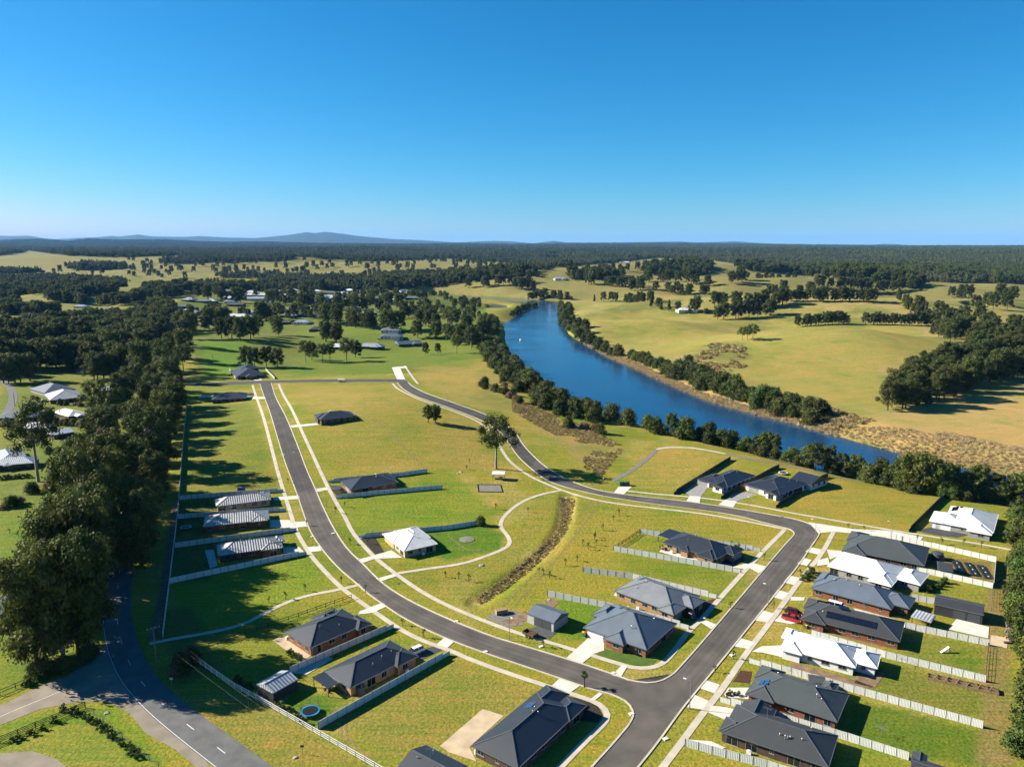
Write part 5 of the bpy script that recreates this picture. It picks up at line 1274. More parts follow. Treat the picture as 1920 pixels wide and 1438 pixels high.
# ------------------------------------------------------------------ street lamps, power pole
def lamp(label, p, side, h=6.8):
    c = G(*p); t = thing('street_lamp', label, 'street lamp', tuple(c), side, 'street lamps of the new estate')
    m = MB(); m.tube((0, 0, -.3), (0, 0, h), .10, .055, 8); m.tube((0, 0, 0), (0, 0, 1.0), .13, .12, 8); m.build('pole', 'galv', t)
    bar('arm', 'galv', t, (0, 0, h - .05), (1.3, 0, h + .15), .06, .06)
    m = MB(); m.box(1.0, -.16, h + .10, 1.75, .16, h + .24, .06, .04); m.build('lamp_head', 'white', t)
    return t
for lb, p, s in (('street lamp on the verge beside the steel shed', (955,1201), 5.2), ('street lamp at the wide corner junction', (1293,1329), 2.6), ('street lamp beside the right row of houses near the red ute', (1440,1139), 2.6),
                 ('street lamp at the bend near the turning head', (1528,1010), 2.6), ('street lamp on the concrete turning head', (1671,1013), 3.1), ('street lamp on the verge below the grey river house', (1403,967), 1.5),
                 ('street lamp near the green utility cabinets', (1131,930), 1.5), ('street lamp beside the upper river road', (839,757), 1.5), ('street lamp on the left verge of the long straight road', (546,876), 0.1),
                 ('street lamp on the right verge opposite the ribbed roof houses', (612,950), 3.1), ('street lamp on the left verge near the curving footpath', (666,1090), 0.8)):
    lamp(lb, p, s)
def pole(label, p, h, lean, side):
    c = G(*p); t = thing('power_pole', label, 'power pole', tuple(c), side)
    m = MB(); m.tube((0, 0, -.5), (lean, 0, h), .19, .12, 9); m.build('pole', 'timber_grey', t)
    bar('crossarm', 'timber_grey', t, (lean, -1.5, h - .5), (lean, 1.5, h - .5), .12, .14)
    for y in (-1.35, -.5, .5, 1.35):
        q = MB(); q.lathe([(.05, 0), (.09, .05), (.06, .12), (.09, .18), (.04, .26)], 8, (lean, y, h - .43)); q.build('insulator', 'white', t)
    return t
pl = pole('grey timber power pole with crossarm beside the white rail fence', (295,1259), 11.5, -.3, R(-55))
pole('small power pole in the bright green paddock near the tree belt', (400,683), 9, 0, R(20))
pole('power pole at the roadside on the far left', (28,762), 9, 0, R(20))
wp = Vector(G(295, 1259)); we = Vector(G(640, 1530))
for k, y in enumerate((-1.35, .5, 1.35)):
    v = Vector((-math.sin(R(-55)), math.cos(R(-55)), 0)) * y
    a = wp + v + Vector((0, 0, 11.25)); b = we + v + Vector((0, 0, 11.0)); m = MB(); pr = a
    for i in range(1, 13):
        f_ = i / 12; q = a.lerp(b, f_) - Vector((0, 0, 4 * 1.1 * f_ * (1 - f_))); m.tube(pr, q, .011, .011, 4, False); pr = q
    tag(m.build('power_line', 'timber_grey'), 'sagging power line running from the grey power pole', 'power line', 'power lines at the grey pole')

# ------------------------------------------------------------------ garden and roadside things
def trampoline(label, p, r, square=False, net=True, col='blue'):
    c = G(*p); t = thing('trampoline', label, 'trampoline', tuple(c), .5); k = 4 if square else 20
    m = MB(); m.lathe([(r, .78), (r * .99, .84), (r * .82, .84), (r * .82, .80)], k); m.build('padding', col, t)
    m = MB(); m.lathe([(r * .84, .82), (r * .80, .86)], k); m.build('mat', 'black', t)
    for i in range(6):
        a = i * math.pi / 3 + .3; bar('leg', 'galv', t, (r * .9 * math.cos(a), r * .9 * math.sin(a), 0), (r * .9 * math.cos(a), r * .9 * math.sin(a), .8), .05, .05)
        if net: bar('net_pole', 'black', t, (r * math.cos(a), r * math.sin(a), .8), (r * math.cos(a), r * math.sin(a), 2.5), .05, .05)
    if net:
        m = MB()
        for i in range(28):
            a = 2 * math.pi * i / 28; m.tube((r * math.cos(a), r * math.sin(a), .84), (r * math.cos(a), r * math.sin(a), 2.45), .012, .012, 3, False)
        for z in (1.3, 1.9, 2.45):
            for i in range(28):
                a, b = 2 * math.pi * i / 28, 2 * math.pi * (i + 1) / 28; m.tube((r * math.cos(a), r * math.sin(a), z), (r * math.cos(b), r * math.sin(b), z), .014, .014, 3, False)
        m.build('safety_net', 'black', t)
trampoline('bright blue trampoline with dark safety net near the white rail fence', (582,1338), 2.1)
trampoline('round trampoline in the shaded yard of the middle ribbed roof house', (349,992), 1.9, net=False, col='galv')
trampoline('round trampoline with white rim behind the grey river house', (1468,889), 2.0, net=False, col='white')
def tank(label, p, r, h, mat='tank'):
    c = G(*p); m = MB(); prof = [(r, -.3)]
    for i in range(9): prof += [(r, i * h / 9), (r * .97, (i + .5) * h / 9)]
    m.lathe(prof + [(r, h), (r * .6, h + .28), (.25, h + .4), (.25, h + .5)], 20, tuple(c)); return tag(m.build('water_tank', mat), label, 'water tank')
tank('dark round water tank at the back of the topmost right row house', (1757,1048), 1.8, 2.2)
tank('small dark water tank beside the tan brick house', (677,1300), 1.0, 1.9)
tank('slim dark water tank beside the red brick house', (590,1224), .9, 1.9)
def bins(label, p, lid):
    c = G(*p); t = thing('wheelie_bin', label, 'bin', tuple(c), .6)
    m = MB(); m.box(-.24, -.28, .08, .24, .28, 1.0, -.05, -.05); m.build('body', 'green_plastic', t)
    m = MB(); m.box(-.31, -.36, 1.0, .31, .36, 1.09, .04, .04); m.build('lid', lid, t)
    for s in (-1, 1):
        m = MB(); m.tube((s * .2, .30, .1), (s * .28, .30, .1), .1, .1, 10); m.build('wheel', 'tyre', t)
bins('wheelie bin with yellow lid at the corner of the slate roofed corner house', (1094,1191), 'yellow')
bins('wheelie bin with red lid beside the slate roofed corner house', (1097,1193.5), 'red')
bins('wheelie bin with yellow lid beside the solar roofed house', (1512,1178), 'yellow')
bins('wheelie bin with red lid beside the solar roofed house', (1508,1176), 'red')
bins('wheelie bin with yellow lid in front of the deck house', (1331,1056), 'yellow')
bins('wheelie bin with red lid in front of the deck house', (1338,1058), 'red')
def cabinet(label, p, sx, sy, h, mat='green_plastic'):
    c = G(*p); t = thing('utility_cabinet', label, 'utility cabinet', tuple(c), .3)
    m = MB(); m.box(-sx / 2, -sy / 2, -.2, sx / 2, sy / 2, h, .03, .03); m.build('body', mat, t); m = MB(); m.box(-sx / 2 - .06, -sy / 2 - .06, h, sx / 2 + .06, sy / 2 + .06, h + .1, .05, .05); m.build('lid', mat, t)
    m = MB(); m.box(-sx / 2 + .1, -sy / 2 - .03, .15, -.03, -sy / 2 + .02, h - .1); m.box(.03, -sy / 2 - .03, .15, sx / 2 - .1, -sy / 2 + .02, h - .1); m.build('door', mat, t)
cabinet('green utility cabinet, left of two by the gravel path', (1165,910), 2.0, 1.4, 1.5); cabinet('green utility cabinet, right of two by the gravel path', (1175,910), 2.0, 1.4, 1.5)
# black vegetable beds with pale plants
for k, (q, words_) in enumerate((((1797,1063), 'left of the three beds, beside the garden shed'), ((1822,1068), 'middle of the three beds'), ((1846,1073), 'right of the three beds, nearest the fence'))):
    c = G(*q); t = thing('vegetable_bed', 'black covered vegetable bed with pale seedlings, ' + words_, 'garden bed', tuple(c), R(72), 'black vegetable beds')
    m = MB(); m.box(-5.2, -1.2, -.2, 5.2, 1.2, .42, .25, .25); m.build('bed', 'black', t)
    for i in range(9):
        m = MB(); x = -4.3 + i * 1.07
        for j in range(6):
            a = j * 1.05; m.quad((x, 0, .42), (x + .28 * math.cos(a), .28 * math.sin(a), .62), (x + .34 * math.cos(a + .5), .34 * math.sin(a + .5), .55))
        m.build('seedling', 'green_plastic' if i % 3 else 'white', t)
# timber planter and pallets, log pile
c = G(1805, 1284); t = thing('timber_stack', 'long brown timber planter frame on the lawn below the pale fence', 'planter', tuple(c), R(-27))
for y in (-1.1, 0, 1.1): bar('board', 'timber_pale', t, (-7, y, .35), (7, y, .35), .08, .6)
for i in range(8): bar('board', 'timber', t, (-7 + 2 * i, -1.1, .35), (-7 + 2 * i, 1.1, .35), .08, .6)
for i in range(6): bar('board', 'timber_pale', t, (-6 + 2.2 * i, -1.3, .7), (-5 + 2.2 * i, 1.3, .72), .16, .05)
rnd = random.Random(5)
for k in range(16):
    c = G(1893 + rnd.uniform(-6, 6), 1155 + k * 3.4); m = MB(); a = rnd.uniform(-.4, .4)
    m.tube((c[0] - 1.2 * math.cos(a), c[1] - 1.2 * math.sin(a), c[2] + .3), (c[0] + 1.2 * math.cos(a), c[1] + 1.2 * math.sin(a), c[2] + .4), .3, .24, 9)
    tag(m.build('log', rnd.choice(['timber_grey', 'timber_pale', 'timber_pale'])), 'cut log lying in the pile beside the right edge trees', 'log', 'logs in the pile by the right hand trees')
# crate on the gravel
c = G(940, 1150); t = thing('crate', 'pale timber crate on the gravel patch left of the steel shed', 'crate', tuple(c), .35)
m = MB(); m.box(-1.6, -.8, 0, 1.6, .8, 1.3); m.build('body', 'timber_pale', t)
for z in (.25, .65, 1.05): bar('slat', 'timber_pale', t, (-1.65, -.84, z), (1.65, -.84, z), .05, .26)
# playground edging boards
E4 = GM([(895,909),(938,909),(942,923),(897,922)]); t = thing('playground_edging', 'dark timber edging boards around the gravel playground rectangle', 'edging', tuple(E4[0])); O = Vector(E4[0])
for a, b in zip(E4, np.roll(E4, -1, 0)): bar('board', 'timber', t, Vector(a) - O + Vector((0, 0, .1)), Vector(b) - O + Vector((0, 0, .1)), .2, .35)
# clothes line, washing frame, fallen toys, rocks, pits
c = G(1778, 1222); t = thing('garden_slide', 'small white and blue play slide on the lawn behind the solar roof house', 'slide', tuple(c), .2)
m = MB(); m.bar((-2.2, 0, .15), (0, 0, 1.4), .6, .08); m.build('chute', 'white', t)
for y in (-.3, .3): bar('leg', 'blue', t, (.1, y, 0), (.1, y, 1.5), .08, .08)
for z in (.3, .6, .9, 1.2): bar('rung', 'yellow', t, (.1, -.3, z), (.1, .3, z), .05, .05)
def clothesline(label, p):
    c = G(*p); t = thing('clothesline', label, 'clothesline', tuple(c), .4); m = MB(); m.tube((0, 0, 0), (0, 0, 2.1), .05, .04, 7); m.build('pole', 'galv', t)
    for i in range(4): a = i * math.pi / 2 + .2; bar('arm', 'galv', t, (0, 0, 1.8), (1.6 * math.cos(a), 1.6 * math.sin(a), 2.1), .04, .04)
    m = MB()
    for r in (.7, 1.1, 1.5):
        for i in range(4):
            a, b = i * math.pi / 2 + .2, (i + 1) * math.pi / 2 + .2; m.tube((r * math.cos(a), r * math.sin(a), 1.85 + r * .15), (r * math.cos(b), r * math.sin(b), 1.85 + r * .15), .012, .012, 3, False)
    m.build('lines', 'galv', t)
clothesline('rotary clothesline on the lawn at the lower right', (1652,1380)); clothesline('rotary clothesline beside the pale fence below the bright white house', (1690,1247))
def orange_gate(label, p, a):
    c = G(*p); t = thing('timber_gate', label, 'gate', tuple(c), a)
    for i in range(8): bar('board', 'orange', t, (-1.5 + i * .4, 0, .05), (-1.5 + i * .4, 0, 1.75), .36, .04)
orange_gate('orange timber gate beside the left wall of the grey river house', (1391,917), R(-22)); orange_gate('orange timber gate at the right side of the grey river house', (1468,934), R(-22))
c = G(453, 924); m = MB(); m.box(-1.6, -.3, .9, 1.6, .3, 2.3, .1, .1); tag(m.build('tarpaulin', 'tarp', loc=tuple(c)), 'bright blue tarpaulin hung on the fence above the topmost ribbed house', 'tarpaulin')
for k, p in enumerate([(1015,1212),(586,1006),(676,1010),(625,1000),(520,880),(531,853),(1150,1262),(1248,1385),(1184,1338),(1373,1228),(855,1165),(910,1222)]):
    c = G(*p); m = MB(); m.box(-.6, -.45, -.1, .6, .45, .20, .03, .03); tag(m.build('drain_pit', 'concrete_new', loc=tuple(c), rz=.5), 'small concrete drain pit lid set beside the kerb', 'drain pit', 'kerbside drain pits')
for k, (p, s) in enumerate([((903,1060),1.6),((864,885),1.4),((1063,934),1.3),((200,1337),1.0),((1030,1124),1.0),((858,888),.8),((554,1420),.9)]):
    c = G(*p); bm = bmesh.new(); bmesh.ops.create_icosphere(bm, subdivisions=2, radius=1)
    for v in bm.verts: v.co = v.co * (.8 + .4 * random.random()); v.co.z *= .45; v.co *= s * .6
    me = bpy.data.meshes.new('rock'); bm.to_mesh(me); bm.free(); me.materials.append(M['stone'])
    tag(obj('rock', me, None, tuple(c)), 'pale rock lying in the open grass of the estate', 'rock', 'loose rocks on the grass')
for p, lb in (((466,1325), 'small road marker post on the verge by the country road'), ((567,1413), 'white marker peg on the grass beside the white rail fence'), ((110,1262), 'roadside marker post at the foot of the dark trees'), ((322,1285), 'blue street sign on a post in the shade by the country road')):
    c = G(*p); t = thing('marker_post', lb, 'post', tuple(c)); m = MB(); m.tube((0, 0, -.2), (0, 0, 2.0), .05, .05, 7); m.build('post', 'galv', t); m = MB(); m.box(-.35, -.03, 1.5, .35, .03, 2.0); m.build('plate', 'white' if 'sign' in lb else 'timber', t)

def table_set(label, p, rz):
    c = G(*p); t = thing('outdoor_table', label, 'table', (c[0], c[1], c[2] + .08), rz)
    m = MB(); m.box(-.9, -.5, .70, .9, .5, .75); m.build('table_top', 'timber_pale', t)
    for x in (-.75, .75):
        for y in (-.4, .4): bar('leg', 'timber', t, (x, y, 0), (x, y, .7), .07, .07)
    for k, (x, y) in enumerate(((-.5, -.95), (.5, -.95), (-.5, .95), (.5, .95))):
        q = MB(); q.box(x - .22, y - .22, .40, x + .22, y + .22, .45); yb = y + (.2 if y > 0 else -.2); q.box(x - .22, yb - .03, .45, x + .22, yb + .03, .9)
        for dx in (-.2, .2):
            for dy in (-.2, .2): q.box(x + dx - .02, y + dy - .02, 0, x + dx + .02, y + dy + .02, .4)
        o = thing('outdoor_chair', 'garden chair at the ' + label, 'chair', (c[0], c[1], c[2] + .08), rz, 'garden chairs at ' + label[:40]); q.build('frame', 'black', o)
for lb, p, a in (('patio table behind the tan walled grey roof house', (1163,1117), .3), ('patio table under the pergola of the tan brick house', (612,1292), .5), ('deck table under the pergola of the deck house', (1243,1030), .3), ('garden table under the pale roofed garden shelter', (1728,1165), .2)):
    table_set(lb, p, a)

# ------------------------------------------------------------------ trees
def leaf_cards(C, Rad, n, size, rs, up=0.25, squash=0.8):
    """leaf sprays on the outside of round clumps; each a bent four sided card"""
    V, F = [], []
    for c, r in zip(C, Rad):
        d = rs.normal(size=(n, 3)); d[:, 2] += up; d /= np.linalg.norm(d, axis=1)[:, None]
        p = c + d * r * rs.uniform(.55, 1.22, (n, 1)) * np.array([1, 1, squash])
        nr = d + rs.normal(size=(n, 3)) * .55; nr /= np.linalg.norm(nr, axis=1)[:, None]
        a = np.cross(nr, rs.normal(size=(n, 3))); a /= np.linalg.norm(a, axis=1)[:, None] + 1e-9
        b = np.cross(nr, a)
        s = size * rs.uniform(.6, 1.4, (n, 1))
        for q in (p - a * s, p - b * s * .6 , p + a * s, p + b * s * .6): V.append(q)
    k = len(C); V = np.stack([np.concatenate(V[i::4]) for i in range(4)], 1).reshape(-1, 3)
    m = len(V) // 4
    F = np.arange(4 * m).reshape(m, 4)
    return V, F
def blob(c, r, rs, squash=.8, sub=1):
    bm = bmesh.new(); bmesh.ops.create_icosphere(bm, subdivisions=sub, radius=1)
    V = [tuple(np.array(v.co) * np.array([1, 1, squash]) * r * rs.uniform(.85, 1.1) + c) for v in bm.verts]; F = [tuple(x.index for x in f.verts) for f in bm.faces]; bm.free()
    return V, F
def tree_meshes(seed, h, cr, c0, clumps, leaves, size, kind='gum', leafm='leaf', bark='bark', core=.52):
    """trunk mesh and crown mesh; h height, cr crown radius, c0 height of the crown's foot as a fraction"""
    rs = np.random.default_rng(seed)
    C, Rd = [], []
    ch = h * (1 - c0)
    for i in range(clumps):
        f = (i + .5) / clumps
        if kind == 'gum':      # spreading dome of separate heads
            z = c0 + (1 - c0) * (.12 + .80 * f ** .8); rad = cr * math.sqrt(max(0, 1 - ((z - c0) / (1 - c0) * 1.05 - .22) ** 2)) * rs.uniform(.35, .95)
            r = cr * rs.uniform(.26, .40)
        elif kind == 'bush':
            z = c0 + (1 - c0) * (.10 + .78 * f); rad = cr * math.sqrt(max(0, 1 - (f * .98) ** 2)) * rs.uniform(.3, .85); r = cr * rs.uniform(.32, .48)
        elif kind == 'cone':
            z = c0 + (1 - c0) * (.06 + .9 * f); rad = cr * (1 - f * .85) * rs.uniform(.2, .7); r = cr * (.55 - .25 * f) * rs.uniform(.8, 1.1)
        else:                  # 'open': few heads on long limbs
            z = c0 + (1 - c0) * (.15 + .78 * f); rad = cr * rs.uniform(.3, .95) * math.sqrt(max(.05, 1 - (f - .25) ** 2)); r = cr * rs.uniform(.20, .34)
        a = i * 2.39996 + rs.uniform(-.5, .5)
        C.append(np.array([rad * math.cos(a), rad * math.sin(a), z * h - r * .3])); Rd.append(r)
    V, F = leaf_cards(C, Rd, leaves, size, rs)
    V = [tuple(v) for v in V]; F = [tuple(f) for f in F]
    for c, r in zip(C, Rd):
        bv, bf = blob(c, r * core, rs); n = len(V); V += bv; F += [tuple(n + i for i in f) for f in bf]
    crown = mesh('crown', V, F, leafm)
    t = MB(); tr = h * .017 + .05; top = np.array([rs.uniform(-.3, .3), rs.uniform(-.3, .3), h * (c0 + (1 - c0) * .55)])
    fork = top * min(1.0, max(.25, c0) / .55 * .9)
    t.tube((0, 0, -.6), tuple(fork * .5), tr * 1.25, tr, 7, False); t.tube(tuple(fork * .5), tuple(fork), tr, tr * .85, 7, False); t.tube(tuple(fork), tuple(top), tr * .85, tr * .4, 6)
    for i in range(0, clumps, max(1, clumps // (9 if kind in ('gum', 'open') else 4))):
        s = fork + (top - fork) * rs.uniform(0, .6); mid = (s + C[i]) / 2 + np.array([0, 0, -.04 * h])
        t.tube(tuple(s), tuple(mid), tr * .5, tr * .33, 5, False); t.tube(tuple(mid), tuple(C[i]), tr * .33, tr * .15, 5)
    return mesh('trunk', t.V, t.F, bark, smooth=True), crown
TR = {}
TR['gum'] = [tree_meshes(100 + i, 20, 6.2, .08, 32, 190, .33) for i in range(5)]
TR['gum_dark'] = [tree_meshes(120 + i, 18, 5.8, .10, 28, 170, .35, leafm='leaf_dark') for i in range(4)]
TR['open'] = [tree_meshes(140 + i, 20, 7.2, .38, 24, 190, .30, 'open', 'leaf', 'bark_pale', .5) for i in range(4)]
TR['bush'] = [tree_meshes(160 + i, 7, 3.8, .02, 20, 110, .28, 'bush', 'leaf_green') for i in range(4)]
TR['bush_dark'] = [tree_meshes(180 + i, 7, 3.8, .02, 20, 110, .29, 'bush', 'leaf_dark') for i in range(4)]
TR['bank'] = [tree_meshes(200 + i, 11, 3.3, .14, 22, 120, .28, 'gum', 'leaf', core=.55) for i in range(4)]
TR['cone'] = [tree_meshes(220 + i, 14, 3.4, .06, 20, 80, .42, 'cone', 'leaf_dark') for i in range(3)]
TR['brown'] = [tree_meshes(240 + i, 4, 2.8, .02, 14, 60, .34, 'bush', 'leaf_brown') for i in range(3)]
TR['sapling'] = [tree_meshes(260 + i, 2.4, .55, .40, 5, 26, .12, 'gum', 'leaf_green', core=.4) for i in range(3)]
TR['shrub'] = [tree_meshes(280 + i, 1.3, .75, .02, 6, 34, .14, 'bush', 'leaf_green') for i in range(3)]
tr_rnd = random.Random(3)
ONES = 'first second third fourth fifth sixth seventh eighth ninth tenth eleventh twelfth thirteenth fourteenth fifteenth sixteenth seventeenth eighteenth nineteenth twentieth'.split()
TENS = {20: 'twenty', 30: 'thirty', 40: 'forty'}
def nth(i):
    i += 1
    if i <= 20: return ONES[i - 1]
    return {30: 'thirtieth', 40: 'fortieth'}.get(i) or TENS[i // 10 * 10] + '-' + ONES[i % 10 - 1]
def tree(p, kind, label, group=None, s=1.0, name=None, cat='tree', sz=None, world=None, idx=None):
    c = G(*p) if world is None else np.array([world[0], world[1], float(hgt(world[0], world[1])[0])])
    v = TR[kind][tr_rnd.randrange(len(TR[kind])) if idx is None else idx]
    t = thing(name or 'tree', label, cat, tuple(c), tr_rnd.uniform(0, 6.28), group)
    s *= tr_rnd.uniform(.88, 1.12); t.scale = (s, s, s * (sz or tr_rnd.uniform(.92, 1.08)))
    obj('trunk', v[0], t); obj('crown', v[1], t)
    return t
def along(px, n, jit, side=0.0):
    """n points spread along a photo line, jittered in metres"""
    P = GM(px)[:, :2]; d = np.concatenate([[0], np.cumsum(np.hypot(*np.diff(P, axis=0).T))])
    out = []
    for i in range(n):
        s = d[-1] * (i + .5 + tr_rnd.uniform(-.3, .3)) / n
        out.append((np.interp(s, d, P[:, 0]) + tr_rnd.uniform(-jit, jit), np.interp(s, d, P[:, 1]) + tr_rnd.uniform(-jit, jit)))
    return out
def row(px, n, jit, kind, label, group, s=1.0, name='tree', cat='tree', sv=.15, sz=None, order=False):
    W_ = along(px, n, jit)
    if order: W_.sort(key=lambda q: to_px(q[0], q[1], 0.0)[0])
    base_ = label
    for oi_, w_ in enumerate(W_):
        if order and n > 1: label = base_ + ', %s from the left' % nth(oi_)
        tree(None, kind if isinstance(kind, str) else tr_rnd.choice(kind), label, group, s * tr_rnd.uniform(1 - sv, 1 + sv), name, cat, world=w_, sz=sz)
BG = 'gum trees of the roadside belt'
for px, n, j, s, lb in (([(58,1266),(100,1256),(142,1240),(165,1210)], 8, 1.0, .98, 'broad gum tree of the belt, in the front rank above the road junction'), ([(88,1205),(122,1168),(150,1130)], 7, 1.2, .98, 'gum tree of the belt, behind the front rank beside the blue grey shed'),
                    ([(100,1160),(124,1085),(150,1010)], 9, 1.0, .92, 'gum tree of the belt edge between the cream shed and the dark gabled shed'), ([(165,1160),(180,1085),(200,1010)], 9, 1.0, 1.0, 'gum tree of the belt standing over the left side of the country road'),
                    ([(135,1120),(160,1040),(185,970)], 9, 1.2, 1.02, 'gum tree deep in the belt behind the cream shed'), ([(150,960),(175,900),(205,840),(235,775),(255,730),(275,695)], 18, 1.8, .98, 'gum tree on the left edge of the belt facing the acreage houses'),
                    ([(190,985),(225,905),(258,830),(285,760),(305,705),(318,668)], 20, 2.0, 1.08, 'gum tree in the middle of the belt beside the acreage'), ([(245,1088),(262,1050),(272,1010)], 5, 1.5, .82, 'gum tree of the belt right of the country road beside the lowest ribbed house'),
                    ([(278,990),(290,940),(303,885),(314,835),(324,790),(336,745)], 15, 1.5, .85, 'gum tree on the right edge of the belt beside the long back fence'), ([(344,712),(350,680),(352,655),(348,630)], 8, 2.5, 1.15, 'gum tree at the top end of the belt near the top road'),
                    ([(240,1000),(262,945),(288,870),(306,800),(322,735)], 14, 2.5, 1.05, 'gum tree in the belt shading the hidden country road')):
    row(px, n if n < 7 else int(n * .8), j, ['gum', 'gum', 'gum_dark', 'gum', 'open'], lb, BG, s, 'gum_tree', sz=tr_rnd.uniform(1.35, 1.5) if px[0][1] > 1100 else 1.2, sv=.2)
row([(50,1270),(100,1262),(150,1246),(170,1225)], 10, 1.2, ['bush_dark', 'bush'], 'dark bush under the front rank of the belt', 'bushes under the belt', .55, 'belt_bush', 'bush')
WG = 'trees of the leafy acreage'
for px, n, j, lb in (([(0,690),(80,688),(160,690),(240,680)], 20, 6, 'bushy gum in the row behind the grey ribbed hip roof house'), ([(0,660),(100,650),(200,640),(290,640)], 26, 8, 'bushy gum in the thick acreage wood left of the belt'), ([(0,720),(50,716)], 5, 4, 'bushy gum at the left edge beside the bending side street'), ([(270,660),(300,640),(330,615)], 10, 6, 'bushy gum where the acreage wood meets the belt'),
                     ([(0,630),(140,615),(260,600)], 24, 10, 'bushy gum at the back of the acreage wood'), ([(170,714),(260,702)], 9, 4, 'bushy gum above the long white roofed building'), ([(290,625),(320,600),(300,580)], 10, 8, 'bushy gum at the far end of the belt near the town')):
    row(px, n, j, ['gum', 'gum_dark', 'gum_dark', 'gum'], lb, WG, 1.15, 'gum_tree')
tree((72,903), 'open', 'very tall spreading tree with bare pale trunk near the left edge', None, 1.35, 'gum_tree', idx=0, sz=1.25)
tree((183,802), 'open', 'tall slim gum tree standing on bright grass left of the belt', None, 1.1, 'gum_tree', idx=1, sz=1.3)
tree((930,879), 'open', 'tall lone gum tree with pale trunk beside the upper river road', None, 1.32, 'gum_tree', idx=2, sz=.98)
tree((803,793), 'bank', 'left tree of the dark pair on the yellow slope', None, 1.0, 'tree', sz=1.0); tree((817,795), 'bank', 'right tree of the dark pair on the yellow slope', None, 1.0, 'tree', sz=.95)
tree((901,985), 'bush', 'round dark green shrub at the end of the park fence', None, .62, 'shrub', 'shrub')
tree((1096,1288), 'sapling', 'leafy young street tree on the corner verge beside the dark driveway', None, 1.7, 'street_tree')
for p, k, s, lb in (((461,689),'gum',.95,'first dark gum of the paddock row, nearest the belt'), ((478,690),'gum_dark',1.0,'second dark gum of the paddock row'), ((500,688),'gum_dark',1.05,'third gum of the paddock row, broad and dark'), ((521,690),'gum',1.0,'fourth gum of the paddock row behind the two storey house'),
                    ((573,678),'open',.85,'slim gum left of centre in the paddock row'), ((585,675),'gum',.8,'small gum beside the slim one in the paddock row'), ((605,680),'open',.9,'gum with bare straight trunk in the paddock row'), ((619,679),'open',.95,'wide gum in the middle of the paddock row'),
                    ((650,678),'open',1.0,'gum with forked trunk near the end of the paddock row'), ((667,671),'gum_dark',.9,'last dark gum of the paddock row'), ((798,665),'gum_dark',.62,'left round paddock tree by the river slope'), ((821,663),'gum_dark',.60,'right round paddock tree by the river slope'),
                    ((856,663),'open',.95,'tall open gum at the top of the river slope')):
    tree(p, k, lb, None, s, 'gum_tree')
TL = 'shade tree among the houses of the town'; TG = 'shade trees in the town'
TL_ = ['tall shade tree in the dense clump right of the stacked houses', 'shade tree below the dense clump by the river slope', 'shade tree above the paddock row near the blue white house', 'shade tree behind the white roofed house in town', 'shade tree around the two stacked hip roof houses', 'shade tree in the middle of the town', 'dark conifer beside the small white cottage', 'shade tree in the green paddock behind the first gums', 'shade tree at the top left of the town', 'shade tree at the top right of the town', 'shade tree behind the middle of the paddock row', 'shade tree on the grass beside the belt top', 'shade tree between far town row and farm shed', 'shade tree near the far river slope in town']
for ti, (px, n, j) in enumerate((([(780,610),(830,618),(870,625),(905,640)], 11, 8), ([(790,630),(850,640),(900,655)], 8, 5), ([(480,600),(520,605)], 3, 4), ([(590,600),(640,612)], 5, 4), ([(660,610),(700,618),(760,620)], 9, 5), ([(560,575),(640,580),(720,585)], 8, 8), ([(400,600),(420,615)], 3, 3), ([(410,635),(460,640),(520,628)], 6, 6), ([(380,560),(450,570)], 5, 8), ([(640,568),(720,572),(760,580)], 7, 10), ([(600,640),(640,645)], 3, 4), ([(330,625),(380,620),(440,612)], 6, 6), ([(610,560),(560,562),(500,575)], 5, 10), ([(710,600),(770,596),(800,590)], 7, 8))):
    row(px, min(20, n + n // 3), j * 1.4, ['gum', 'gum_dark', 'gum', 'open'], TL_[ti], TG, 1.2, 'shade_tree', order=True)
RL = 'dense dark bush on the left river bank below the estate'; RG = 'bushes of the left river bank'
for ri_, (px, n, j) in enumerate((([(925,600),(922,640),(940,668),(965,694),(995,720),(1025,745),(1065,766),(1120,780),(1180,797),(1215,806)], 72, 4), ([(905,640),(925,680),(955,708),(985,735),(1015,760),(1060,782),(1110,792)], 44, 5), ([(958,594),(985,580),(1006,575)], 9, 2.5))):
    row(px, n, j, ['bush_dark', 'bush', 'bush_dark'], ['dense dark bush at the water edge of the left river bank', 'dense dark bush on the upper side of the left river bank', 'dark bush on the spit beside the pond at the river bend'][ri_], RG, 1.5, 'river_bush', 'bush')
for px, n, j in (([(900,720),(945,745),(975,760)], 9, 4), ([(1060,800),(1100,805),(1130,812)], 6, 3), ([(930,700),(960,730),(975,755)], 7, 4)):
    row(px, n, j, ['bush_dark', 'brown'], 'scrubby dark bush on the rough slope above the river', 'scrub bushes on the rough slope', .8, 'scrub_bush', 'bush')
NG = 'trees lining the near river bank'
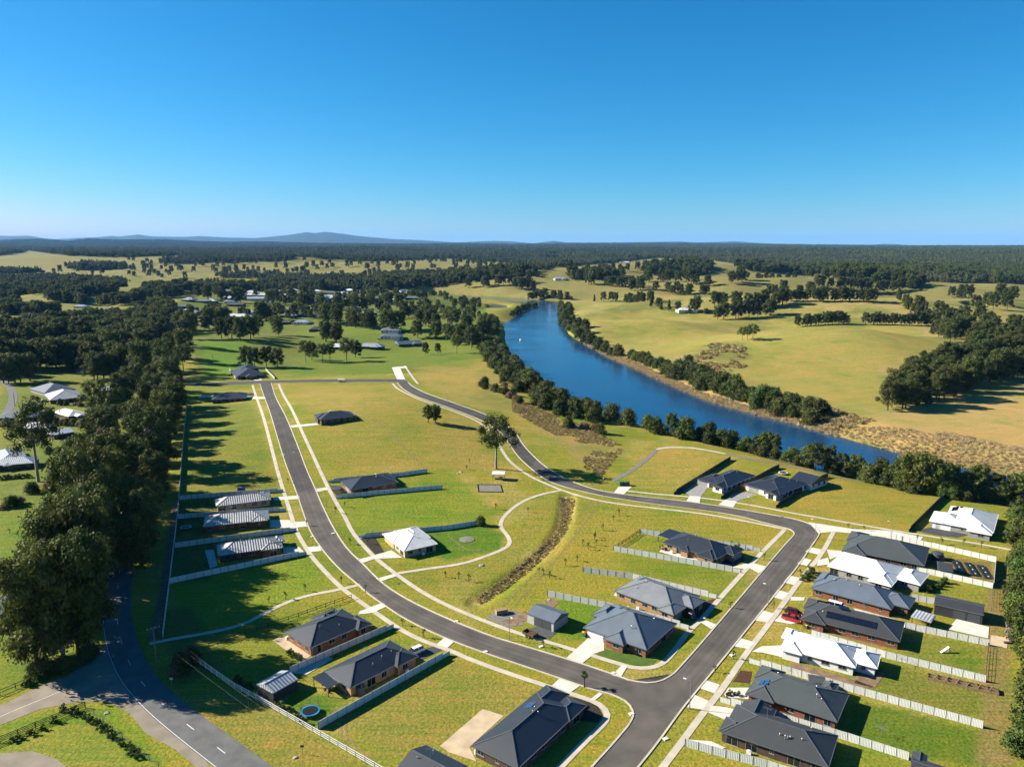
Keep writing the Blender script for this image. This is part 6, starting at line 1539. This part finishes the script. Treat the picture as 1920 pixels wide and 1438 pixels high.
NEAR = sorted(((1230,812,'bush',1.15),(1258,817,'bank',.85),(1285,822,'bush',1.35),(1312,826,'bush_dark',.9),(1330,828,'bush_dark',1.25),(1350,834,'bush',1.1),(1372,838,'bush_dark',1.2),(1398,846,'bush',1.0),(1418,851,'bank',.85),(1436,856,'bank',.95),(1450,858,'bank',.95),(1487,868,'bush',.95),(1512,877,'bank',.85),(1528,882,'bank',1.0),(1550,886,'bank',1.1),(1578,892,'bank',.95),(1592,896,'bush_dark',1.1),(1605,897,'bank',.95),(1630,905,'bush_dark',1.25),(1650,908,'bank',1.0),(1668,912,'bush_dark',1.1),(1682,914,'bank',1.05),(1700,919,'bank',1.2),(1716,921,'bank',1.15),(1732,925,'bank',1.2),(1748,926,'bush_dark',1.1),(1762,930,'bank',1.15),(1780,932,'bank',1.05),(1796,934,'bush_dark',1.1),(1812,936,'bank',1.0),(1830,938,'bank',1.1),(1848,941,'bush_dark',1.1),(1866,943,'bank',1.0),(1884,945,'bush_dark',1.1),(1902,947,'bank',1.0),(1920,950,'bank',1.1),(1940,952,'bank',1.1),(1565,889,'bush',.8),(1640,906,'bush',.9),(1690,917,'bush',1.0),(1740,926,'bush',.9),(1788,934,'bush',.9),(1838,940,'bush',.9)))
for ni, (x, y, k, s) in enumerate(NEAR):
    tree((x, y), k, 'riverside tree between gravel path and water, %s from the upstream end' % nth(ni), NG, s * 1.2, 'riverside_tree')
row([(1215,808),(1300,826),(1400,848),(1500,874),(1600,898),(1700,920),(1800,937),(1900,949)], 44, 2.5, ['bush_dark', 'bush'], 'low bush filling the gaps under the near bank trees', 'low bushes of the near river bank', .8, 'low_bush', 'bush')
FL = 'dense dark bush on the far river bank below the paddocks'; FG = 'bushes of the far river bank'
for ri_, (px, n, j) in enumerate((([(1052,572),(1056,600),(1075,625),(1110,648),(1160,672)], 40, 4), ([(1062,575),(1072,605),(1105,635),(1150,658)], 18, 4), ([(1180,672),(1230,692),(1270,708)], 10, 3), ([(1255,700),(1300,716),(1345,736),(1400,752),(1450,766),(1500,780),(1530,790)], 40, 5), ([(1280,692),(1300,700),(1330,720),(1380,738)], 14, 4), ([(1440,756),(1500,768),(1540,785)], 10, 5))):
    row(px, n, j, ['bush_dark', 'bush_dark', 'bush'], ['dark bush at the water edge of the far bank near the river bend', 'dark bush behind the water edge near the river bend', 'dark bush in the thin middle stretch of the far bank', 'dark bush of the far bank behind the tan reeds', 'dark bush in the knot where the paddock gully meets the far bank', 'dark bush near the swampy end of the far bank'][ri_], FG, 1.55, 'far_bank_bush', 'bush')
for px, n, j, k, s, lb in (([(1492,613),(1592,609)], 12, 2, ['gum_dark'], .62, 'dark tree of the left clump on the paddock crest'), ([(1622,609),(1745,612)], 14, 2, ['gum_dark'], .62, 'dark tree of the right clump on the paddock crest'),
                          ([(1468,565),(1640,567)], 20, 4, ['gum_dark'], .80, 'windbreak tree in the straight row beyond the paddock crest'), ([(1528,541),(1690,545)], 14, 6, ['gum_dark'], 1.0, 'tree of the broken row behind the straight windbreak'),
                          ([(1110,565),(1170,566),(1230,578),(1280,585)], 26, 5, ['gum_dark', 'cone'], .72, 'windbreak tree along the top of the river paddock'), ([(1340,573),(1400,580),(1480,572)], 13, 8, ['gum_dark'], .95, 'large dark tree in the clump right of the farmhouse'),
                          ([(1280,588),(1300,582),(1325,590)], 5, 5, ['gum', 'bush'], .7, 'garden tree beside the farmhouse across the river'), ([(1385,638),(1420,640)], 3, 3, ['open'], .6, 'small open paddock tree above the gully'), ([(1100,532),(1190,540),(1200,548)], 12, 12, ['gum_dark'], 1.0, 'tree on the rounded hill beyond the river bend'),
                          ([(960,540),(1000,545)], 6, 8, ['gum_dark'], 1.0, 'tree of the dark clump left of the river bend'), ([(1210,528),(1300,535),(1420,530)], 16, 25, ['gum_dark'], 1.1, 'scattered tree on the far pasture'), ([(1750,560),(1800,556),(1870,585),(1900,560)], 14, 10, ['gum_dark'], .95, 'tree by the creek in the far right pasture')):
    row(px, n, j, k, lb, 'paddock trees across the river', s * 1.4, 'paddock_tree', order=True)
PL = 'tree in the broad dark belt winding across the right hand paddocks'; PG = 'trees of the right hand belt'
for ri_, (px, n, j) in enumerate((([(1690,560),(1720,590),(1745,612),(1790,640),(1830,665)], 30, 7), ([(1740,585),(1790,615),(1850,655),(1920,690)], 30, 8), ([(1660,770),(1690,745),(1760,720),(1850,700),(1930,690)], 34, 4), ([(1690,770),(1750,750),(1830,722),(1930,705)], 30, 5), ([(1680,735),(1760,700),(1840,680),(1930,665)], 26, 6), ([(1860,640),(1920,660)], 10, 8))):
    row(px, n, j, ['gum_dark', 'cone', 'gum_dark'], ['dark belt tree beside the right paddock crest clump', 'dark belt tree on the far side of the right hand belt', 'dark belt tree in the front rank facing the dry flat', 'dark belt tree in the second rank above the dry flat', 'dark belt tree along the domed paddock edge', 'dark belt tree where the right hand belt leaves the picture'][ri_], PG, 1.12, 'belt_tree')
EL = 'thick bush in the hedge along the right edge'; EG = 'bushes of the right edge hedge'
for px, n, j in (([(1908,960),(1912,1060),(1916,1160),(1920,1260),(1926,1360),(1930,1450)], 18, 1.2), ([(1930,960),(1940,1100),(1955,1300),(1965,1450)], 14, 1.5)):
    row(px, n, j, ['bush_dark', 'bush', 'bank'], EL, EG, 1.0, 'hedge_bush', 'bush')
ROADS_PX = [A_W + A_E[::-1], C_W2[:-1] + B_IN + B_OUT[::-1] + C_E[4:-1][::-1]]
SL = 'young street tree sapling planted in the grass verge or park'; SG = 'young street trees'
for p in [(640,1093),(572,1108),(535,1123),(505,1130),(645,1060),(690,1020),(629,962),(647,950),(656,1020),(835,1082),(860,1085),(879,1090),(1030,1083),(1010,1075),(1060,1060),(1082,1052),(1103,1030),(1118,1022),(1115,1012),(1018,1078),(1093,1024),(1116,1007),(1130,994),(1150,975),(1160,966),(884,1200),(1018,1213),(1440,1065),(1432,1050),(1370,1140),(1462,1040),(1590,990),(1620,995),(1720,1013),(1765,1020),(1807,1022),(1840,1027),(1500,1080),(1450,1140),(1395,1170),(1375,1235),(1340,1260),(875,880),(880,868),(930,955),(990,960),(755,1172),(795,1195),(685,1110),(1385,1030),(1200,938),(1310,945),(1050,905),(575,985),(540,905),(612,975),(100,985),(65,1000),(18,1000),(35,1005)]:
    if any(inside(q_, np.array([float(p[0])]), np.array([float(p[1])]))[0] for q_ in ROADS_PX): continue
    wh = 'on the grass left of the belt' if p[0] < 150 else 'beside the curving footpath near the red brick house' if p[0] < 600 and p[1] > 1080 else 'beside the long straight road' if p[0] < 660 and p[1] < 1070 else 'in the park near the picnic shelter' if p[1] < 960 and p[0] < 1000 else 'near the drainage swale' if p[0] < 1170 and 960 < p[1] < 1100 else 'on the verge by the turning head' if p[0] > 1560 else 'on the verge of the right hand street' if p[0] > 1320 else 'on the verge of the curving road'
    tree(p, 'sapling', 'young thin sapling ' + wh, SG, 1.0, 'sapling')
HL = 'small clipped shrub in a garden bed or hedge row'; HG = 'garden shrubs'
HLS = ['shrub in the hedge along the topmost right row house', 'conical shrub on the white paving beside the grey green house', 'shrub in the rocky bed beside the red brick house patio', 'shrub behind the white shed along the white rail fence', 'shrub along the white rail fence by the trampoline', 'dark shrub in the corner garden beside the wire fence', 'dark shrub along the four rail fence on the left', 'shrub in the clipped hedge before the left edge house', 'small shrub in the mulch of the fenced navy roof house', 'shrub behind the white roofed house with rear wing', 'shrub along the two rail fence above the side road', 'shrub at the front of the deck house', 'shrub in the front garden of the slate blue tiled house']
for hi, (px, n, s) in enumerate((([(1640,1047),(1700,1060),(1760,1078)], 20, 1.2), ([(1360,1303),(1390,1305)], 4, .9), ([(540,1225),(565,1240)], 8, 1.0), ([(440,1275),(475,1295)], 7, 1.1), ([(515,1320),(545,1340),(575,1358)], 8, 1.2), ([(120,1330),(160,1345),(215,1385),(262,1425)], 16, 1.2), ([(10,1395),(60,1375),(110,1352)], 5, 1.1), ([(0,900),(60,895)], 10, 1.8), ([(640,920),(647,925)], 4, .9), ([(1735,1112),(1760,1100),(1775,1090)], 6, 1.6), ([(40,1290),(80,1272)], 4, 1.5), ([(1370,1022),(1385,1030)], 4, 1.2), ([(1505,1090),(1525,1070)], 7, 1.5))):
    row(px, n, .4, 'shrub', HLS[hi], HG, s, 'garden_shrub', 'shrub', order=True)
row([(985,563),(1015,560),(1048,560),(1078,563)], 16, 8, ['gum_dark', 'bush_dark'], 'dark tree closing the far end of the river reach', 'trees at the river bend', 1.1, 'riverside_tree')
for px, n, j, lb in (([(1400,522),(1560,526),(1700,532)], 16, 20, 'tree of the far row below the forest edge'), ([(1230,545),(1330,550)], 9, 14, 'tree on the slope above the white farmhouse'), ([(1440,552),(1530,553)], 8, 10, 'tree between the windbreak and the broken row'), ([(1340,600),(1400,596),(1460,588)], 9, 6, 'tree along the lane right of the farmhouse'), ([(1760,600),(1850,610),(1920,630)], 12, 10, 'tree beyond the right hand belt'), ([(1100,512),(1180,508),(1260,505)], 12, 25, 'tree on the crest of the farthest pasture'), ([(880,542),(930,536),(990,530)], 9, 14, 'tree on the spur left of the river bend')):
    row(px, n, j, ['gum_dark'], lb, 'paddock trees across the river', 1.25, 'paddock_tree', order=True)
GL = 'garden bush in the acreage gardens left of the belt'; GG = 'garden bushes of the acreage'
GLS = ['garden bush behind the long narrow shed', 'garden bush left of the ribbed hip roof house', 'garden bush below the tall slim gum', 'garden bush around the pale roofed left edge house', 'garden bush under the very tall spreading tree', 'garden bush at the belt foot beside the slim gum', 'garden bush at the left edge above the gabled shed', 'dark bush at the foot of the grey power pole', 'garden bush between the white cottage and the long shed', 'garden bush above the white roofed cottage']
for gi_, (px, n) in enumerate((([(80,850),(140,865),(160,830)], 9), ([(60,745),(70,752)], 2), ([(120,850),(165,825)], 5), ([(0,800),(60,805),(100,790)], 8), ([(60,925),(100,905),(130,895)], 7), ([(170,835),(180,850)], 3), ([(10,955),(40,945)], 4), ([(330,1250),(345,1265),(350,1240)], 4), ([(100,795),(150,800),(165,790)], 8), ([(110,760),(170,762),(190,755)], 8))):
    row(px, n, 1.5, ['bush', 'bush_dark', 'brown'], GLS[gi_], GG, .62, 'garden_bush', 'bush', order=True)

# ------------------------------------------------------------------ things nobody could count: woods, reeds, scrub
def variants(name, metas):
    c = bpy.data.collections.new(name)
    for i, me_ in enumerate(metas): c.objects.link(bpy.data.objects.new('%s_source_%d' % (name, i), me_))
    return c
def scatter(name, P, sc, rot, coll, n_var, label=None, cat=None):
    me_ = bpy.data.meshes.new(name); me_.from_pydata([tuple(map(float, p)) for p in P], [], [])
    a = me_.attributes.new('sc', 'FLOAT_VECTOR', 'POINT'); a.data.foreach_set('vector', np.asarray(sc, np.float32).ravel())
    a = me_.attributes.new('rot', 'FLOAT', 'POINT'); a.data.foreach_set('value', np.asarray(rot, np.float32))
    a = me_.attributes.new('pick', 'INT', 'POINT'); a.data.foreach_set('value', rng.integers(0, n_var, len(P)).astype(np.int32))
    o = obj(name, me_); o['kind'] = 'stuff'
    if label: o['label'] = label; o['category'] = cat
    ng = bpy.data.node_groups.new(name, 'GeometryNodeTree')
    ng.interface.new_socket('Geometry', in_out='INPUT', socket_type='NodeSocketGeometry'); ng.interface.new_socket('Geometry', in_out='OUTPUT', socket_type='NodeSocketGeometry')
    N, L = ng.nodes, ng.links
    gi, go = N.new('NodeGroupInput'), N.new('NodeGroupOutput'); ip = N.new('GeometryNodeInstanceOnPoints')
    ci = N.new('GeometryNodeCollectionInfo'); ci.inputs['Collection'].default_value = coll; ci.inputs['Separate Children'].default_value = True; ci.inputs['Reset Children'].default_value = True
    def attr(nm, ty):
        x = N.new('GeometryNodeInputNamedAttribute'); x.data_type = ty; x.inputs['Name'].default_value = nm
        return [s_ for s_ in x.outputs if s_.enabled and s_.name == 'Attribute'][0]
    cx = N.new('ShaderNodeCombineXYZ'); L.new(attr('rot', 'FLOAT'), cx.inputs['Z'])
    ip.inputs['Pick Instance'].default_value = True
    L.new(gi.outputs[0], ip.inputs['Points']); L.new(ci.outputs[0], ip.inputs['Instance']); L.new(attr('pick', 'INT'), ip.inputs['Instance Index'])
    L.new(cx.outputs[0], ip.inputs['Rotation']); L.new(attr('sc', 'FLOAT_VECTOR'), ip.inputs['Scale']); L.new(ip.outputs[0], go.inputs[0])
    md = o.modifiers.new('scatter', 'NODES'); md.node_group = ng
    return o
def low_tree(seed, h, cr, leafm='leaf_far', n=9, lv=26, sz=.85):
    rs = np.random.default_rng(seed); C, Rd = [], []
    for i in range(n):
        f = (i + .5) / n; a = i * 2.4; rad = cr * .7 * math.sqrt(max(0, 1 - f * f)) * rs.uniform(.4, 1); r = cr * rs.uniform(.36, .52)
        C.append(np.array([rad * math.cos(a), rad * math.sin(a), h * (.28 + .6 * f)])); Rd.append(r)
    V, F = leaf_cards(C, Rd, lv, sz, rs); V = [tuple(v) for v in V]; F = [tuple(f_) for f_ in F]
    for c, r in zip(C, Rd):
        bv, bf = blob(c, r * .72, rs); k = len(V); V += bv; F += [tuple(k + i for i in f_) for f_ in bf]
    return V, F
def grove(seed, n=10, size=34.0):
    rs = np.random.default_rng(seed); V, F = [], []
    for i in range(n):
        v, f = low_tree(seed * 50 + i, rs.uniform(11, 25), rs.uniform(4.2, 6.8)); k = len(V)
        ox, oy = (rs.uniform(-.5, .5, 2)) * size
        V += [(a + ox, b + oy, c) for a, b, c in v]; F += [tuple(k + j for j in q) for q in f]
    return mesh('grove', V, F, 'leaf_far')
GROVES = variants('grove', [grove(k) for k in range(1, 5)])
SINGLE = variants('wood_tree', [TR['gum'][0][1], TR['gum_dark'][0][1], TR['gum_dark'][1][1], TR['gum'][1][1], TR['gum_dark'][2][1]])
# far forest: groves packed on everything wooded beyond two kilometres; spacing grows with distance
pts, scl = [], []
for d0, d1, sp_ in ((1700, 2600, 26.0), (2600, 4200, 32.0), (4200, 7000, 50.0), (7000, 12000, 95.0), (12000, 20000, 180.0)):
    ny = int((d1 - d0) / sp_)
    for i in range(ny):
        yy = d0 + (i + .5) * sp_; hw = yy * .86 + 100; nx = int(2 * hw / sp_)
        xx = (np.arange(nx) + .5) / nx * 2 * hw - hw
        px_ = np.stack([xx + rng.uniform(-.4, .4, nx) * sp_, yy + rng.uniform(-.4, .4, nx) * sp_], 1)
        pts.append(px_); scl.append(np.full(nx, sp_ / 30.0))
pts = np.concatenate(pts); scl = np.concatenate(scl)
pz = hgt(pts[:, 0], pts[:, 1])
ok = ((~px_in(PASTURE_PX, pts[:, 0], pts[:, 1], pz)) | px_in(WOOD_PX, pts[:, 0], pts[:, 1], pz)) & (edge_dist(RIVER, pts[:, 0], pts[:, 1]) > 40) & ~inside(RIVER, pts[:, 0], pts[:, 1])
pp = to_px(pts[:, 0], pts[:, 1], pz)
ok &= ~inside(TOWN_PX, pp[0], pp[1]) & ~px_in(CLEAR_PX, pts[:, 0], pts[:, 1], pz)
ok &= fbm(pts[:, 0] / 260, pts[:, 1] / 260, 77, 2) > np.where(np.hypot(pts[:, 0], pts[:, 1]) < 3200, .40, .30)
pts, scl, pz = pts[ok], scl[ok], pz[ok]
zs = np.clip(scl, .9, 1.6) ** .6 * rng.uniform(.8, 1.15, len(pts))
scatter('forest', np.column_stack([pts, pz - .5]), np.column_stack([scl, scl, zs]), rng.uniform(0, 6.28, len(pts)), GROVES, 4, 'dark gum forest covering the far country to the horizon', 'forest')
# nearer woodland left of and behind the town, and the clumps on the pastures
def wood(name, polys, step, label, s=1.0, keep=.2, ymax=2000):
    W_ = np.concatenate([GM(p)[:, :2] for p in polys]); x0, y0 = W_.min(0); x1, y1 = W_.max(0); y1 = min(y1, ymax); x0, x1 = max(x0, -1600), min(x1, 2200)
    gx, gy = np.meshgrid(np.arange(x0, x1, step), np.arange(max(y0, 150), y1, step)); gx = gx.ravel() + rng.uniform(-.45, .45, gx.size) * step; gy = gy.ravel() + rng.uniform(-.45, .45, gy.size) * step
    z = hgt(gx, gy); k = px_in(polys, gx, gy, z) & ~px_in(CLEAR_PX, gx, gy, z) & (fbm(gx / 70, gy / 70, 55, 2) > keep); gx, gy, z = gx[k], gy[k], z[k]
    sc = s * rng.uniform(.7, 1.25, len(gx)); return scatter(name, np.column_stack([gx, gy, z - .3]), np.column_stack([sc, sc, sc * rng.uniform(.85, 1.15, len(gx))]), rng.uniform(0, 6.28, len(gx)), SINGLE, 5, label, 'woodland')
wood('woodland', WOOD_PX[:2] , 10.5, 'mixed dark woodland filling the left middle distance', 1.05, .56)
wood('woodland', WOOD_PX[2:], 13.0, 'dark woodland clumps on the far pastures', 1.15, .28, 3000)
GEN = [[(330,565),(430,556),(560,552),(700,551),(840,556),(900,570),(900,600),(700,600),(360,600)]]
wood('woodland', GEN, 21.0, 'scattered garden trees between the far town roofs', .72, .49)
wood('woodland', [PASTURE_PX[0], PASTURE_PX[1], PASTURE_PX[3]], 55.0, 'single trees dotted over the farthest pastures', 1.2, .52, 5000)
# reeds and rough scrub
def tuft(seed, n, r, h, w, mat):
    rs = np.random.default_rng(seed); V, F = [], []
    for i in range(n):
        a = rs.uniform(0, 6.28); q = r * math.sqrt(rs.uniform()); x, y = q * math.cos(a), q * math.sin(a); b = rs.uniform(0, 6.28); hh = h * rs.uniform(.6, 1.2); lx, ly = rs.uniform(-.35, .35, 2) * hh; k = len(V)
        V += [(x - w * math.cos(b), y - w * math.sin(b), 0), (x + w * math.cos(b), y + w * math.sin(b), 0), (x + lx + w * .6 * math.cos(b), y + ly + w * .6 * math.sin(b), hh), (x + lx - w * .6 * math.cos(b), y + ly - w * .6 * math.sin(b), hh * .96)]
        F.append((k, k + 1, k + 2, k + 3))
    return mesh('tuft', V, F, mat)
REED = variants('reed_tuft', [tuft(k, 60, 1.9, 1.9, .12, 'reed') for k in range(4)])
SCRB = variants('scrub_tuft', [tuft(k + 20, 40, .9, .8, .12, 'scrub') for k in range(2)] + [tuft(30, 40, .9, .7, .12, 'leaf_brown')] + [tuft(40 + k, 40, .8, .8, .1, 'reed') for k in range(2)])
def fill(name, px, step, coll, nv_, label, s=1.0, keep=0.0, cat='reeds'):
    poly = GM(px)[:, :2]; x0, y0 = poly.min(0); x1, y1 = poly.max(0)
    gx, gy = np.meshgrid(np.arange(x0, x1, step), np.arange(y0, y1, step)); gx = gx.ravel() + rng.uniform(-.5, .5, gx.size) * step; gy = gy.ravel() + rng.uniform(-.5, .5, gy.size) * step
    k = inside([tuple(p) for p in poly], gx, gy) & (fbm(gx / 14, gy / 14, 66, 2) > keep); gx, gy = gx[k], gy[k]; z = hgt(gx, gy); k = z > WATER_Z - .9; gx, gy, z = gx[k], gy[k], z[k]
    z = np.maximum(z, WATER_Z - .3); sc = s * rng.uniform(.6, 1.3, len(gx)); scatter(name, np.column_stack([gx, gy, z]), np.column_stack([sc, sc, sc]), rng.uniform(0, 6.28, len(gx)), coll, nv_, label, cat)
fill('reeds', [(1085,640),(1140,672),(1200,698),(1260,728),(1330,758),(1420,783),(1500,803),(1570,822),(1575,808),(1500,790),(1420,768),(1330,742),(1260,712),(1180,676),(1110,643)], 1.7, REED, 4, 'tan reed strip along the far river edge', .7)
fill('reeds', [(1570,815),(1690,856),(1800,880),(1920,905),(2050,925),(2050,900),(1920,840),(1800,815),(1650,800),(1590,800)], 2.0, REED, 4, 'tan reed marsh beside the river on the right', .42, .2)
fill('undergrowth', [(1050,932),(1078,933),(1075,960),(1066,988),(1053,1010),(1022,1044),(982,1080),(934,1115),(902,1132),(886,1130),(902,1115),(957,1073),(1005,1033),(1042,1000),(1051,970)], 0.75, SCRB, 5, 'rough brown grass choking the park drainage swale', .42, .10, 'rough grass')
fill('undergrowth', [(960,742),(1020,772),(1100,800),(1172,838),(1130,890),(1095,880),(1090,840),(1010,800),(960,772)], 1.25, SCRB, 5, 'rough brown scrub on the slope beside the upper river road', .6, .30, 'scrub')
fill('undergrowth', [(1500,775),(1560,765),(1640,790),(1570,812)], 2.6, SCRB, 5, 'dark swampy scrub at the end of the far bank bushes', 1.6, .2, 'scrub')
fill('undergrowth', [(1330,645),(1400,650),(1400,690),(1340,700),(1300,680)], 4.0, SCRB, 5, 'brown thistle scrub in the paddock gully', 1.8, .45, 'scrub')

# ------------------------------------------------------------------ air
hz = MB(); hz.box(-110000, -3000, -12, 110000, 54000, 780)
hm = bpy.data.materials.new('haze'); hm.use_nodes = True
hn = hm.node_tree.nodes; hn.clear()
ho = hn.new('ShaderNodeOutputMaterial'); pv = hn.new('ShaderNodeVolumePrincipled')
pv.inputs['Color'].default_value = (0.16, 0.47, 0.97, 1); pv.inputs['Density'].default_value = 0.000017; pv.inputs['Anisotropy'].default_value = 0.0
hm.node_tree.links.new(pv.outputs[0], ho.inputs['Volume'])
MATS['haze'] = hm
ho_ = obj('haze', mesh('haze', hz.V, hz.F, hm)); ho_['kind'] = 'stuff'
